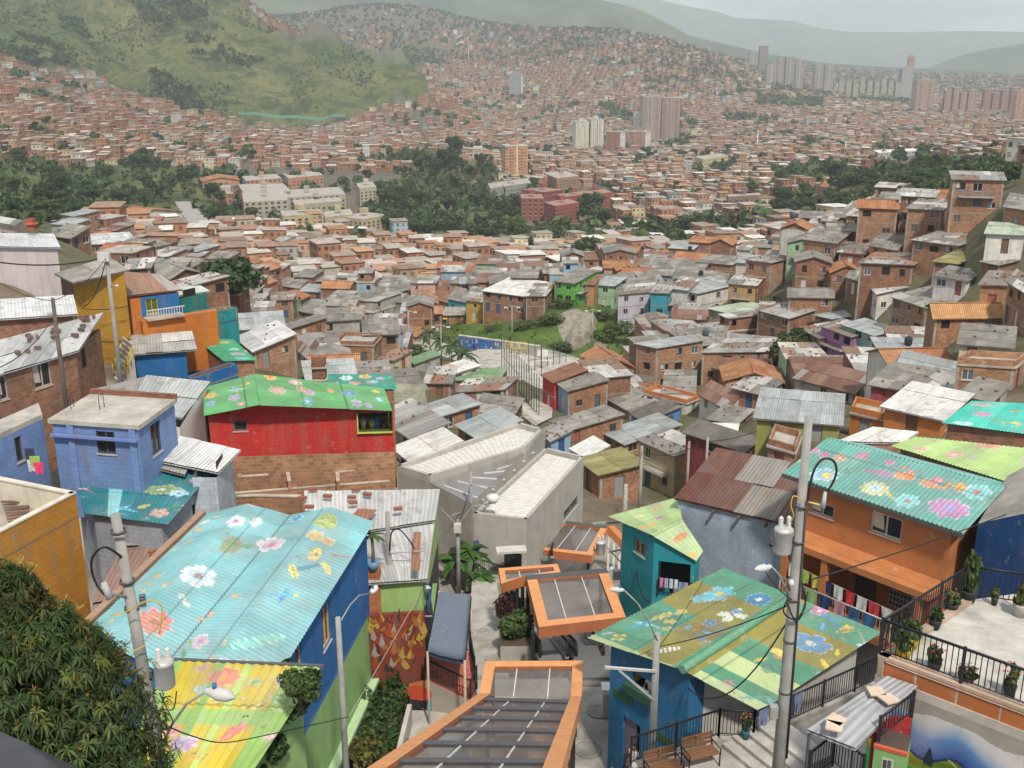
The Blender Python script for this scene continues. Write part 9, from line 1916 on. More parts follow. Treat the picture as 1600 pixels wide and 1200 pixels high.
 for k,(c,nn)in enumerate((((.3,.48,.2),'green cloth'),((.03,.06,.18),'navy trousers'),((.5,.25,.32),'pink cloth'),((.05,.10,.25),'blue sheet'),((.05,.14,.34),'bright blue towel'))):
  t=.26+.13*k;a,b=lp(f0,f1,t)+VC((0,0,.92))+n*.04,lp(f0,f1,t+.10)+VC((0,0,.92))+n*.04;gm_(f'{nn} draped over the picket railing of the orange house',a,b,.7,c,'washing of the orange house',seed=k+20)
 zt2=-17.6;A,B=P(1528,818,z=zt2),P(1690,900,z=zt2);C,D=P(1690,775,z=zt2),P(1570,768,z=zt2)
 rt=th_('painted_house','deep blue windowless house wall behind the plant terrace','house',(A+C)/2+VC((0,0,-6)));tz=[zt2,-14.6,-14.6,-16.9];bw_(rt,xy(A,B,C,D),-23,tz,'paint',(.014,.09,.28));m=MB();m.fa([(p.x,p.y,z)for p,z in zip((A,B,C,D),tz)],'cement',(.35,.33,.3));m.bd('roof',rt)
 z=-17.4;A,B,C,D=P(1392,697,z=z),P(1570,752,z=z),P(1660,706,z=z+.3),P(1430,682,z=z+.3)
 rt=th_('painted_house','house with pale lime flower painted roof behind the teal gable','house',(A+C)/2+VC((0,0,-5)))
 LM=(.36,.52,.20)
 M=[(1435,703,14,'fl',(.55,.35,.3),PK,(.4,.3,.2),7,0,.6),(1450,693,10,'spots',PK,MAG,PK,4,0,.6),(1520,710,20,'fl',(.5,.25,.15),PK,RED,9,0,.5),(1482,715,14,'fl',PK,(.6,.3,.4),WHT,5,0,.6),(1530,697,14,'spots',PK,MAG,PK,3,0,.6),(1590,738,22,'fl',PUR,PK,MAG,7,0,.6),(1560,703,14,'fl',PK,WHT,PK,5,0,.5),(1595,728,9,'leaf',ORG,YLW,ORG,1,.5,.7),(1508,722,9,'spots',PK,PUR,PK,3,0,.6)]
 pr_(rt,A,B,C,D,solid(LM),M,amp=.016);bw_(rt,xy(lp(A,C,.06),lp(B,D,.06),lp(C,A,.06),lp(D,B,.06)),-26,z-.1,'brick',BR[1])
 z=-19.0;A,B,C,D=P(1471,661,z=z),P(1612,680,z=z),P(1640,632,z=z+.4),P(1518,626,z=z+.4)
 rt=th_('brick_house','bare brick house with bright turquoise roof painted with pink flowers at the frame edge','house',(A+C)/2+VC((0,0,-5)))
 M=[(1537,649,17,'fl',MAG,PK,RED,8,0,.7),(1535,634,20,'fl',PK,ORG,MAG,5,0,.4),(1505,662,16,'disc',(.5,.7,.75),WHT,SKY,1,0,.5),(1578,664,22,'spots',YLW,ORG,YLW,4,0,.5),(1592,648,12,'leaf',ORG,YLW,ORG,1,.2,.6),(1560,635,12,'spots',PK,MAG,PK,3,0,.5)]
 pr_(rt,A,B,C,D,solid((.05,.50,.42)),M,amp=.014,seam=4.5);pl=xy(lp(A,C,.06),lp(B,D,.05),lp(C,A,.06),lp(D,B,.06));bw_(rt,pl,-25.5,z-.1,'brick',BR[4])
 z=-18.6;A,B,C,D=P(1312,690,z=z),P(1410,692,z=z),P(1432,676,z=z+.2),P(1366,668,z=z+.2)
 rt=th_('shed','shed with bright white ribbed sheet roof between the teal and lime roofs','shed',(A+C)/2+VC((0,0,-4)));m=MB();rs_(m,A,B,C,D,'tin',[(.74,.74,.73)],.1,R);m.bd('roof',rt);bw_(rt,xy(A,B,C,D),-25,z-.1,'brick',BR[2])
def block_house():
 zt=-21.2;A,B=P(1059,780,z=zt),P(1240,822,z=zt);d=(B-A).normalized();n=VC((d.y,-d.x,0));C,D=B-n*5.2,A-n*5.2
 rt=th_('painted_house','grey blue block wall house under a rusty patched corrugated roof','house',(A+C)/2+VC((0,0,-5)))
 bw_(rt,xy(A,B,C,D),-27,[zt,zt,zt+1.0,zt+1.0],'paint',(.34,.42,.53))
 m=MB();pal=[(.13,.045,.032),(.26,.24,.22),(.22,.19,.17),(.26,.24,.22),(.30,.28,.26),(.16,.075,.055),(.24,.22,.2)]
 up=VC((0,0,.08));rs_(m,A+up,B+up,C+up+VC((0,0,1.0)),D+up+VC((0,0,1.0)),'tin',pal,.14,random.Random(14),1.1,2.4,.05);m.bd('roof',rt)
 for s in(.33,.55,.78):
  m=MB();p=lp(A,B,s)+n*.1;m.ob(p+VC((0,0,-.25)),d*.08,n*.3,(0,0,.2),'wood',(.14,.10,.08));m.bd('rafter_end',rt)
 ze,zr=-22.2,-21.5
 E0,E1,R0,R1_,Q0,Q1=P(950,807,z=ze),P(1060,777,z=ze+.2),P(1018,836,z=zr),P(1066,812,z=zr),P(1088,877,z=ze-.4),P(1098,862,z=ze-.3)
 rt=th_('painted_house','turquoise house with pale green flower painted roof and washing on its gallery','house',(E0+Q1)/2+VC((0,0,-5)))
 PG=(.40,.55,.27)
 M=[(1036,793,20,'fl',(.62,.45,.3),ORG,YLW,7,0,.6),(1006,806,14,'fl',YLW,WHT,ORG,6,0,.6),(1034,818,18,'fl',ORG,YLW,ORG,5,.3,.7),(1010,824,15,'fl',ORG,YLW,ORG,5,0,.7),(1052,806,16,'fl',MAG,PUR,PK,5,0,.7),(1030,786,14,'spots',PK,ORG,PK,3,0,.6)]
 pr_(rt,E0,E1,R1_,R0,solid(PG),M,amp=.02);pr_(rt,Q0,Q1,R1_,R0,solid((.44,.58,.32)),[(1050,843,14,'fl',ORG,RED,ORG,5,0,.7),(1080,868,12,'fl',YLW,ORG,YLW,5,0,.7)],amp=.02)
 tq=(.02,.26,.32);zb=-27.5
 F0,F1,F2=lp(E0,R0,.30)+(E1-E0)*.03,lp(E0,R0,.98)+(E1-E0)*.05,lp(Q0,R0,.14)+(E1-E0)*.06;back=(E1-E0)*.95
 f0,f1,f2=xy(F0,F1,F2);w=wp_(f0,f1,[(992,840),(1007,872)],zb)
 m=MB();cf=lambda s,t:('plaster',tq);fc_(m,f0,f1,zb,lp(ze,zr,.3),zr-.1,[w],cf);b0=(f0[0]+back.x,f0[1]+back.y);fc_(m,b0,f0,zb,ze-.0,ze-.0,[],cf)
 L2=math.hypot(f2[0]-f1[0],f2[1]-f1[1]);gal=(.25,L2-.15,2.9,4.6);fc_(m,f1,f2,zb,zr-.1,ze-.3,[gal],cf);b2=(f2[0]+(Q1-Q0).x*.9,f2[1]+(Q1-Q0).y*.9);fc_(m,f2,b2,zb,ze-.5,ze-.35,[],cf);m.bd('wall',rt)
 op_(rt,f0,f1,zb,w,'window',(.35,.3,.2));op_(rt,f1,f2,zb,gal,'hole',thick=1.0,name='gallery')  # gallery opening is backed by a sheet coloured as its shade
 p,q_=VC((*f1,0)),VC((*f2,0));d=(q_-p).normalized();n=VC((d.y,-d.x,0));gz=zb+2.9
 a,b=p+d*.3+n*.1+VC((0,0,gz)),q_-d*.1+n*.1+VC((0,0,gz));rl_('railing','thin railing of the turquoise house gallery',[a,b],.75,.15)
 for k,(c,nn)in enumerate((((.6,.2,.35),'pink shirt'),((.4,.35,.6),'lilac shirt'),((.5,.6,.6),'pale shirt'),((.6,.62,.65),'white shirt'),((.2,.3,.45),'blue cloth'),((.3,.33,.42),'grey blue sheet'))):
  t=.05+.15*k;gm_(f'{nn} hanging at the turquoise house gallery',lp(a,b,t)+VC((0,0,.95-.1*(k>3)))+n*.08,lp(a,b,t+.12)+VC((0,0,.95-.1*(k>3)))+n*.08,.5+.2*(k>3),c,'washing of the turquoise house',seed=k+40)
 q=[P(1000,905,z=-26.5),P(1030,925,z=-26.5),P(1050,905,z=-25.9),P(1018,878,z=-25.9)];m=MB();rs_(m,q[0],q[1],q[2],q[3],'plain',[(.16,.18,.19),(.12,.12,.12)],.05,R);o=m.bd('lean_to_roof',loc=q[0]);tag(o,'dark patched lean-to roof under the turquoise house','roof sheet')
 sh_('potted jungle of small plants under the turquoise house',P(1005,905,z=-27.2),.8,1.2,'dark',33,500,.2)
def poles():
 g='concrete utility poles'
 T,Bm=P(180,803,Y=17.0),P(256,1225,Y=16.6);pl=pole('utility_pole','leaning concrete pole with transformer beside the mango tree',T,Bm,.085,.13,group=g)
 at=lambda v:P(180+(v-803)*.178,v,Y=16.9)
 for v in(830,908,950):clamp(pl,at(v),.12)
 c=P(259,1072,Y=16.5);tf_('transformer on the leaning pole over the yellow roof',c,.72)
 hd=P(323,1080,Y=16.4);sl_('street lamp reaching from the leaning pole over the yellow roof',at(1165)+VC((.1,-.1,0)),hd,.95)
 ins=P(224,948,Y=16.7);rt=th_('insulator','dark ribbed insulator on the leaning pole','insulator',ins,'pole insulators');m=MB();pf=[(0,0)]
 for j in range(5):pf+=[(.03,.05*j),(.06,.05*j+.015),(.06,.05*j+.03),(.03,.05*j+.045)]
 m.la(ins,pf+[(0,.26)],'plain',(.13,.13,.15),10);m.bd('body',rt)
 arr=P(172,935,Y=16.4);rt=th_('lightning_arrester','grey fuse holder hanging beside the leaning pole','fuse',arr,'pole fuses');m=MB();m.tu([arr,arr+VC((-.08,0,.30))],[.07,.05],'plain',(.4,.41,.42),8);m.tu([arr+VC((0,0,.1)),at(935)],.03,'metal',(.25,.25,.25),5);m.bd('body',rt)
 cb_('thick black loop of cable on the leaning pole',[at(872),P(165,855,Y=16.5),P(146,868,Y=16.5),P(143,890,Y=16.5),P(152,915,Y=16.5),P(164,930,Y=16.4)],.022,0)
 cb_('yellow jumper wire from the leaning pole to its transformer',[P(172,962,Y=16.4),P(200,955,Y=16.5),P(222,942,Y=16.5),P(240,938,Y=16.5),P(253,950,Y=16.5),P(249,990,Y=16.5)],.011,0,(.45,.36,.08),6)
 cb_('lower yellow jumper wire on the leaning pole',[P(188,1015,Y=16.4),P(205,1018,Y=16.5),P(228,1008,Y=16.6)],.011,0,(.5,.4,.08),6)
 cb_('tangle of black cable below the left transformer',[P(250,1085,Y=16.4),P(262,1110,Y=16.2),P(270,1130,Y=16.2),P(255,1140,Y=16.3),P(248,1110,Y=16.4),P(270,1108,Y=16.2),P(276,1080,Y=16.3)],.012,0)
 cb_('black service cable crossing the yellow roof',[P(262,1135,Y=16.4),P(300,1150,Y=18),P(345,1160,Y=20),P(400,1152,Y=23),P(545,1120,Y=30)],.014,0)
 m=MB();p=at(1130);m.cb((p.x+.12,p.y-.15,p.z-.1),.2,.2,.22,'metal',(.32,.32,.33));o=m.bd('junction_box',pl)
 T,Bm=P(1264,650,Y=23.5),P(1247,1225,Y=23.5);Bm=VC((T.x,T.y,-21.5));T=VC((T.x,T.y,T.z))
 pl=pole('utility_pole','tall thick concrete pole with transformer in front of the orange house',T,Bm,.095,.20,group=g)
 ax=lambda v:VC((T.x,T.y,P(1260,v,Y=23.5).z))
 for v in(790,845,935,1000,1080):clamp(pl,ax(v),.15)
 c=VC((T.x-.38,T.y-.05,P(1240,862,Y=23.5).z));tf_('transformer on the tall thick pole',c,.9)
 cb_('black cable loop hanging from the tall thick pole',[ax(790)+VC((.12,-.05,0)),P(1270,740,Y=23.4),P(1285,718,Y=23.4),P(1302,720,Y=23.4),P(1307,738,Y=23.4),P(1298,760,Y=23.4),P(1287,772,Y=23.4)],.03,0)
 arr=P(1287,775,Y=23.3);rt=th_('lightning_arrester','fuse holder under the cable loop of the tall pole','fuse',arr,'pole fuses');m=MB();m.tu([arr+VC((0,0,-.3)),arr+VC((.03,0,.1))],[.07,.04],'plain',(.4,.42,.42),8);m.tu([arr+VC((0,0,-.25)),ax(782)],.025,'metal',(.5,.42,.1),5);m.bd('body',rt)
 cb_('yellow jumper wire beside the transformer of the tall pole',[P(1255,782,Y=23.3),P(1240,775,Y=23.2),P(1236,790,Y=23.2),P(1240,805,Y=23.2),P(1236,815,Y=23.3)],.014,0,(.5,.4,.06),6)
 sl_('street lamp over the blue flower roof on the tall pole',ax(930)+VC((-.15,-.1,0)),P(1205,885,Y=23.2),.75)
 sl_('short lamp head close to the tall pole',ax(925)+VC((-.15,-.12,.1)),P(1236,905,Y=23.1),.55)
 m=MB();p=ax(1108);m.cb((p.x-.28,p.y-.1,p.z-.15),.2,.2,.32,'metal',(.36,.36,.35));m.bd('meter_box',pl)
 m=MB();m.tu([ax(650+130)+VC((.09,-.10,0)),ax(1180)+VC((.15,-.13,0))],.03,'plain',(.04,.04,.045),6);m.bd('conduit',pl)
 cb_('tangle of black cable round the tall pole',[ax(935)+VC((-.2,-.15,0)),ax(955)+VC((0,-.28,-.05)),ax(945)+VC((.3,-.05,0)),ax(925)+VC((.2,.2,.1)),ax(950)+VC((-.25,-.1,0)),ax(958)+VC((.1,-.3,0)),ax(930)+VC((.35,0,.1))],.022,0)
 P3={}
 for lb,u,v,Y,zf,r0,r1 in(('thin grey pole in front of the light green wall',528,965,30.5,-26.2,.085,.13),('concrete pole with transformer beside the dark shop',605,800,40.8,-26.2,.10,.15),('pole before the dark wall of the concrete building',735,727,60,-31,.10,.16),('pole with grey box next to the palms',715,812,57,-30.8,.09,.14),('pole with lamp arms beside the turquoise house',978,757,50,-28.4,.10,.15),('far pole in front of the tall beige house',1003,697,76,-35,.11,.16),('pale pole with bracket in front of the two women',1027,990,31.0,-25.5,.11,.15),('slim pole before the beige house balconies',1077,690,82,-36,.1,.14),('slim pole by the white sheet teal house',1106,683,80,-35,.1,.14),('lamp pole in front of the mustard house',166,397,64,-21.5,.11,.16),('dark wooden pole before the long silver roof',82,466,50,-18.5,.09,.13),('thin pole at the olive green house corner',1232,645,90,-36,.09,.12)):
  t=P(u,v,Y=Y);b=VC((t.x,t.y,zf));wood='wooden' in lb;P3[lb]=(pole('utility_pole',lb,t,b,r0,r1,(.12,.10,.085)if wood else(.31,.31,.30),g),t,b)
 def bracket(lb,v,u1,v1,nm='cross_arm',th=.05,col=(.42,.43,.43)):
  r,t,b=P3[lb];z=P(0,v,Y=t.y).z;e=P(u1,v1,Y=t.y-.2);m=MB();bm(m,(t.x,t.y-.12,z),e,th,th,'metal',col);m.bd(nm,r);return VC((t.x,t.y-.12,z)),e
 lb='pale pole with bracket in front of the two women';bracket(lb,1044,945,1041,th=.08,col=(.55,.56,.57));bracket(lb,1090,968,1046,th=.06,col=(.5,.5,.5))
 r,t,b=P3[lb];sl_('street lamp leaning over the tilted orange canopy',t+VC((0,-.1,-.2)),P(975,922,Y=31),.75)
 lb='concrete pole with transformer beside the dark shop';bracket(lb,862,664,860);bracket(lb,960,675,962);r,t,b=P3[lb]
 tf_('transformer on the pole beside the dark shop',P(634,918,Y=40.6),1.0)
 sl_('white street lamp beside the blue wall of the aqua roof house',P3['thin grey pole in front of the light green wall'][1]+VC((.1,0,-.1)),P(580,927,Y=33),.9,col=(.62,.64,.66));sl_('grey street lamp beside the lime pennants',VC((t.x+.1,t.y,P(0,955,Y=t.y).z)),P(657,916,Y=40.3),.8)
 m=MB();z=P(0,928,Y=t.y).z;m.cb((t.x,t.y-.2,z-.2),.32,.25,.42,'plain',(.48,.47,.43));m.bd('meter_box',r)
 cb_('black cable loops on the pole beside the dark shop',[P(609,860,Y=40.5),P(612,832,Y=40.4),P(625,828,Y=40.4),P(640,845,Y=40.4),P(648,858,Y=40.4)],.03,0)
 m=MB();z0=P(0,1048,Y=t.y-.2).z;p=P(628,1048,Y=t.y-.25);m.ob((p.x-.28,p.y-.1,p.z),(.5,.1,0),(.02,-.04,0),(0,0,1.25),'plain',(.05,.045,.27));m.bd('street_sign',r)
 m=MB()
 for k,(dz,w)in enumerate(((.95,.3),(.72,.34),(.5,.2),(.3,.26))):m.ob((p.x-.2,p.y-.155,p.z+dz),(w,.06,0),(0,-.006,0),(0,0,.07),'plain',(.5,.5,.6))
 m.bd('sign_lettering',r)
 lb='pole before the dark wall of the concrete building';r,t,b=P3[lb];p=P(747,862,Y=59.6);m=MB();m.ob((p.x-.35,p.y,p.z),(.42,.05,0),(0,-.04,0),(0,0,.75),'plain',(.06,.07,.32));m.bd('street_sign',r);m=MB();m.ob((p.x-.28,p.y-.05,p.z+.45),(.3,.035,0),(0,-.006,0),(0,0,.09),'plain',(.55,.55,.62));m.ob((p.x-.28,p.y-.05,p.z+.2),(.12,.015,0),(0,-.006,0),(0,0,.12),'plain',(.55,.55,.62));m.bd('sign_lettering',r)
 bracket(lb,755,775,760);bracket(lb,790,770,785);bracket(lb,792,705,805)
 rt=th_('floodlight','small round floodlight on the pole of the concrete building','lamp',P(770,785,Y=59.5));m=MB();m.la(P(770,786,Y=59.5),[(0,0),(.25,.05),(.42,.3),(.36,.5),(0,.55)],'plain',(.62,.64,.64),12);m.bd('housing',rt)
 m=MB();z=t.z-6.0;m.la((t.x,t.y,z),[(.17,0),(.19,0),(.19,.8),(.17,.8)],'plain',(.55,.36,.02),12);m.bd('warning_band',r)
 lb='pole with grey box next to the palms';r,t,b=P3[lb];m=MB();m.cb((t.x,t.y-.2,t.z-.7),.42,.3,.55,'plain',(.48,.47,.44));m.bd('meter_box',r)
 for u1,v1 in((690,795),(738,790)):bracket(lb,818,u1,v1,th=.04)
 lb='pole with lamp arms beside the turquoise house';bracket(lb,812,926,817,th=.09,col=(.36,.38,.4));bracket(lb,855,950,862,th=.08);bracket(lb,880,945,850,th=.06);r,t,b=P3[lb];sl_('lamp head in front of the turquoise house pole',VC((t.x,t.y-.1,t.z-3.6)),P(958,885,Y=48),.8)
 tf_('transformer between the orange canopies and the turquoise house',P(938,866,Y=47.5),.95)
 m=MB();m.cb((t.x-.35,t.y-.25,t.z-5.2),.4,.3,.5,'plain',(.46,.47,.46));m.cb((t.x+.3,t.y-.25,t.z-5.1),.3,.25,.5,'plain',(.5,.5,.5));m.cb((t.x,t.y-.18,t.z-5.0),.4,.1,.12,'plain',(.3,.3,.3));m.bd('meter_box',r)
 cb_('drooping black cable from the lamp arm pole',[P(985,815,Y=49.5),P(992,870,Y=48),P(1000,920,Y=46),P(1015,940,Y=45)],.03,.1)
 lb='lamp pole in front of the mustard house';r,t,b=P3[lb];m=MB();m.cb((t.x-.1,t.y-.15,t.z-.4),.7,.3,.5,'plain',(.5,.5,.5));m.bd('lamp_box',r);sl_('small street lamp on the mustard house pole',P(172,450,Y=64),P(180,446,Y=63.6),.6)
 w=lambda a,b,lbl,r=.014,s=.4,c=(.02,.02,.022):cb_(lbl,[P(*a[:2],Y=a[2]),P(*b[:2],Y=b[2])],r,s,c)
 w((0,410,62),(166,402,64),'thick cable from the frame edge to the mustard house pole',.045,.3);w((0,442,60),(82,470,50),'wire from the frame edge to the dark wooden pole',.02,.2);w((82,470,50),(166,402,64),'wire from the wooden pole to the mustard house pole',.02,.4);w((82,498,50),(0,574,40),'wire from the wooden pole down over the silver roof',.022,.3)
 w((166,402,64),(128,480,67),'drooping wire on the mustard wall',.03,.7);w((128,482,68.5),(200,478,70.5),'upper cable strung along the mustard wall',.03,.15);w((150,532,68.5),(205,530,70.5),'lower cable strung along the mustard wall',.03,.15)
 w((1270,905,23.5),(1600,792,40),'straight wire from the tall pole past the orange house',.02,.1);w((1245,940,23.4),(1030,1010,31),'upper black wire from the tall pole to the pale pole',.016,.15);w((1245,945,23.4),(1075,1075,31.5),'drooping black cable under the painted gable roof',.022,1.3);w((1100,905,40),(1030,1010,31),'thin wire over the green roof plane',.012,.1);w((1240,938,23.4),(1195,892,23.2),'short wire to the lamp over the blue flower roof',.014,.1)
 w((955,1035,31.2),(1027,1010,31),'thin wire from the bracket to the pale pole',.01,.1);w((735,760,60),(715,825,57),'stay wire between the two poles by the concrete building',.02,.05);w((545,1120,30.5),(660,920,40),'grey stay wire from the thin pole to the lime pennants',.014,.05,(.35,.33,.3));w((1077,700,82),(1003,705,76),'wire between the beige house poles',.03,.5);w((1106,690,80),(1077,700,82),'wire between the two slim poles',.03,.3);w((1003,705,76),(978,765,50),'wire from the far pole to the lamp arm pole',.02,.6);w((1106,690,80),(1232,650,90),'wire past the olive green house',.03,.5)
 m=MB();q=[P(-60,1118,Y=6.5),P(40,1160,Y=6.3),P(135,1206,Y=6.0),P(190,1260,Y=5.8),P(-60,1260,Y=5.5)]
 m.fa(q,'metal',(.06,.065,.075));dz=VC((0,0,-.12))
 for i in range(4):m.fa([q[i],q[i+1],q[i+1]+dz,q[i]+dz],'metal',(.05,.05,.06))
 o=m.bd('roof_edge',loc=q[1]);tag(o,'dark slate grey roof edge close to the viewer at the lower corner','roof')
def court():
 z=-47.0
 def h(u,v,dz=0.0):p=TER.hit(u,v,60);return p+VC((0,0,dz))
 q=[h(852,655),h(782,585),h(745,560),h(905,548),h(912,585)]
 zc=max(p.z for p in q);zz=[-46.5,-48.5]
 pts=[h(836,668,.25),h(760,592,.25),h(720,555,.25),h(800,535,.25),h(905,562,.25),h(912,590,.25),h(868,600,.25),h(862,655,.25)]
 m=MB();m.fa(pts,'cement',(.46,.44,.40));o=m.bd('sports_court',loc=pts[0]);o['kind']='structure'
 m=MB();pt=[h(812,552,.33),h(812,536,.33),h(900,560,.33),h(905,580,.33),h(885,580,.33)];m.fa(pt,'cement',(.27,.28,.25));o=m.bd('court_surface',loc=pt[0]);o['kind']='structure'
 rt=th_('court_fence','row of tall dark fence posts round the concrete sports court','fence',h(784,590))
 for(u0,v0),(u1,v1),n in(((784,578),(842,652),15),((784,578),(846,590),1),((826,585),(884,575),6)):
  for k in range(n+1):
   u,v=lp(u0,u1,k/max(n,1)),lp(v0,v1,k/max(n,1));p=h(u,v);m=MB();m.tu([p,p+VC((0,0,5.6))],.055,'metal',(.025,.027,.03),6);m.bd('fence_post',rt)
 for a,b,zf in(((784,578),(842,652),2.6),((784,578),(842,652),.2),((826,585),(884,575),2.4)):
  m=MB();p,q_=h(*a),h(*b);m.tu([p+VC((0,0,zf)),q_+VC((0,0,zf))],.045,'metal',(.03,.03,.03),5);m.bd('fence_rail',rt)
 m=MB();p,q_=h(762,600),h(845,668);bm(m,p+VC((-.8,0,.6)),q_+VC((-.8,0,.6)),.8,1.6,'cement',(.36,.34,.31));m.bd('base_wall',rt)
 for k,(u,v,lb)in enumerate(((846,578,'white goal frame with backboard at the near end of the court'),)):
  p=h(u,v+4);rt=th_('goal',lb,'goal',p);m=MB();W=3.0
  for s in(-1,1):m.tu([p+VC((s*W/2,0,0)),p+VC((s*W/2,0,2.1))],.07,'plain',(.7,.7,.7),6)
  m.tu([p+VC((-W/2,0,2.1)),p+VC((W/2,0,2.1))],.07,'plain',(.7,.7,.7),6);m.bd('frame',rt);m=MB();m.ob(p+VC((-.7,.3,2.8)),(1.8,0,0),(0,.06,0),(0,0,1.1),'plain',(.7,.7,.68));m.tu([p+VC((.2,.4,0)),p+VC((.2,.4,3.0))],.08,'plain',(.6,.6,.6),6);m.bd('backboard',rt)
 p=h(800,556);rt=th_('playground_frame','yellow play frame by the painted wall of the court','play frame',p);m=MB();rr=random.Random(1)
 for k in range(3):m.tu([p+VC((1.3*k-1.5,0,0)),p+VC((1.3*k-1.2,0,2.6)),p+VC((1.3*k-.2,0,2.6)),p+VC((1.3*k,0,0))],.09,'plain',(.55,.38,.03),6)
 m.tu([p+VC((-1.5,0,1.4)),p+VC((2.6,0,1.4))],.08,'plain',(.55,.38,.03),6);m.bd('frame',rt)
 a,b=h(717,548),h(845,566);a2=a;rt=th_('mural_wall','long retaining wall with blue mural of figures at the back of the court','wall',a);d=b-a;L=d.length;n=VC((d.y,-d.x,0)).normalized();Hh=2.9
 m=MB();m.ob(a-VC((0,0,.6)),d,-n*.4,(0,0,Hh+.6),'plaster',(.34,.34,.32));m.ob(a+VC((0,0,Hh))+n*.05,d,-n*.5,(0,0,.15),'cement',(.55,.53,.48));m.bd('wall',rt)
 m=MB();dn=d.normalized();m.ob(a+n*.01,dn*(L*.52),n*.005,(0,0,Hh-.1),'plaster',(.04,.12,.34));rr=random.Random(4)
 for k in range(46):
  s=rr.uniform(.02,.5)*L;t=rr.uniform(.1,Hh*.75);w,hh=rr.uniform(.15,.5),rr.uniform(.3,.9);c=rr.choice(((.45,.40,.35),(.10,.25,.55),(.02,.04,.12),(.45,.2,.12),(.12,.25,.10),(.55,.55,.5)));e=a+dn*s+n*(.02+.0008*k)+VC((0,0,t));m.fa([e,e+dn*w,e+dn*w*.7+VC((0,0,hh)),e+dn*w*.2+VC((0,0,hh*.9))],'plaster',c)
 o=m.bd('mural_paint',rt);o['kind']='stuff'
 p0,p1,p2,p3=h(945,592),h(984,588),h(960,552),h(916,572)
 rt=th_('stadium_steps','bank of cream steps with yellow rails above the court','steps',p0);m=MB();N=12
 lo0,lo1=h(928,584,.1),h(962,597,.1);dn_=(lo1-lo0).normalized();bk=VC((-dn_.y,dn_.x,0));bk=bk if bk.y>0 else-bk
 hi0,hi1=lo0+bk*11+VC((2.5,0,5.5)),lo1+bk*11+VC((2.5,0,5.5))
 for k in range(N):
  a,b=lp(lo0,hi0,k/N),lp(lo1,hi1,k/N);c,e=lp(lo0,hi0,(k+1)/N),lp(lo1,hi1,(k+1)/N);up=VC((0,0,c.z-a.z));m.fa([a,b,b+up,a+up],'cement',(.34,.30,.22));m.fa([a+up,b+up,e,c],'cement',(.62,.56,.42))
  for j in range(8):
   s=(j+.5+.25*(k%2))/8.5;g0=lp(a,b,s)+VC((0,-.02,.01));g1=lp(a,b,s+.055)+VC((0,-.02,.01));m.fa([g0,g1,g1+up,g0+up],'cement',(.45,.34,.04)if j%2 else(.12,.11,.12))
 m.bd('steps',rt)
 for a,b in((lo0,hi0),(lo1,hi1),(hi0,hi1)):
  m=MB()
  for hh in(.5,1.0):m.tu([a+VC((0,0,hh)),b+VC((0,0,hh))],.09,'plain',(.62,.42,.02),6)
  for k in range(5):c=lp(a,b,k/4);m.tu([c,c+VC((0,0,1.0))],.07,'plain',(.62,.42,.02),6)
  m.bd('yellow_rail',rt)
 m=MB();c0=h(905,515);ni,nj=44,36;g=[];base=[h(866,492),h(942,486),h(950,554),h(874,553)]
 for i in range(ni):
  row=[]
  for j in range(nj):
   s,t=i/(ni-1),j/(nj-1);p=lp(lp(base[0],base[1],s),lp(base[3],base[2],s),t);q=TER.at(p.x,p.y)
   e=min(s,1-s,t,1-t)*(1+.5*math.sin(9*s+7*t));k=max(-.25,min(1,e*4-.45+.35*math.sin(5*s+3*t)));n1=float(vn(np.array([p.x+500]),np.array([p.y*.6+300]),.45)[0]);n2=float(vn(np.array([p.x+90]),np.array([p.y+70]),1.3)[0])
   row.append(VC((p.x+.5*n2,p.y-k*(.3+1.6*n1+.6*n2),q+k*(.2+1.1*n1+.9*n2))))
  g.append(row)
 for i in range(ni-1):
  for j in range(nj-1):m.fa([g[i][j],g[i+1][j],g[i+1][j+1],g[i][j+1]],'cement',(.27,.245,.2),True)
 o=m.bd('rock_face',loc=c0);o['kind']='structure'
 m=MB();rd=[(598,512),(640,500),(672,512),(668,526),(640,520),(690,545),(730,556),(720,570),(668,548),(620,532)];m.fa([h(u,v,.35)for u,v in((590,520),(630,492),(680,505),(668,530),(735,552),(728,572),(650,545))],'cement',(.40,.385,.36));o=m.bd('street',loc=h(650,520));o['kind']='structure'
 def car(label,u,v,ang,c,L=4.0,Hc=1.5,name='parked_car',cat='car'):
  p=h(u,v,.4);rt=th_(name,label,cat,p,'cars parked on the street below the painted row');ca,sa=math.cos(ang),math.sin(ang);tr=lambda x,y,z:p+VC((x*ca-y*sa,x*sa+y*ca,z));w=.85
  pr=[(-L/2,.3),(L/2,.3),(L/2,.8),(L*.28,.95),(L*.12,Hc),(-L*.32,Hc),(-L/2+.05,1.0)]if Hc<2 else[(-L/2,.35),(L/2,.35),(L/2,1.1),(L*.42,Hc),(-L/2,Hc)]
  m=MB();m.fa([tr(x,-w,z)for x,z in pr],'metal',c);m.fa([tr(x,w,z)for x,z in pr][::-1],'metal',c)
  for i in range(len(pr)):a,b=pr[i],pr[(i+1)%len(pr)];m.fa([tr(a[0],-w,a[1]),tr(a[0],w,a[1]),tr(b[0],w,b[1]),tr(b[0],-w,b[1])],'metal',c)
  m.bd('body',rt)
  for s in(-1,1):
   m=MB();y=s*(w+.01);m.fa([tr(L*.2,y,.95),tr(L*.1,y,Hc-.1),tr(-L*.3,y,Hc-.1),tr(-L*.38,y,.98)],'pane',(.03,.035,.04));m.bd('window',rt)
   for x in(-.3,.32):
    m=MB();cpt=tr(L*x,s*(w-.05),.32);e=tr(L*x,s*(w+.06),.32)-cpt;ring=[]
    m.tu([cpt,cpt+e],.32,'plain',(.02,.02,.02),12);m.bd('wheel',rt)
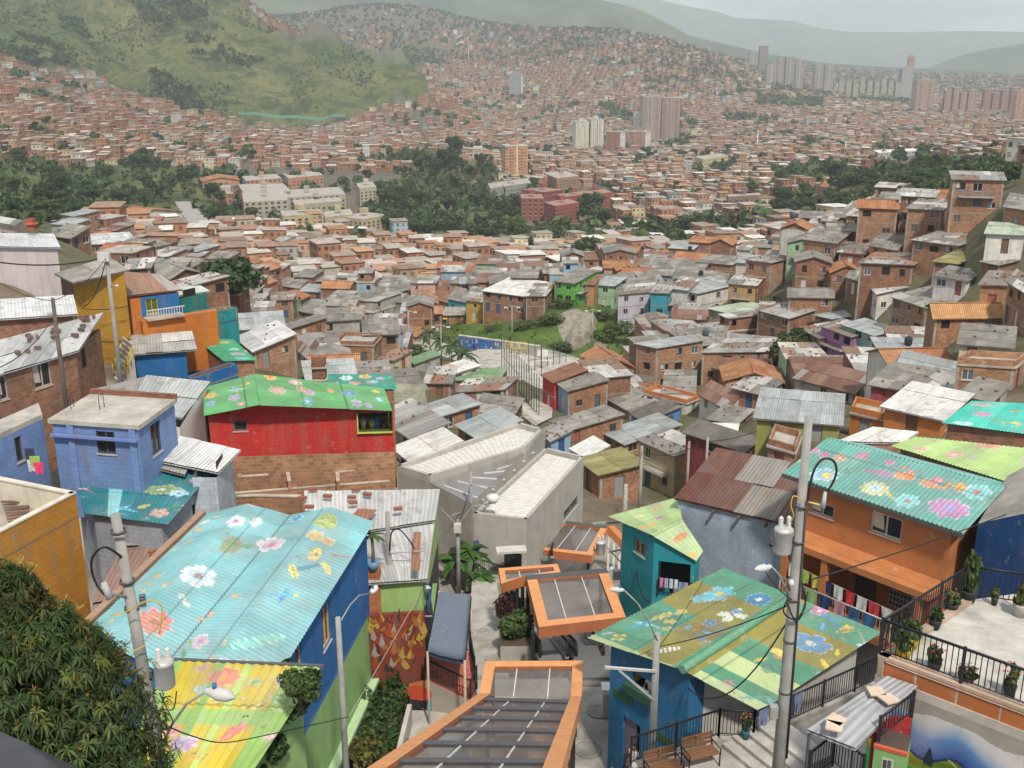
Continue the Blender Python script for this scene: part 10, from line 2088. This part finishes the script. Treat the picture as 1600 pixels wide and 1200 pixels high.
  m=MB();m.fa([tr(L*.285,-w*.85,1.0),tr(L*.285,w*.85,1.0),tr(L*.14,w*.8,Hc-.08),tr(L*.14,-w*.8,Hc-.08)]if Hc<2 else[tr(L/2-.02,-w*.85,1.2),tr(L/2-.02,w*.85,1.2),tr(L*.44,w*.8,Hc-.15),tr(L*.44,-w*.8,Hc-.15)],'pane',(.03,.035,.04));m.bd('windscreen',rt)
 car('white truck parked at the corner of the grey concrete house',638,512,-1.3,(.7,.7,.7),6.0,2.6,'parked_truck','truck');car('silver car parked under the cream row house',668,508,1.0,(.5,.52,.54));car('dark car half hidden behind the silver car',672,500,1.0,(.04,.045,.05))
 p=h(684,512);m=MB();rt=th_('market_awning','yellow awning on the street corner below the painted row','awning',p);m.fa([p+VC((-2.2,-1.5,2.3)),p+VC((2.2,-1.5,2.3)),p+VC((2.6,1.5,2.9)),p+VC((-1.8,1.5,2.9))],'cloth',(.65,.42,.02));m.bd('cloth',rt)
 for x,y in((-2.1,-1.4),(2.1,-1.4),(2.4,1.4),(-1.7,1.4)):m=MB();m.tu([p+VC((x,y,-.3)),p+VC((x,y,2.35 if y<0 else 2.9))],.05,'metal',(.3,.3,.3),5);m.bd('post',rt)
 rl_('railing','dark railing along the curved street edge',[h(618,516,.3),h(650,528,.3),h(672,542,.3)],1.1,.3)
 for k,(u,v,hh,lb)in enumerate(((800,535,7,'double headed lamp post on the grassy mound'),(640,555,8,'concrete post in the green slope left of the palms'),(690,575,7,'pole with arm beside the palms by the court path'),(925,548,8,'dark pole on the mound beside the striped steps'))):
  p=h(u,v);rt=th_('lamp_post',lb,'lamp post',p);m=MB();m.tu([p,p+VC((0,0,hh))],[.12,.07],'cement',(.4,.4,.38),7);m.bd('shaft',rt);m=MB();m.tu([p+VC((-1.2,0,hh-.1)),p+VC((0,0,hh+.15)),p+VC((1.2,0,hh-.1))],.05,'metal',(.45,.45,.45),5);m.ob(p+VC((-1.5,-.15,hh-.2)),(.6,0,0),(0,.3,0),(0,0,.15),'plain',(.7,.7,.7));m.ob(p+VC((.9,-.15,hh-.2)),(.6,0,0),(0,.3,0),(0,0,.15),'plain',(.7,.7,.7));m.bd('lamp_arm',rt)
 for k,(u,v,hh,L,lb)in enumerate(((672,560,4.5,3.2,'palm at the bend of the court path'),(690,566,4,3,'second palm at the bend of the court path'),(706,580,4,3.4,'drooping palm over the dull green roof'),(722,588,3.5,3.2,'drooping palm next to the court wall'),(976,540,4,3.0,'palm on the slope under the white balcony house'))):
  palm(lb,h(u,v),hh,L,60+k,16,group='palms around the court',col=(.045,.085,.025))
 for k,(u,v,r,hh,kd,lb)in enumerate(((640,560,3.6,4,'mid','wide bush on the green slope below the street'),(660,568,3.4,4.5,'dark','dark bush on the green slope beside the palms'),(618,562,3.0,3.5,'lite','light green bush at the top of the green slope'),(650,500,3.4,5,'mid','bush behind the parked white truck'),(860,505,4,3,'lite','bush on the crest of the mound'),(880,478,3.5,2.5,'mid','bush on the top of the mound under the green house'),(945,530,4,3.5,'dark','dark bush right of the rock face'),(965,520,4,3.5,'mid','bush between the rock face and the palm'),(940,500,3.5,3,'mid','bush above the rock face'),(820,512,4,2.2,'mid','low bush along the mound edge'),(880,545,3.5,2.4,'dark','bush at the foot of the rock face'),(990,545,3.5,3,'dark','dark bush by the tall brick corner house'),(1005,530,3.5,3,'mid','bush under the terraces of the blue and brick house'),(770,515,3.5,1.8,'mid','bush on the lawn under the long brick hall'),(1205,480,3.5,3,'mid','bush on the slope under the stilted house'),(1215,505,3.5,2.6,'lite','light bush left of the little gabled house'))):
  sh_(lb,h(u,v,-.3),r*.8,hh*.75,'lite' if kd=='mid' else('mid' if kd=='dark' else kd),300+k,700,.13,name='bush',group='bushes round the court and mound')
 st_('mound_grass',9000,lambda u,v,x,y:ip_(u,v,MOUND)&~ip_(u,v,[(885,490),(932,490),(935,555),(888,550)]),(150,300),(.25,.8),[(.11,.19,.04),(.14,.22,.05),(.09,.16,.035)],77,12)
def near_trees():
 A=[('dark','round',372,507,105,7.0,3.0,'dense round dark tree behind the teal block house'),('olive','round',1232,600,112,5.0,2.5,'round mango tree with yellow tips between the brick houses'),('dark','round',1238,575,125,5.0,2.0,'smaller dark tree behind the round mango tree'),('lite','round',915,415,330,9,7.5,'wide light green tree behind the long cream house'),('dark','tall',830,424,320,10,1.6,'slim dark cypress among the mid roofs'),('mid','round',815,424,325,5,3,'low bush tree beside the slim cypress'),('mid','round',1075,372,430,12,6.5,'round green tree left of the mint roof house'),('mid','round',1055,385,420,8,4.5,'lower tree beside the round green one')]
 for k,(kd,sh,u,v,d,h,r,lb)in enumerate(A):
  p=TER.hit(u,v,60);sc=p.length/d;tree(p.x,p.y,h*sc,r*sc,lb,kd,sh,k+1,2600 if d<150 else 1400,.11 if d<150 else .13)
def tree_belts():
 rr=random.Random(12)
 W=[(20,338),(60,338),(95,345),(25,305),(95,305),(70,320),(110,330),(135,340),(150,318),(210,315),(232,300),(230,322),(255,312),(270,300),(285,285),(350,342),(345,322),(375,338),(395,350),(360,360),(340,355),(20,360),(60,362),(100,365),(140,360),(150,345),(75,280),(170,285),(230,262),(215,272),(200,325)]
 Mi=[(596,345),(612,350),(600,325),(618,325),(632,335),(655,350),(650,325),(700,330),(745,330),(760,330),(770,350),(788,345),(800,352),(795,335),(640,368),(610,368),(680,372),(700,378),(665,365),(735,382),(755,380),(780,372),(770,385),(800,380),(925,350),(938,355),(915,335),(710,360)]
 Eu=[(655,300),(680,308),(700,305),(720,300),(735,310),(750,295),(690,290),(710,285),(765,310)]
 E=[(1215,345),(1235,345),(1250,335),(1262,348),(1275,340),(1290,350),(1305,345),(1230,325),(1255,318),(1315,305),(1330,300),(1320,340),(1345,330),(1360,335),(1375,332),(1372,315),(1390,330),(1400,320),(1410,305),(1395,300),(1430,300),(1445,310),(1450,295),(1470,300),(1480,290),(1530,297),(1548,290),(1565,300),(1585,290),(1515,302),(1495,300),(1505,285),(1520,292),(1440,280),(1290,280),(1310,285),(1345,290),(1420,325),(1210,300)]
 C=[(575,285),(560,270),(580,262),(610,262),(630,258),(820,305),(835,295),(840,270),(1000,262),(1010,250),(1040,240),(1060,250),(1075,232),(1030,232),(870,255),(855,250),(1180,280),(1155,262),(1190,255),(1120,300),(1175,305),(1000,320),(975,330),(950,300),(1140,240),(1210,265),(1340,262),(1260,240),(500,285),(480,250),(560,240),(590,300),(515,258)]
 seen={}
 def put(lst,where,kinds,hr,rs,nmz,grp):
  for i,(u,v)in enumerate([q for u_,v_ in lst for q in((u_,v_),(u_+rr.uniform(-14,14),v_+rr.uniform(-7,5)))]if len(lst)>25 and 'roofs of' not in where else lst):
   if 276<u<316 and v>312:continue
   p=TER.hit(u,v,200);kd,sh,adj=rr.choice(kinds);px=rr.uniform(*hr);h=px*p.length/F;r=h*rr.uniform(*rs)
   size='tall' if px>lp(hr[0],hr[1],.66)else('medium' if px>lp(hr[0],hr[1],.33)else 'low')
   lab=f'{size} {adj} tree {where}'
   tree(p.x,p.y,h,r,lab,kd,sh,rr.randrange(1,5),1700,.105,grp)
 K=[('dark','round','dark green'),('mid','round','mid green'),('dark','open','loose dark'),('mid','open','spreading')]
 put(W,'in the wooded belt beside the terracotta roofed school',K,(20,34),(.36,.5),'','trees of the wooded belt by the school')
 put(Mi,'on the green bank above the sports field',K,(20,36),(.36,.52),'','trees of the green bank above the sports field')
 put(Eu,'in the eucalyptus stand behind the beige blocks',[('dark','open','airy dark'),('mid','open','airy green')],(50,74),(.16,.22),'','eucalyptus stand')
 put(E,'in the wood behind the hilltop brick houses',K,(20,38),(.36,.52),'','trees of the wood behind the hilltop houses')
 put(C,'among the roofs of the valley floor',K,(12,24),(.4,.55),'','single trees among the valley roofs')
TER.fit()
place_traced()
for u,v,z in((900,1150,-27.4),(640,1150,-27.4),(1150,1190,-27.4),(1300,1190,-27.4),(200,1190,-28),(300,900,-28),(480,800,-28),(150,830,-28),(740,1000,-29.6),(1250,1000,-28),(1450,1000,-28),(1560,1150,-28),(470,1150,-27.4),(330,740,-25),(480,790,-26),(560,900,-27),(700,840,-32),(850,780,-34),(200,760,-24),(120,760,-24),(260,860,-28),(60,900,-28),(1150,850,-27.2),(1060,900,-28.4),(1350,850,-24.2),(1450,880,-24),(1550,960,-24.5),(1560,720,-25.5),(1430,720,-26),(1100,1080,-27),(1300,960,-25.5)):
 EXTRA_CTRL.append(tuple(P(u,v,z=z)))
TER.fit()
for f in(flower_house,yellow_roof_house,mango,left_side,red_house,far_left,library,escalators,alley,hip_house,right_path,terrace,orange_house,block_house,poles,court,near_trees,tree_belts):
 f()
make_terrain();make_ranges()
FAR_CLEAR+=[(920,225,26,14),(975,230,38,12),(1030,205,35,22),(808,258,22,24),(880,325,80,32),(450,320,90,40),(570,320,60,50),(408,275,105,12),(225,345,65,18),(1408,246,52,16),(1163,322,28,16),(1112,262,32,20),(300,340,20,28)]
build_traced()
FARD=fill_houses()
far_city(lambda u:FARD+5+0*u)
far_things()
hillreg=lambda u,v,x,y:ip_(u,v,GREEN_HILL)&((np.sin(x*.012+y*.02)+np.sin(x*.027-y*.013+2)+np.sin(x*.05+1))>.05)
HP=[[(340,50),(430,60),(470,75),(420,95),(390,112),(350,100)],[(235,110),(290,130),(325,172),(285,180),(240,145)],[(0,55),(70,60),(120,100),(60,112),(0,95)],[(95,30),(135,35),(145,75),(100,72)],[(290,55),(340,50),(350,92),(300,88)],[(200,0),(300,0),(330,30),(240,40)]]
hr2=lambda u,v,x,y:sum(ip_(u,v,p)for p in HP).astype(bool)&(np.sin(x*.06+y*.05)+np.sin(x*.11-y*.07)>-.7)
st_('hill_woods',110000,hr2,(900,2000),(4,9),LEAFP['dark'],25,12,size=.26)
st_('hill_scrub',40000,hillreg,(900,2000),(1.5,5.5),LEAFP['lite']+LEAFP['mid']+LEAFP['olive'],21,8)
def cityreg(u,v,x,y):
 n=np.sin(x*.013+y*.009)+np.sin(x*.031-y*.023+1)+np.sin(y*.041+2+x*.01)
 g=(n<-1.25)|(np.random.default_rng(5).random(len(u))<.16)
 for pl in EXTRA_GREEN:g|=ip_(u,v,pl)
 return g&~ip_(u,v,GREEN_HILL)
belt=lambda u,v,x,y:(ip_(u,v,TREES_W)|ip_(u,v,TREES_M)|ip_(u,v,TREES_E))&~((u>270)&(u<320)&(v>312))&~ip_(u,v,[(670,390),(690,350),(740,330),(800,340),(810,390)])&~((u>160)&(u<290)&(v>322)&(v<362))
st_('undergrowth',8000,belt,(330,900),(2.2,5.5),LEAFP['mid']+LEAFP['dark'],31,26,size=.24)
st_('city_treetops',30000,cityreg,(430,2600),(3.5,9.5),LEAFP['mid']+LEAFP['dark'],22,20)
st_('upland_scrub',22000,lambda u,v,x,y:(((u<1050)&(v<105))|((u>1000)&(v<150)))&~ip_(u,v,GREEN_HILL),(2000,4300),(6,12),LEAFP['dark'],23,10)
cam=bpy.data.cameras.new('camera');co=bpy.data.objects.new('camera',cam);COL.objects.link(co)
cam.sensor_fit='HORIZONTAL';cam.sensor_width=36;cam.lens=36*F/1600
cam.clip_start=.1;cam.clip_end=60000
co.location=(0,0,0);co.rotation_euler=(math.pi/2-PIT,0,0)
SC.camera=co
SUN_EL,SUN_AZ=math.radians(54),math.radians(164)
sd=VC((math.sin(SUN_AZ)*math.cos(SUN_EL),math.cos(SUN_AZ)*math.cos(SUN_EL),math.sin(SUN_EL)))
sl=bpy.data.lights.new('sun','SUN');sl.energy=3.4;sl.angle=math.radians(4);sl.color=(1,.92,.79)
so=bpy.data.objects.new('sun',sl);COL.objects.link(so);so.rotation_euler=(-sd).to_track_quat('-Z','Y').to_euler()
w=bpy.data.worlds.new('World');SC.world=w;w.use_nodes=True
nt=w.node_tree;nt.nodes.clear()
out=nt.nodes.new('ShaderNodeOutputWorld');bg=nt.nodes.new('ShaderNodeBackground');nt.links.new(bg.outputs[0],out.inputs[0])
sky=nt.nodes.new('ShaderNodeTexSky');sky.sky_type='NISHITA';sky.sun_disc=False
sky.sun_elevation=SUN_EL;sky.sun_rotation=SUN_AZ;sky.air_density=1.0;sky.dust_density=3.0;sky.altitude=1500
tc=nt.nodes.new('ShaderNodeTexCoord');mp=nt.nodes.new('ShaderNodeMapping');mp.inputs['Scale'].default_value=(2.2,2.2,9.0)
nt.links.new(tc.outputs['Generated'],mp.inputs[0])
nz=nt.nodes.new('ShaderNodeTexNoise');nz.inputs['Scale'].default_value=2.4;nz.inputs['Detail'].default_value=7;nz.inputs['Roughness'].default_value=.58
nt.links.new(mp.outputs[0],nz.inputs['Vector'])
mr=nt.nodes.new('ShaderNodeMapRange');mr.inputs[1].default_value=.34;mr.inputs[2].default_value=.56;nt.links.new(nz.outputs['Fac'],mr.inputs[0])
nz2=nt.nodes.new('ShaderNodeTexNoise');nz2.inputs['Scale'].default_value=2.6;nz2.inputs['Detail'].default_value=6;nt.links.new(mp.outputs[0],nz2.inputs['Vector'])
cr=nt.nodes.new('ShaderNodeMapRange');cr.inputs[1].default_value=.3;cr.inputs[2].default_value=.7;cr.inputs[3].default_value=7.0;cr.inputs[4].default_value=13.5
nt.links.new(nz2.outputs['Fac'],cr.inputs[0])
cc=nt.nodes.new('ShaderNodeVectorMath');cc.operation='SCALE';cc.inputs[0].default_value=(1.0,.99,.97);nt.links.new(cr.outputs[0],cc.inputs['Scale'])
mx=nt.nodes.new('ShaderNodeMixRGB');nt.links.new(mr.outputs[0],mx.inputs[0]);nt.links.new(sky.outputs[0],mx.inputs[1]);nt.links.new(cc.outputs[0],mx.inputs[2])
nt.links.new(mx.outputs[0],bg.inputs[0]);bg.inputs[1].default_value=.072
hb=MB();hb.ob((-9000,-60,-420),(18000,0,0),(0,13800,0),(0,0,1900),'plain',(1,1,1))
ho=hb.bd('haze',None);tag(ho,None,None,None,'stuff')
hm=bpy.data.materials.new('air');hm.use_nodes=True;hn=hm.node_tree;hn.nodes.clear()
o_=hn.nodes.new('ShaderNodeOutputMaterial');pv=hn.nodes.new('ShaderNodeVolumePrincipled')
pv.inputs['Color'].default_value=(.80,.91,1.0,1);pv.inputs['Density'].default_value=HAZE;pv.inputs['Anisotropy'].default_value=0
hn.links.new(pv.outputs[0],o_.inputs['Volume'])
ho.data.materials.clear();ho.data.materials.append(hm)
SC.view_settings.view_transform='Standard';SC.view_settings.look='None';SC.view_settings.exposure=EXPO;SC.view_settings.gamma=1
SC.render.engine='CYCLES'
cy=SC.cycles
cy.use_denoising=True
try:cy.denoiser='OPENIMAGEDENOISE'
except Exception as e:print('denoiser',e)
cy.max_bounces=6;cy.diffuse_bounces=3;cy.glossy_bounces=2;cy.transparent_max_bounces=8;cy.volume_bounces=1;cy.transmission_bounces=2
cy.use_adaptive_sampling=True;cy.adaptive_threshold=.015;cy.caustics_reflective=False;cy.caustics_refractive=False
for o in bpy.data.objects:
 if '_loc' in o:del o['_loc']
